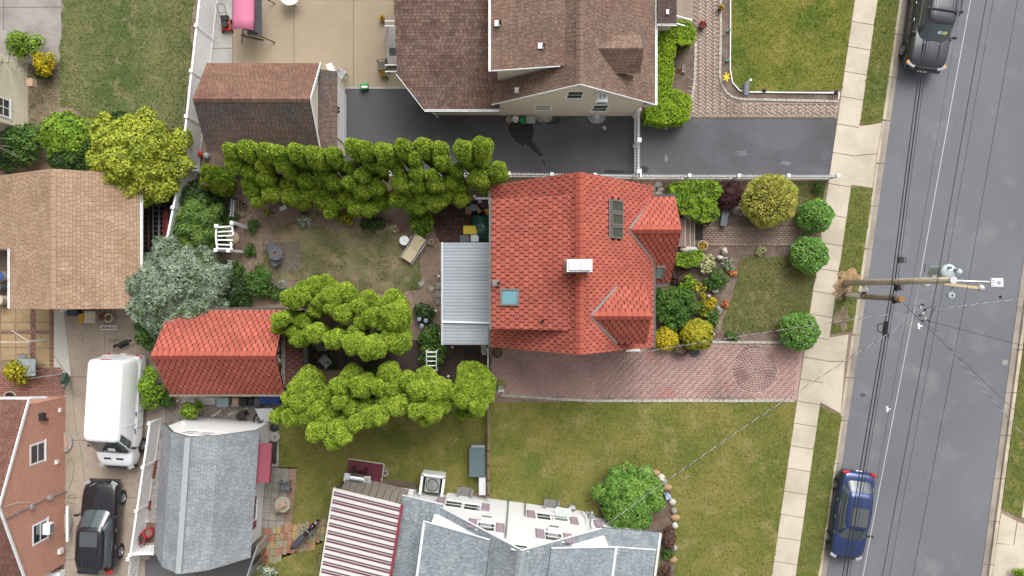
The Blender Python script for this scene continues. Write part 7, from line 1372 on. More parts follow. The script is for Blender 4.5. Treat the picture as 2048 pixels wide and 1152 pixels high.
for x, y, l in ((879, 553, 'small white globe light at the canopy side'), (873, 621, 'small white globe light above the dark shrub'), (880, 667, 'white globe light near the canopy lower corner'), (906, 693, 'white globe light below the canopy'), (898, 751, 'white globe light left of the round conifer'), (851, 700, 'white globe light at the trellis top')): globe_light(x, y, l, .075)
for k, (x, y, l) in enumerate(((842, 637, 'upper left'), (855, 640, 'upper right'), (847, 650, 'lowest'), (468, 574, 'far left'), (480, 580, 'middle'), (475, 586, 'bottom'))): p = P(x, y); t = thing('solar_disc', l + ' pale solar disc light in the dark ' + ('shrub by the canopy' if k < 3 else 'plants above the red garage'), 'lamp', p); MB().cyl(p, .012, .75 if k < 3 else .9, 6).build('stake', DARKM, t); MB().lathe(p + Vector((0, 0, .75 if k < 3 else .9)), [(.02, -.03), (.10, 0), (.11, .03), (.02, .05)], 14).build('disc', mat('solar_disc', pc('#93a0b4'), rough=.25, var=.1), t)
hp = thing('hoop_planter', 'wire hoop ring lying in the back garden bed', 'planter', P(547, 418)); MB().tube([P(547, 418, .3) + Vector((.32 * math.cos(k * .393), .34 * math.sin(k * .393), .1 * math.sin(k * .393))) for k in range(17)], .03, 6).build('ring', CONP, hp); MB().tube([P(536, 412, .05), P(545, 418, .4), P(553, 424, .3)], .025, 6).build('strut', CONP, hp)
one('white_box', MB().box(P(566, 416, .12), (.34, .2, .2), rz=.4).box(P(566, 416, .24), (.36, .22, .03), rz=.4), WPAINT, 'small white box in the back garden bed', 'box')
# clutter between canopy and conifers
tp = MB(); x0, y0 = P2(941, 432); n = 12; vs = []
for j in range(n + 1):
    for i in range(n + 1):
        u, v = i / n, j / n; vs.append((-2.15 + u * 1.15, 3.95 - v * 1.5, .12 + .55 * math.sin(u * 3.14) ** .6 * math.sin(v * 3.14) ** .6 + .14 * noise.noise(Vector((u * 5, v * 5, 2)))))
tp.add(vs, [(j * (n + 1) + i, j * (n + 1) + i + 1, (j + 1) * (n + 1) + i + 1, (j + 1) * (n + 1) + i) for j in range(n) for i in range(n)]); o = tp.build('tarpaulin', mat('green_tarp', pc('#2c5550'), rough=.35, var=.25, s=4, spec=.5), None, True); o.modifiers.new('t', 'SOLIDIFY').thickness = .03; recenter(tag(o, 'crumpled dark green tarpaulin beside the canopy', 'tarp'))
def tote(label, px, py, sx, sy, h, m, lidm, rz=0, z=.035, ang=0):
    p = P(px, py, h * .5); t = thing('storage_bin', label, 'storage bin', Vector((p.x, p.y, z)), rz); M = W[t.name]; MB(M).box((0, 0, h / 2), (sx * .92, sy * .92, h)).build('body', m, t, bevel=.03); o = MB(M).box((0, 0, h + .02), (sx, sy, .06)).build('lid', lidm, t, bevel=.02); MB(M).box((0, 0, h + .055), (sx * .7, sy * .7, .02)).build('lid_panel', lidm, o, bevel=.01)
    for s in (-1, 1): MB(M).box((s * sx * .48, 0, h * .8), (.05, sy * .3, .05)).build('handle', m, t)
YELP = mat('yellow_bin', pc('#dcc23a'), rough=.5, var=.08); GRYP = mat('grey_bin', pc('#6f7276'), rough=.6, var=.1); WHP = mat('white_bin', pc('#d5d8dc', 1.25), rough=.5, var=.05); BEIP = mat('beige_bin', pc('#cfc6b3'), rough=.6, var=.08); BLUP = mat('blue_bin', pc('#3d6fae'), rough=.5, var=.1)
tote('yellow lidded storage bin beside the green tarpaulin', 941, 461, .72, .46, .5, YELP, YELP); tote('dark grey storage bin at the canopy edge', 930, 478, .5, .36, .4, GRYP, GRYP); tote('white storage bin at the canopy edge', 950, 477, .42, .38, .42, WHP, WHP)
for i, (x, y, sx, sy, c, rz, lab) in enumerate(((937, 421, .3, .4, '#a5876a', .1, 'brown cardboard box left in the rear corner pile'), (947, 416, .28, .34, '#7fa3bb', .1, 'blue box in the rear corner pile'), (958, 418, .3, .42, '#b08e6c', .5, 'tilted brown cardboard in the rear corner pile'), (966, 412, .45, .4, '#4d4746', .7, 'dark folded board in the rear corner pile'), (975, 424, .25, .3, '#c8a34c', .4, 'tan box at the right of the rear corner pile'), (980, 418, .12, .6, '#9c7a5e', .1, 'narrow brown board against the house wall'), (960, 404, .2, .2, '#c9ced3', 0, 'white tub at the top of the rear corner pile'))): one('box', MB().box(P(x, y, .3), (sx, sy, .5), rz=rz).box(P(x, y, .57), (sx * .96, sy * .45, .02), rz=rz + .1), mat('box_' + c[1:], pc(c), rough=.85, var=.12), lab, 'box')
one('gutter_pipe', MB().beam(P(950, 397, 2.0), P(986, 397, 2.3), .10, .10).box(P(951, 397, 1.0), (.09, .09, 2.0)), ALU, 'grey metal pipe bracket at the rear house corner', 'pipe')
# plastic chair and trellis
def stack_chair(label, px, py, rz, m, name='plastic_chair'):
    t = thing(name, label, 'chair', P(px, py), rz); M = W[t.name]
    MB(M).box((0, 0, .42), (.46, .46, .04)).build('seat', m, t, bevel=.015)
    for k in range(5): MB(M).box((-.18 + k * .09, -.28 - .0, .66), (.06, .03, .46), rx=.25).build('back_slat', m, t)
    MB(M).box((0, -.345, .9), (.48, .05, .08)).build('top_rail', m, t, bevel=.015)
    for s in (-1, 1):
        MB(M).box((s * .26, -.02, .64), (.06, .5, .035)).build('armrest', m, t, bevel=.01)
        for y in (-.22, .22): MB(M).box((s * .24, y, .32), (.05, .05, .64)).build('leg', m, t)
stack_chair('light grey plastic armchair in front of the red garage', 655, 722, R(135), mat('grey_plastic', pc('#b9bcc0'), rough=.5, var=.06))
tl = thing('trellis', 'white ladder-shaped trellis among feathery shrubs', 'trellis', P(864, 720))
for s in (-1, 1): MB().beam(P(863 + s * 10, 702, 1.9), P(863 + s * 10, 742, 1.2), .05, .05).build('upright', WHITE, tl); MB().beam(P(863 + s * 10, 702, 1.9), Vector((P(863 + s * 10, 702, 1.9).x, P(863, 702, 1.9).y, .02)), .05, .05).build('leg', WHITE, tl); MB().beam(P(863 + s * 10, 742, 1.2), Vector((P(863 + s * 10, 742, 1.2).x, P(863, 742, 1.2).y, .02)), .05, .05).build('leg', WHITE, tl)
for k in range(5): MB().beam(P(853, 704 + k * 9, 1.88 - k * .17), P(873, 704 + k * 9, 1.88 - k * .17), .05, .05).build('rung', WHITE, tl)
one('door_mat', MB().box(P(945, 715, .03), (.85, .7, .02)).box(P(945, 715, .042), (.7, .55, .006)), mat('brown_mat', pc('#4a3f3a'), rough=.95, var=.2), 'dark brown mat on the paving below the canopy', 'doormat')
one('hand_truck', MB().beam(P(968, 692, .9), P(968, 706, .1), .3, .04).beam(P(965, 706, .08), P(972, 706, .08), .2, .05).tube([P(965, 690, 1.0), P(968, 688, 1.1), P(971, 690, 1.0)], .02, 6), WPAINT, 'white folding step against the canopy post', 'step')
# ------------------------------------------------ patio of the house at the top
sw_ = thing('garden_swing', 'pink canopied garden swing on the concrete patio', 'swing', P(494, 30)); PINK = mat('pink_canvas', pc('#d982a0'), rough=.85, var=.08, s=3); GREYC = mat('charcoal_canvas', pc('#55565c'), rough=.85, var=.1)
c0 = P(463, 60, 1.9); n = 8; vs = []
xa, xb, ya, yb = P(464, 0, 1.9).x, P(507, 0, 1.9).x, P(0, 60, 1.9).y, P(0, -30, 1.9).y
for i in range(n + 1):
    u = i / n
    for j in range(5): v = j / 4; vs.append((xa + (xb - xa) * u, ya + (yb - ya) * v, 1.85 + .22 * math.sin(u * 3.14) - .05 * math.sin(v * 3.14)))
o = MB().add(vs, [(i * 5 + j, i * 5 + j + 1, (i + 1) * 5 + j + 1, (i + 1) * 5 + j) for i in range(n) for j in range(4)]).build('canopy', PINK, sw_, smooth=True); o.modifiers.new('t', 'SOLIDIFY').thickness = .03
xc = P(521, 0, 1.5).x; MB().slab([(xb + .02, ya, 1.72), (xc, ya - .05, 1.3), (xc, yb, 1.3), (xb + .02, yb, 1.72)], .04).build('back_flap', GREYC, sw_)
MB().box(((xa + xb) / 2, (ya + yb) / 2, .5), (.55, yb - ya - .5, .12)).build('seat', GREYC, sw_, bevel=.04)
for y in (ya + .1, yb - .1):
    MB().tube([((xa + xb) / 2, y, 1.85), (xa - .2, y - .1, .05)], .03, 6).build('frame_leg', DARKM, sw_); MB().tube([((xa + xb) / 2, y, 1.85), (xc + .25, y - .1, .05)], .03, 6).build('frame_leg', DARKM, sw_)
MB().tube([P(482, 70, .05), P(527, 80, .05)], .03, 6).build('base_bar', DARKM, sw_); MB().tube([P(484, 62, .8), P(492, 74, .06)], .025, 6).build('brace', DARKM, sw_)
lm = thing('lawn_mower', 'red and black lawn mower beside the garden swing', 'lawn mower', P(455, 45), R(5)); M = W[lm.name]; REDM = mat('mower_red', pc('#c0392f'), rough=.4, var=.1)
MB(M).box((0, -.25, .22), (.48, .55, .16)).build('deck', REDM, lm, bevel=.05); MB(M).cyl((0, -.25, .3), .17, .18, 12).build('engine', BLACKP, lm); MB(M).box((0, .1, .3), (.4, .3, .25)).build('grass_bag', BLACKP, lm, bevel=.05)
for s in (-1, 1):
    MB(M).tube([(s * .18, -.05, .3), (s * .2, .62, .85)], .015, 6).build('handle', DARKM, lm)
    for y in (-.48, .0): MB(M @ Matrix.Translation((s * .25, y, .1)) @ Matrix.Rotation(math.pi / 2, 4, 'Y')).cyl((0, 0, -.03), .1, .06, 12).build('wheel', TYRE, lm)
MB(M).tube([(-.2, .62, .85), (0, .68, .87), (.2, .62, .85)], .018, 6).build('grip', BLACKP, lm); MB(M).tube([(-.19, .3, .6), (.19, .3, .6)], .012, 6).build('cross_bar', DARKM, lm)
t = thing('patio_table', 'round white patio table at the top edge', 'table', P(587, 0)); p = P(587, 2); MB().lathe(p, [(.5, .68), (.52, .7), (.5, .72), (.02, .725)], 24).build('top', WHITE, t); MB().cyl(p, .03, .7, 8).build('stem', WHITE, t); MB().box(p + Vector((0, .05, .74)), (.4, .05, .02), rz=.6).build('brace', GREYM, t)
for k in range(4): MB().tube([p + Vector((0, 0, .3)), p + Vector((.35 * math.cos(k * 1.57 + .7), .35 * math.sin(k * 1.57 + .7), .03))], .02, 6).build('leg', WHITE, t)
sp_ = thing('stoop', 'grey concrete stoop with white rails at the back of the brown roofed house', 'steps', P(785, 95)); MB().prism(pts([(773, 54), (800, 54), (800, 130), (773, 130)], .3), .02, .32).build('platform', GCONC, sp_); MB().box(P(785, 103, .34), (.34, .38, .03)).build('grate', DARKM, sp_)
for y in (42, 52, 130, 143): MB().beam(P(770, y, 1.0), P(795, y, 1.15), .06, .06).build('rail', WHITE, sp_); MB().beam(P(771, y, 1.0), P(771, y, .03), .06, .06).build('post', WHITE, sp_) if False else MB().box((P(771, y, 1.0).x, P(771, y, 1.0).y, .5), (.06, .06, 1.0)).build('post', WHITE, sp_)
stack_chair('folding olive chair beside the patio stoop', 768, 136, R(100), mat('olive_metal', pc('#77735f')), 'folding_chair')
hr_ = thing('hose_box', 'bright green wheeled box at the edge of the asphalt', 'box', P(729, 174)); MB().box(P(729, 174, .17), (.42, .32, .28), rz=.1).build('body', mat('kelly_green', pc('#2fa256'), rough=.4, var=.1), hr_, bevel=.05); MB().box(P(729, 174, .33), (.3, .1, .05)).build('handle', WPAINT, hr_)
one('bin', MB().box(P(664, 140, .4), (.3, .5, .7), rz=.35).box(P(668, 152, .55), (.3, .35, .1), rz=.35), WPAINT, 'white upright bin at the brown garage corner', 'bin'); stack_chair('grey metal chair by the brown garage door', 684, 156, R(60), GREYM, 'metal_chair')
for i, (x, y, m, lab) in enumerate(((1018, 242, CONP, 'white bucket leftmost against the beige wall'), (1031, 241, WPAINT, 'white lidded bucket second along the beige wall'), (1046, 244, mat('kelly_green', pc('#2fa256')), 'green watering can by the beige wall'))):
    p = P(x, y) + Vector((0, 0, .015)); t = thing('bucket', lab, 'bucket', p); MB().lathe(p, [(.13, 0), (.16, .32), (.175, .33), (.175, .35), (.15, .35), (.14, .3), (.02, .28 if i != 1 else .36)], 16).build('body', m, t); MB().tube([p + Vector((-.16, 0, .33)), p + Vector((0, -.1, .36)), p + Vector((.16, 0, .33))], .01, 5).build('handle', GREYM, t)
tote('flat pale plastic tray beside the green watering can', 1061, 240, .5, .4, .16, mat('pale_tray', pc('#b9bdbd'), rough=.5, var=.1), mat('pale_tray', pc('#b9bdbd')), z=.015)
for x, r, m, lab in ((1088, .46, STONE, 'stone-ringed window well against the beige wall'), (1193, .5, mat('clear_plastic', pc('#8f95a3'), rough=.3, var=.25, s=9), 'clear plastic window well cover against the beige wall')):
    t = thing('window_well', lab, 'window well', P(x, 234)); c = P(x, 232.5); v = [(c.x, c.y, .35 if x > 1100 else .12)]; n = 14
    for i in range(n + 1): a = math.pi + math.pi * i / n; v.append((c.x + r * math.cos(a), c.y + r * .8 * math.sin(a), .04))
    MB().add(v, [(0, i, i + 1) for i in range(1, n + 1)]).build('cover', m, t)
    for i in range(9): a = math.pi + math.pi * (i + .5) / 9; MB().beam(c + Vector((0, 0, .36 if x > 1100 else .13)), c + Vector((r * math.cos(a), r * .8 * math.sin(a), .05)), .03, .02).build('rib', ALU if x > 1100 else PALEST, t)
one('garden_hose', MB().tube([P(1050 + k * 3, 246 + 1.5 * math.sin(k * .9), .04) for k in range(22)] + [P(1116 + 3 * math.cos(k), 240 + 3 * math.sin(k), .05 + .01 * k) for k in range(12)], .02, 5), BLACKP, 'black garden hose coiled along the beige wall', 'hose')
one('stone_chip', MB().box(P(1209, 256, .05), (.16, .2, .07), rz=.5).box(P(1209, 256, .09), (.1, .1, .03), rz=.9), PALEST, 'pale block lying on the back driveway', 'stone'); one('stone_chip', MB().box(P(1332, 255, .05), (.12, .16, .06), rz=.3).box(P(1333, 255, .08), (.07, .08, .03)), PALEST, 'pale chip lying on the front driveway', 'stone')
for i, (x, y, c, lab) in enumerate(((388, 312, '#c9b24a', 'yellow bucket at the fence end behind the brown garage'), (404, 310, '#d8492c', 'red fuel can behind the brown garage'), (416, 313, '#d5d5d5', 'white jug behind the brown garage'))): one('container', MB().lathe(P(x, y) + Vector((0, 0, .01)), [(.14, 0), (.15, .3), (.1, .34), (.05, .36), (.05, .42), (.01, .43)], 12, False), mat('plastic_' + c[1:], pc(c), rough=.5, var=.1), lab, 'container')
one('leaning_board', MB().beam(P(374, 300, .9), P(381, 322, .05), .5, .03), mat('tan_board', pc('#a88a6a'), rough=.9, var=.15), 'tan board leaning at the fence end', 'board')
bp = thing('brush_pile', 'pile of dry cut branches near the upper white fence', 'brush pile', P(318, 262))
mb = MB(); rdb = random.Random(4)
for k in range(46): a = rdb.uniform(0, 3.14); l = rdb.uniform(.4, .9); c = P(318 + rdb.uniform(-16, 16), 262 + rdb.uniform(-14, 14), rdb.uniform(.05, .45)); d = Vector((math.cos(a), math.sin(a), rdb.uniform(-.1, .1))) * l / 2; mb.tube([c - d, c + d], .018, 4, .008)
tag(mb.build('branches', mat('dry_branch', pc('#8d7b6b'), rough=.95, var=.2), bp), kind='stuff')
# ------------------------------------------------ alley behind the tan building
RUST = mat('rusty_steel', pc('#7a5a4c'), rough=.9, var=.3, s=9)
for i, (x, m, lab) in enumerate(((292, RUST, 'rusty ladder lying closest to the tan building'), (312, GREYM, 'grey metal ladder in the alley beside the tan building'), (325, GREYM, 'second grey metal ladder in the alley by the fence'))):
    t = thing('ladder', lab, 'ladder', P(x, 455))
    for s in (-1, 1): MB().beam(P(x + s * 6, 405 + i * 8, .5), P(x + s * 5, 500, .5), .05, .08).build('stile', m, t); 
    for k in range(9): MB().beam(P(x - 6, 412 + k * 10, .5), P(x + 6, 412 + k * 10, .5), .035, .035).build('rung', m, t)
    for y in (412, 492): MB().box((P(x, y).x, P(x, y).y, .24), (.3, .08, .46)).build('support_block', DARKM, t)
one('steel_beam', MB().beam(P(333, 418, .8), P(336, 492, .8), .14, .12).box(P(334, 455, .38), (.1, 1.6, .74)), mat('red_oxide', pc('#8d3c3a'), rough=.8, var=.2), 'dark red beam against the white fence beside the ladders', 'beam')
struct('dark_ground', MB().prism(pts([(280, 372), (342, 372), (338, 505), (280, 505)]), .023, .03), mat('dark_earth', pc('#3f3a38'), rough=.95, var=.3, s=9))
# ------------------------------------------------ left patio and driveway things
pt2 = struct('patio', MB().prism(pts([(-60, 560), (108, 560), (108, 745), (125, 800), (-60, 800)]), .001, .012), mat('tile_joint', pc('#8f7a66'), rough=.95))
TILE = mat('tan_patio_tile', pc('#b59c78'), rough=.9, c2=pc('#a5906f'), s2=1.0, var=.12, s=7, island=.06); PBR = mat('patio_brick', pc('#9c7468'), rough=.9, var=.2, s=7, island=.12)
for (a, b_, c, d) in ((3, 32, 614, 644), (33, 62, 614, 644), (3, 32, 645, 660), (33, 62, 645, 660), (72, 100, 614, 644), (72, 100, 645, 660), (3, 32, 668, 695), (33, 62, 668, 695), (3, 32, 696, 720), (33, 62, 696, 720), (72, 100, 668, 695), (72, 100, 696, 735)): MB().prism(pts([(a + .4, c + .4), (b_ - .4, c + .4), (b_ - .4, d - .4), (a + .4, d - .4)]), .005, .03).build('patio_tile', TILE, pt2)
for q in ([(62, 612), (71, 612), (71, 735), (62, 735)], [(100, 612), (108, 612), (108, 735), (100, 735)], [(-20, 660), (100, 660), (100, 668), (-20, 668)], [(62, 736), (126, 736), (126, 745), (62, 745)]): bricks('border_bricks', pts(q), .11, .22, 0 if q[1][0] - q[0][0] > 20 else R(90), .008, PBR, pt2, 'running', gap=.012)
bricks('lower_bricks', pts([(-60, 746), (126, 746), (131, 792), (-60, 800)]), .11, .22, 0, .008, PBR, pt2, 'running', gap=.012)
lw = thing('garden_wall_rail', 'grey metal rail along the low brick edge of the left patio', 'railing', P(95, 752)); MB().tube([P(60, 757, .55), P(123, 748, .55)], .035, 6).build('rail', GREYM, lw)
for x, y in ((62, 757), (90, 753), (121, 749)): MB().cyl(P(x, y), .025, .55, 6).build('post', GREYM, lw)
for i, (x, y, a, lab) in enumerate(((56, 716, 0, 'metal patio chair nearest the citrus bush'), (76, 728, .9, 'metal patio chair tipped beside the rail'))):
    t = thing('patio_chair', lab, 'chair', P(x, y), a); M = W[t.name]; mt = mat('steel_tube', pc('#8f9496'), rough=.4, metal=.5)
    MB(M).box((0, 0, .42), (.42, .42, .02)).build('seat', mat('mesh_fabric', pc('#8d8f8f'), rough=.9), t)
    for s in (-1, 1): MB(M).tube([(s * .23, .25, .03), (s * .23, .22, .62), (s * .23, -.2, .6), (s * .22, -.3, .03)], .016, 6).build('frame', mt, t)
    MB(M).tube([(-.22, -.24, .45), (-.22, -.34, .88), (0, -.36, .92), (.22, -.34, .88), (.22, -.24, .45)], .016, 6).build('back_frame', mt, t)
tb = thing('glass_table', 'glass-topped patio table frame beside the metal chairs', 'table', P(56, 738)); MB().box(P(52, 735, .7), (1.0, .9, .012)).build('top', glassm('table_glass', (.25, .3, .3), .1), tb)
for dx, dy in ((-1, -1), (1, -1), (1, 1), (-1, 1)): MB().cyl(P(52, 735) + Vector((dx * .45, dy * .4, .03)), .016, .67, 6).build('leg', GREYM, tb)
for k, (a, b_) in enumerate((((-10, 684), (58, 684)), ((58, 684), (62, 745)), ((22, 660), (56, 682)))): one('clothes_line', MB().beam(P(*a, 1.4), P(*b_, 1.4), .02, .02).box((P(*b_, 1.4).x, P(*b_, 1.4).y, .7), (.04, .04, 1.4)), WPAINT if k != 1 else GREYM, ['white line strung across the left patio', 'thin pole bar beside the left patio table', 'pale slanted bar over the left patio'][k], 'line')
one('garden_hose', MB().tube([P(38, 617, .6), P(60, 650, .5), P(100, 700, .3), P(128, 740, .06), P(141, 760, .04), P(146, 800, .04), P(150, 850, .04), P(158, 880, .04), P(166, 930, .04), P(170, 965, .04)], .014, 5), mat('green_hose', pc('#86a07f'), rough=.5), 'pale green hose trailing down the left driveway beside the van', 'hose')
one('garden_hose', MB().tube([P(132, 930, .04), P(142, 918, .04), P(148, 930, .04), P(146, 955, .04), P(138, 975, .04), P(134, 990, .05), P(140, 998, .05), P(150, 996, .05), P(148, 988, .06), P(136, 992, .06), P(134, 1004, .06), P(146, 1006, .06)], .014, 5), mat('green_hose', pc('#86a07f')), 'pale green hose coiled against the brick wall', 'hose')
gd_ = thing('downspout', 'dark green downspout elbow at the brick house corner', 'downspout', P(130, 762)); MB().beam(P(126, 765, .9), P(131, 748, .5), .22, .2).build('hopper', mat('dark_green_metal', pc('#3f5f52'), rough=.5, var=.12), gd_); MB().tube([P(128, 776, .9), P(134, 765, .7), P(138, 756, .2)], .07, 7).build('pipe', mat('dark_green_metal', pc('#3f5f52')), gd_)
arch = thing('arched_vent', 'dark arched vent opening in the low brick edge', 'vent', P(22, 792)); MB().lathe(P(22, 795, .03), [(.36, 0), (.36, .12), (.30, .12), (.28, .02), (.01, .02)], 18).build('ring', CONP, arch); MB().cyl(P(22, 795, .03), .29, .03, 16).build('opening', DARKM, arch)
bk = thing('bike_rack', 'black hitch bike rack standing behind the van', 'rack', P(245, 690)); MB().beam(P(227, 693, .5), P(262, 681, .6), .12, .10).build('arm', BLACKP, bk); MB().tube([P(230, 688, .75), P(228, 696, .4), P(236, 692, .08)], .03, 6).build('clamp', BLACKP, bk); MB().box(P(246, 688, .3), (.12, .12, .6)).build('mast', BLACKP, bk); MB().beam(P(238, 692, .05), P(256, 684, .05), .3, .06).build('foot', BLACKP, bk)
# clutter under the tan building's lower eave
for a in (('dark slate storage bin under the tan eave', 150, 622, .55, .5, .45, mat('slate_bin', pc('#48525c')), mat('slate_bin', pc('#48525c'))), ('yellow crate under the tan eave', 170, 636, .36, .48, .4, mat('amber_bin', pc('#d0a02c')), mat('amber_bin', pc('#d0a02c'))), ('beige cooler with rounded lid under the tan eave', 187, 634, .58, .62, .55, BEIP, BEIP), ('brown bucket-like bin beside the beige cooler', 209, 633, .3, .3, .4, mat('dark_brown_bin', pc('#6a4638')), mat('dark_brown_bin', pc('#6a4638')))): tote(*a, z=.02)
pot('cream round bucket at the end of the clutter row', 226, 635, .22, .4, mat('cream_plastic', pc('#d8cdb4'), rough=.5), None, z=.02); one('wire_rack', MB().box(P(218, 652, .12), (.8, .04, .04)).box(P(218, 659, .12), (.8, .04, .04)).box(P(203, 655, .07), (.03, .22, .13)).box(P(211, 655, .12), (.02, .2, .03)).box(P(219, 655, .12), (.02, .2, .03)).box(P(227, 655, .12), (.02, .2, .03)).box(P(233, 655, .07), (.03, .22, .13)), WPAINT, 'white wire rack lying below the clutter row', 'rack')
one('cloth', MB().sphere(P(126, 619, .12), .16, 8, 5, .6).sphere(P(131, 618, .1), .12, 8, 5, .6), WHP, 'crumpled white cloth under the tan eave corner', 'cloth')
for i, (x, y, m, lab) in enumerate(((14, 552, BLUP, 'blue lidded drum at the left edge by the tan wall'), (10, 575, GRYP, 'grey lidded drum at the left edge'), (14, 600, BEIP, 'cream drum lowest at the left edge'))): p = P(x, y) + Vector((0, 0, .02)); t = thing('drum', lab, 'drum', p); MB().lathe(p, [(.22, 0), (.25, .3), (.23, .6), (.01, .6)], 16).build('body', WHP if i == 0 else m, t); MB().lathe(p + Vector((0, 0, .6)), [(.25, 0), (.25, .04), (.01, .06)], 16).build('lid', m, t)
# ------------------------------------------------ below the red garage
LAT = mat('lattice_white', (.62, .62, .6), rough=.7, var=.08)
for k, (x0, x1, y, lab) in enumerate(((362, 390, 799, 'white diamond lattice panel nearest the van'), (394, 432, 802, 'white diamond lattice panel right of the leafy shrub'))):
    t = thing('lattice_panel', lab, 'lattice', P((x0 + x1) / 2, y)); n = int((x1 - x0) / 5)
    for i in range(n):
        for s in (-1, 1): MB().beam(P(x0 + i * 5, y - s * 7, .45 + s * .22 + (.02 if s > 0 else 0)), P(x0 + i * 5 + 9, y + s * 7, .45 - s * .22 + (.02 if s > 0 else 0)), .035, .012).build('lath', LAT, t)
    for x in (x0, x1): MB().box((P(x, y).x, P(x, y).y, .22), (.05, .05, .44)).build('post', LAT, t)
tote('pale teal recycling tub under the garage eave', 449, 803, .62, .5, .42, mat('teal_tub', pc('#9db5b8')), mat('teal_tub', pc('#aebfc0')), z=.02); tote('tan slotted crate under the garage eave', 474, 803, .36, .44, .38, mat('tan_crate', pc('#b79c86')), mat('tan_crate', pc('#b79c86')), z=.02)
for i, (x, c, lab) in enumerate(((490, '#35393c', 'black crate under the garage eave, left one'), (505, '#2f3336', 'black crate under the garage eave, right one'), (518, '#6a7470', 'grey tub beside the black crates'))): tote(lab, x, 803, .34, .42, .36, mat('crate_' + c[1:], pc(c)), mat('crate_' + c[1:], pc(c)), z=.02)
one('blue_tarp', MB().box(P(542, 798, .25), (1.0, .45, .45)).box(P(542, 797, .5), (.9, .4, .08), rz=.1).sphere(P(535, 798, .5), .2, 8, 5, .5), mat('blue_tarp', pc('#2f55a4'), rough=.45, var=.15, s=5), 'bright blue tarpaulin bundle under the garage eave', 'tarp')
struct('gravel_strip', MB().prism(pts([(330, 812), (560, 806), (560, 848), (330, 850)]), .001, .02), mat('gravel', pc('#9a9188'), rough=.95, c2=pc('#7a716a'), s2=6, var=.4, s=30, bump=.8, bs=40))
for i, (a, b_, lab) in enumerate((((426, 832), (442, 820), 'pale plank lying loose below the garage, left one'), ((458, 829), (490, 819), 'pale plank lying loose below the garage, long one'), ((462, 826), (496, 816), 'second long pale plank below the garage'))): one('plank', MB().beam(P(*a, .05), P(*b_, .05), .09, .03).box(P(*a, .03), (.1, .1, .04)), BEIP, lab, 'plank')
bc = thing('bicycle', 'black bicycle with blue frame leaning by the white outbuilding', 'bicycle', P(500, 832), R(20)); M = W[bc.name] @ Matrix.Rotation(R(50), 4, 'X')
for x in (-.5, .5): MB(M @ Matrix.Translation((x, .0, .34)) @ Matrix.Rotation(math.pi / 2, 4, 'X')).lathe((0, 0, -.03), [(.30, 0), (.34, 0), (.34, .06), (.30, .06), (.30, 0)], 20).build('wheel', TYRE, bc)
for a, b_ in (((-.5, 0, .34), (-.1, 0, .36)), ((-.1, 0, .36), (-.2, 0, .85)), ((-.18, 0, .75), (.38, 0, .8)), ((-.1, 0, .36), (.38, 0, .75)), ((.5, 0, .34), (.36, 0, .95)), ((-.5, 0, .34), (-.18, 0, .75))): MB(M).tube([a, b_], .02, 6).build('frame_tube', mat('blue_frame', pc('#3f6aa8'), rough=.3), bc)
MB(M).box((-.2, 0, .9), (.24, .12, .05)).build('saddle', BLACKP, bc, bevel=.02); MB(M).tube([(.36, -.28, .98), (.36, 0, .97), (.36, .28, .98)], .016, 6).build('handlebar', BLACKP, bc)
one('tarp_cover', MB().box(P(484, 829, .3), (.5, .26, .4), rz=.45).sphere(P(484, 829, .5), .2, 8, 5, .5), BLACKP, 'black cover beside the bicycle', 'cover'); one('white_sheet', MB().slab([P(510, 818, .9), P(545, 817, 1.0), P(545, 842, .3), P(524, 846, .2)], .03).slab([P(510, 817, .02), P(545, 816, .02), P(545, 819, .95), P(510, 820, .88)], .02), WHP, 'white sloping sheet at the outbuilding corner', 'sheet')
# gravel strip, red planter by the grey outbuilding
struct('gravel_strip', MB().prism(pts([(322, 846), (334, 846), (312, 1100), (290, 1100)]), .001, .022), mat('white_gravel', pc('#b9b5b0'), rough=.95, c2=pc('#8f8a86'), s2=7, var=.35, s=30, bump=.8, bs=40))
for i, (x, y, lab) in enumerate(((309, 930, 'red brick-like block highest in the gravel strip'), (306, 948, 'red brick-like block second in the gravel strip'), (297, 1010, 'red block near the red planter'))): one('brick_block', MB().box(P(x, y, .1), (.2, .45, .16), rz=-.08).box(P(x, y, .185), (.12, .34, .02), rz=-.08), mat('red_block', pc('#8f5648'), rough=.9, var=.2), lab, 'brick')
pot('glossy red round planter behind the white fence', 290, 1070, .3, .55, mat('red_gloss', pc('#c23a4a'), rough=.35, var=.08), LBRN); pot('glossy red barrel planter touching the grey roof eave', 304, 1060, .24, .4, mat('red_gloss', pc('#c23a4a')), None)
struct('flower_bed', MB().prism(pts([(286, 1045), (312, 1045), (310, 1085), (282, 1085)]), .023, .04), SOILM)
one('white_block', MB().box(P(292, 1030, .08), (.16, .5, .12), rz=-.1).box(P(290, 1041, .06), (.5, .2, .1)), PALEST, 'white block above the red planters', 'block')
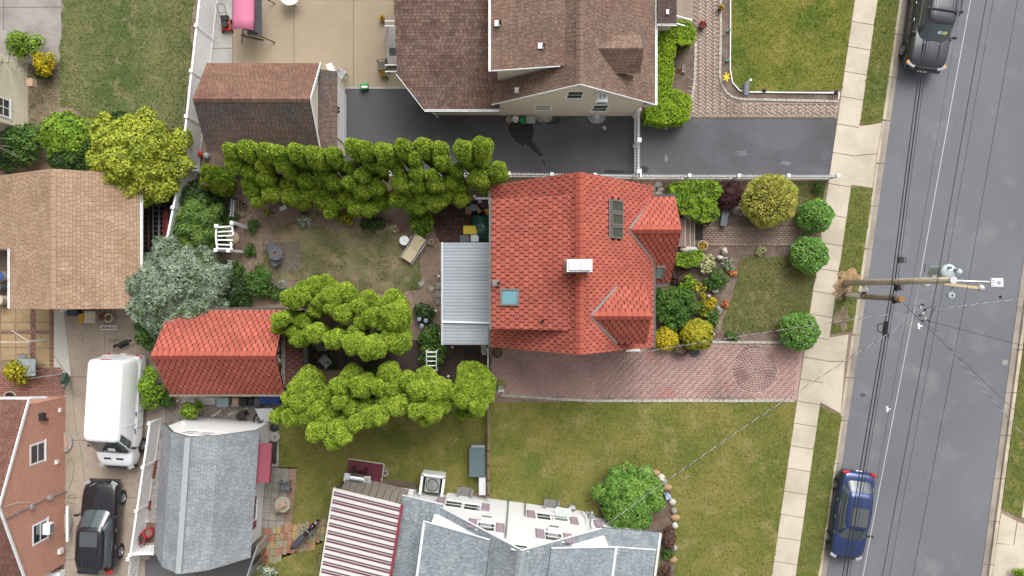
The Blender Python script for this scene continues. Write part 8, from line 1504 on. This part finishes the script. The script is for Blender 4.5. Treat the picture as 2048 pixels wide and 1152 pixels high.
# ------------------------------------------------ slab patio and coloured pavers
p1 = struct('patio', MB().prism(pts([(531, 932), (594, 935), (583, 1058), (520, 1052)]), .002, .030), mat('joint_dirt', pc('#6d6252')))
SLAB = mat('grey_slab', pc('#a6a096'), rough=.9, c2=pc('#979087'), s2=1.5, var=.14, s=8, island=.08, bump=.3, bs=40); PKS = mat('pink_edge_slab', pc('#a9877a'), rough=.9, var=.15, s=8, island=.1)
for j in range(8):
    for i in range(4):
        a = (534 + i * 15.2 - j * 1.45, 935 + j * 15 + i * .6); q = [(a[0], a[1]), (a[0] + 14.6, a[1] + .5), (a[0] + 13.2, a[1] + 14.9), (a[0] - 1.4, a[1] + 14.3)]
        MB().prism(pts(q), .01, .048 + random.uniform(-.004, .004)).build('paving_slab', PKS if i == 3 else SLAB, p1)
for j in range(14): MB().box(P(528 - j * .85, 938 + j * 8.4, .03), (.16, .2, .04), rz=-.1).build('edge_brick', PKS, p1)
p2 = struct('patio', MB().prism(pts([(530, 1056), (648, 1040), (645, 1085), (560, 1118), (524, 1122)]), .0025, .030), mat('joint_dirt', pc('#6d6252')))
PCOL = [mat('paver_' + c[1:], pc(c), rough=.9, var=.15, s=9, island=.08) for c in ('#a9745f', '#c0a06a', '#9da183', '#b08a74', '#a5967f', '#b4846f')]; pm_ = []
for m in PCOL:
    mb = MB().box((0, 0, .018), (.205, .37, .036)); me = bpy.data.meshes.new('colour_paver'); me.from_pydata(mb.v, [], mb.f); me.materials.append(m); me.update(); pm_.append(me)
for j in range(5):
    for i in range(15):
        x, y = 533 + i * 8.2 - j * 1.6, 1062 + j * 14.6 - i * 1.2 + (i % 2) * 2
        if in_poly(np.array([P(x, y).x]), np.array([P(x, y).y]), pts([(528, 1056), (650, 1036), (648, 1085), (560, 1118), (522, 1124)]))[0]: piece('colour_paver', random.choice(pm_), p2, Matrix.Translation(P(x, y, .014)) @ Matrix.Rotation(R(-6), 4, 'Z'))
dmt = one('door_mat', MB().box(P(545, 905, .03), (.46, 1.2, .03), rz=-.05).box(P(545, 888, .05), (.3, .12, .012)).box(P(545, 899, .05), (.3, .12, .012)).box(P(545, 911, .05), (.3, .12, .012)).box(P(545, 922, .05), (.3, .12, .012)), mat('rubber_mat', pc('#3d3a3a'), rough=.8, var=.25, s=25), 'patterned black rubber mat at the outbuilding door', 'doormat')
struct('path', MB().prism(pts([(536, 862), (562, 862), (556, 934), (530, 932)]), .001, .024), GCONC)
one('grinding_stone', MB().lathe(P(551, 873, .03), [(.26, 0), (.28, .1), (.24, .14), (.05, .14), (.04, .08)], 18), STONE, 'round grey stone disc by the outbuilding door', 'stone'); one('black_disc', MB().lathe(P(549, 855, .03), [(.24, 0), (.24, .05), (.05, .1)], 16, True), BLACKP, 'black round lid above the stone disc', 'lid')
rt_ = thing('stone_table', 'round concrete pedestal table on the slab patio', 'table', P(574, 1000)); p = P(574, 1001); MB().lathe(p + Vector((0, 0, .045)), [(.2, 0), (.14, .1), (.12, .6), (.4, .66), (.42, .7), (.40, .73), (.01, .735)], 24).build('table', mat('mossy_concrete', pc('#aaa48f'), rough=.9, var=.15, s=8), rt_)
um = thing('folded_parasol', 'folded pale pink parasol lying over the stone table', 'parasol', P(557, 1016)); MB().tube([P(568, 1008, .95), P(560, 1016, .85), P(549, 1027, .35)], .14, 8, .05).build('canopy', mat('pink_parasol', pc('#d4ab9b'), rough=.85, var=.12, s=9), um); MB().tube([P(573, 1003, 1.0), P(548, 1028, .05)], .02, 6).build('pole', GREYM, um)
stack_chair('dark grey patio chair above the stone table', 575, 968, R(180), mat('dark_grey_chair', pc('#77787c')))
for i, (x, y, lab) in enumerate(((655, 1020, 'coiled tan hose ring beside the awning'), (641, 1118, 'dark hose ring at the lower awning edge'))): one('hose_coil', MB().tube([P(x, y, .06) + Vector((.22 * math.cos(k * .42), .42 * math.sin(k * .42), .003 * k)) for k in range(34)], .02, 5), mat('tan_hose', pc('#8d8262')), lab, 'hose')
# ------------------------------------------------ grill deck, air conditioner, boxes by the white house
dk = thing('grill_deck', 'small maroon board deck holding the barbecue grill', 'deck', P(730, 955)); DM = mat('maroon_deck', pc('#7a3b4a'), rough=.75, var=.15, s=7, island=.08); DA = R(-8.5)
c = P(729, 953); Md = Matrix.Translation(c) @ Matrix.Rotation(DA, 4, 'Z')
for i in range(12): MB(Md).box((0, -.72 + i * .132, .16), (1.85, .125, .04)).build('deck_board', DM, dk)
for s in (-1, 1): MB(Md).box((s * .9, 0, .07), (.06, 1.6, .14)).build('joist', DM, dk)
MB(Md).box((.97, 0, .17), (.06, 1.7, .08)).build('edge_trim', BEIP, dk); MB(Md).box((0, .87, .17), (1.9, .06, .08)).build('edge_trim', BEIP, dk)
gl_ = thing('barbecue_grill', 'stainless barbecue grill with white side shelves on the maroon deck', 'grill', Md @ Vector((-.2, .1, .18)), DA); M = W[gl_.name]; SS = mat('stainless', (.55, .55, .56), rough=.22, metal=.9, var=.1, s=5, stretch=(8, 1, 1))
MB(M).box((0, 0, .42), (.7, .5, .66)).build('cabinet', mat('grill_red', pc('#6b2f38')), gl_, bevel=.02)
pr = [(.27 * math.cos(math.pi * i / 10), .78 + .24 * math.sin(math.pi * i / 10)) for i in range(11)]; m3 = MB(M); extrude(m3, pr, -.36, .36, 'x'); m3.build('lid', SS, gl_)
MB(M).tube([(-.3, -.31, .86), (.3, -.31, .86)], .015, 6).build('handle', ALU, gl_)
for s in (-1, 1): MB(M).box((s * .53, 0, .8), (.32, .46, .04)).build('side_shelf', WHP, gl_, bevel=.01)
MB(M).box((.53, 0, .825), (.2, .3, .01)).build('side_burner', ALU, gl_)
for s in (-1, 1): MB(M).box((s * .3, .42, .5), (.1, .12, .7), rz=.3).build('gas_bracket', DARKM, gl_)
stl = thing('wooden_stool', 'small wooden slatted stool beside the grill', 'stool', Md @ Vector((.15, -.55, .18)), DA + R(35)); M = W[stl.name]; TAN = mat('pale_timber', pc('#c2a487'), rough=.8, var=.15)
for k in range(5): MB(M).box((-.2 + k * .1, 0, .42), (.06, .44, .03)).build('slat', TAN, stl)
for s in (-1, 1): MB(M).box((0, s * .2, .39), (.46, .04, .05)).build('rail', TAN, stl)
for x in (-.18, .18):
    for y in (-.18, .18): MB(M).box((x, y, .19), (.045, .045, .38)).build('leg', TAN, stl)
pot('grey lidded pail right of the maroon deck', 773, 943, .15, .35, ALU, None)
cdr = thing('cellar_door', 'sloping white cellar hatch with grey trims beside the awning', 'hatch', P(795, 978)); 
for z, q, m in ((0, [(757, 968, .35), (833, 980, .35), (822, 1000, .75), (748, 985, .75)], WPAINT),): MB().slab([P(*a) for a in q], .06).build('door_leaf', m, cdr)
for a, b_ in (((760, 973, .43), (829, 985, .43)), ((753, 981, .62), (825, 994, .62)), ((830, 981, .4), (822, 999, .76)), ((756, 970, .42), (748, 986, .78))): MB().beam(P(*a), P(*b_), .07, .03).build('strap', GREYM, cdr)
MB().prism(pts([(757, 969), (834, 981), (824, 998), (750, 985)]), .01, .36).build('curb', GCONC, cdr)
struct('flower_bed', MB().prism(pts([(768, 957), (838, 966), (836, 981), (764, 968)]), .031, .05), BEDM)
act = thing('air_conditioner', 'grey air conditioner fan unit inside a white surround', 'air conditioner', P(868, 962), SA); M = W[act.name]; MB(M).box((0, 0, .42), (.78, .78, .78)).build('casing', mat('ac_grey', pc('#a6a6a4'), rough=.5, var=.06), act, bevel=.02)
MB(M).lathe((0, 0, .815), [(.33, 0), (.33, .02), (.30, .02), (.29, -.02), (.01, -.03)], 22).build('fan_well', BLACKP, act)
for k in range(3): a = k * 2.09 + .5; MB(M).box((.15 * math.cos(a), .15 * math.sin(a), .815), (.24, .14, .012), rz=a).build('fan_blade', ALU if k == 0 else GREYM, act)
for k in range(3): MB(M).tube([(.1 * (k + 1) * math.cos(j * .42), .1 * (k + 1) * math.sin(j * .42), .845) for j in range(16)], .006, 4).build('guard_ring', DARKM, act)
acs = thing('screen_fence', 'white lattice surround of the air conditioner', 'fence', P(868, 962), SA); M = W[acs.name]
for x, y, sx, sy in ((0, .52, 1.2, .07), (-.57, 0, .07, 1.0), (.57, 0, .07, 1.0)): MB(M).box((x, y, .45), (sx, sy, .85)).build('panel', WHITE, acs); MB(M).box((x, y, .91), (sx + .06, sy + .06, .06)).build('cap_rail', WHITE, acs)
dbx = thing('deck_box', 'slate green storage deck box against the wooden fence', 'storage box', P(957, 917)); c = P(956, 917); MB().box(c + Vector((0, 0, .3)), (.74, 1.62, .56)).build('body', mat('deck_box_grey', pc('#7b8283'), rough=.6, var=.08), dbx, bevel=.03); MB().box(c + Vector((-.02, -.05, .62)), (.84, 1.55, .07)).build('lid', mat('deck_box_lid', pc('#64757a'), rough=.6, var=.08), dbx, bevel=.03); MB().box(c + Vector((.03, .78, .60)), (.7, .14, .05)).build('hinge_strip', GREYM, dbx)
tote('narrow white cabinet below the deck box', 965, 969, .36, .92, .6, WHP, WHP, z=.03)
def adirondack(label, px, py, rz):
    t = thing('adirondack_chair', label, 'chair', P(px, py), rz); M = W[t.name]; m = mat('weathered_grey', pc('#8c8a8a'), rough=.85, var=.15)
    for k in range(6): MB(M).box((-.25 + k * .1, .32 + .0, .62), (.085, .03, .8), rx=-.35).build('back_slat', m, t)
    for k in range(5): MB(M).box((0, -.28 + k * .11, .3 - k * .02), (.6, .09, .025)).build('seat_slat', m, t)
    for s in (-1, 1): MB(M).box((s * .36, -.02, .52), (.13, .66, .03)).build('arm', m, t); MB(M).box((s * .33, -.3, .26), (.05, .1, .52)).build('leg', m, t); MB(M).box((s * .33, .2, .24), (.05, .1, .46)).build('leg', m, t)
adirondack('grey slatted garden chair beside the white cabinet', 931, 984, SA + math.pi); adirondack('grey slatted garden chair in front of the white house wall', 1102, 1008, SA + math.pi)
gm = thing('gas_meter', 'grey gas meter at the white house wall', 'meter', P(1144, 1012)); MB().box(P(1144, 1014, .5), (.3, .22, .36), rz=SA).build('body', GREYM, gm, bevel=.04); MB().tube([P(1138, 1018, .1), P(1138, 1016, .75), P(1150, 1017, .75), P(1150, 1020, .1)], .03, 6).build('pipe', GREYM, gm)
# stone ring of the rhododendron bed
struct('flower_bed', MB().prism(pts([(1196, 1030), (1200, 960), (1250, 934), (1310, 942), (1338, 975), (1348, 1030), (1350, 1170), (1320, 1170), (1320, 1066), (1205, 1062)]), .031, .055), BEDM)
ring = [(1276, 936), (1287, 939), (1299, 942), (1311, 945), (1321, 953), (1329, 963), (1334, 974), (1344, 1003), (1347, 1020), (1350, 1034), (1349, 1050), (1346, 1095), (1345, 1118)]
sr_ = thing('stone_edging', 'rough tan and white stones edging the round shrub bed', 'edging', P(1325, 970))
for i, (x, y) in enumerate(ring):
    p = P(x, y); mb = MB().sphere((0, 0, 0), 1, 9, 6); mb.v = [(p.x + q[0] * (.22 + .06 * math.sin(i * 2.3)) * (1 + .25 * noise.noise(Vector(q) * 1.9 + Vector((i, 0, 0)))), p.y + q[1] * .19 * (1 + .25 * noise.noise(Vector(q) * 1.9 + Vector((0, i, 0)))), max(.012, .1 + q[2] * .13)) for q in mb.v]
    mb.build('stone', [mat('tan_stone', pc('#b5946f'), rough=.9, var=.2, s=9), PALEST, STONE][i % 3], sr_, True)
one('garden_lantern', MB().lathe(P(1322, 958, .05), [(.1, 0), (.12, .2), (.14, .22), (.02, .3)], 10), PALEST, 'white lantern on the stone edging of the round shrub', 'lantern'); one('blue_ornament', MB().box(P(1336, 994, .15), (.3, .22, .18), rz=.3).box(P(1333, 988, .2), (.22, .14, .2), rz=.5), mat('blue_white_glaze', pc('#5a78b0'), rough=.3, c2=pc('#d5dae3'), s2=6.0), 'blue and white glazed ornament beside the round shrub', 'ornament')
for x, y in ((1290, 990), (1243, 987), (1318, 1024), (1246, 1027)): pass
# leaflet on the brick driveway bed edge
one('downspout_end', MB().beam(P(1252, 701, .12), P(1280, 700, .08), .12, .08).tube([P(1252, 703, .05), P(1270, 704, .04), P(1284, 702, .04)], .02, 5), WPAINT, 'white downspout end with black hose under the red eave', 'downspout')
wp = thing('shopping_cart_planter', 'small white plant stand beside the round conifer', 'plant stand', P(1001, 776)); MB().box(P(1002, 778, .25), (.3, .3, .04)).build('shelf', WPAINT, wp)
for dx in (-.13, .13):
    for dy in (-.13, .13): MB().box(P(1002, 778) + Vector((dx, dy, .2)), (.03, .03, .4)).build('leg', WPAINT, wp)
crown('plant', [ellip(P(1001, 769, .55), (.22, .22, .2), 400, -.5, .2, 3)], .1, LG, wp)
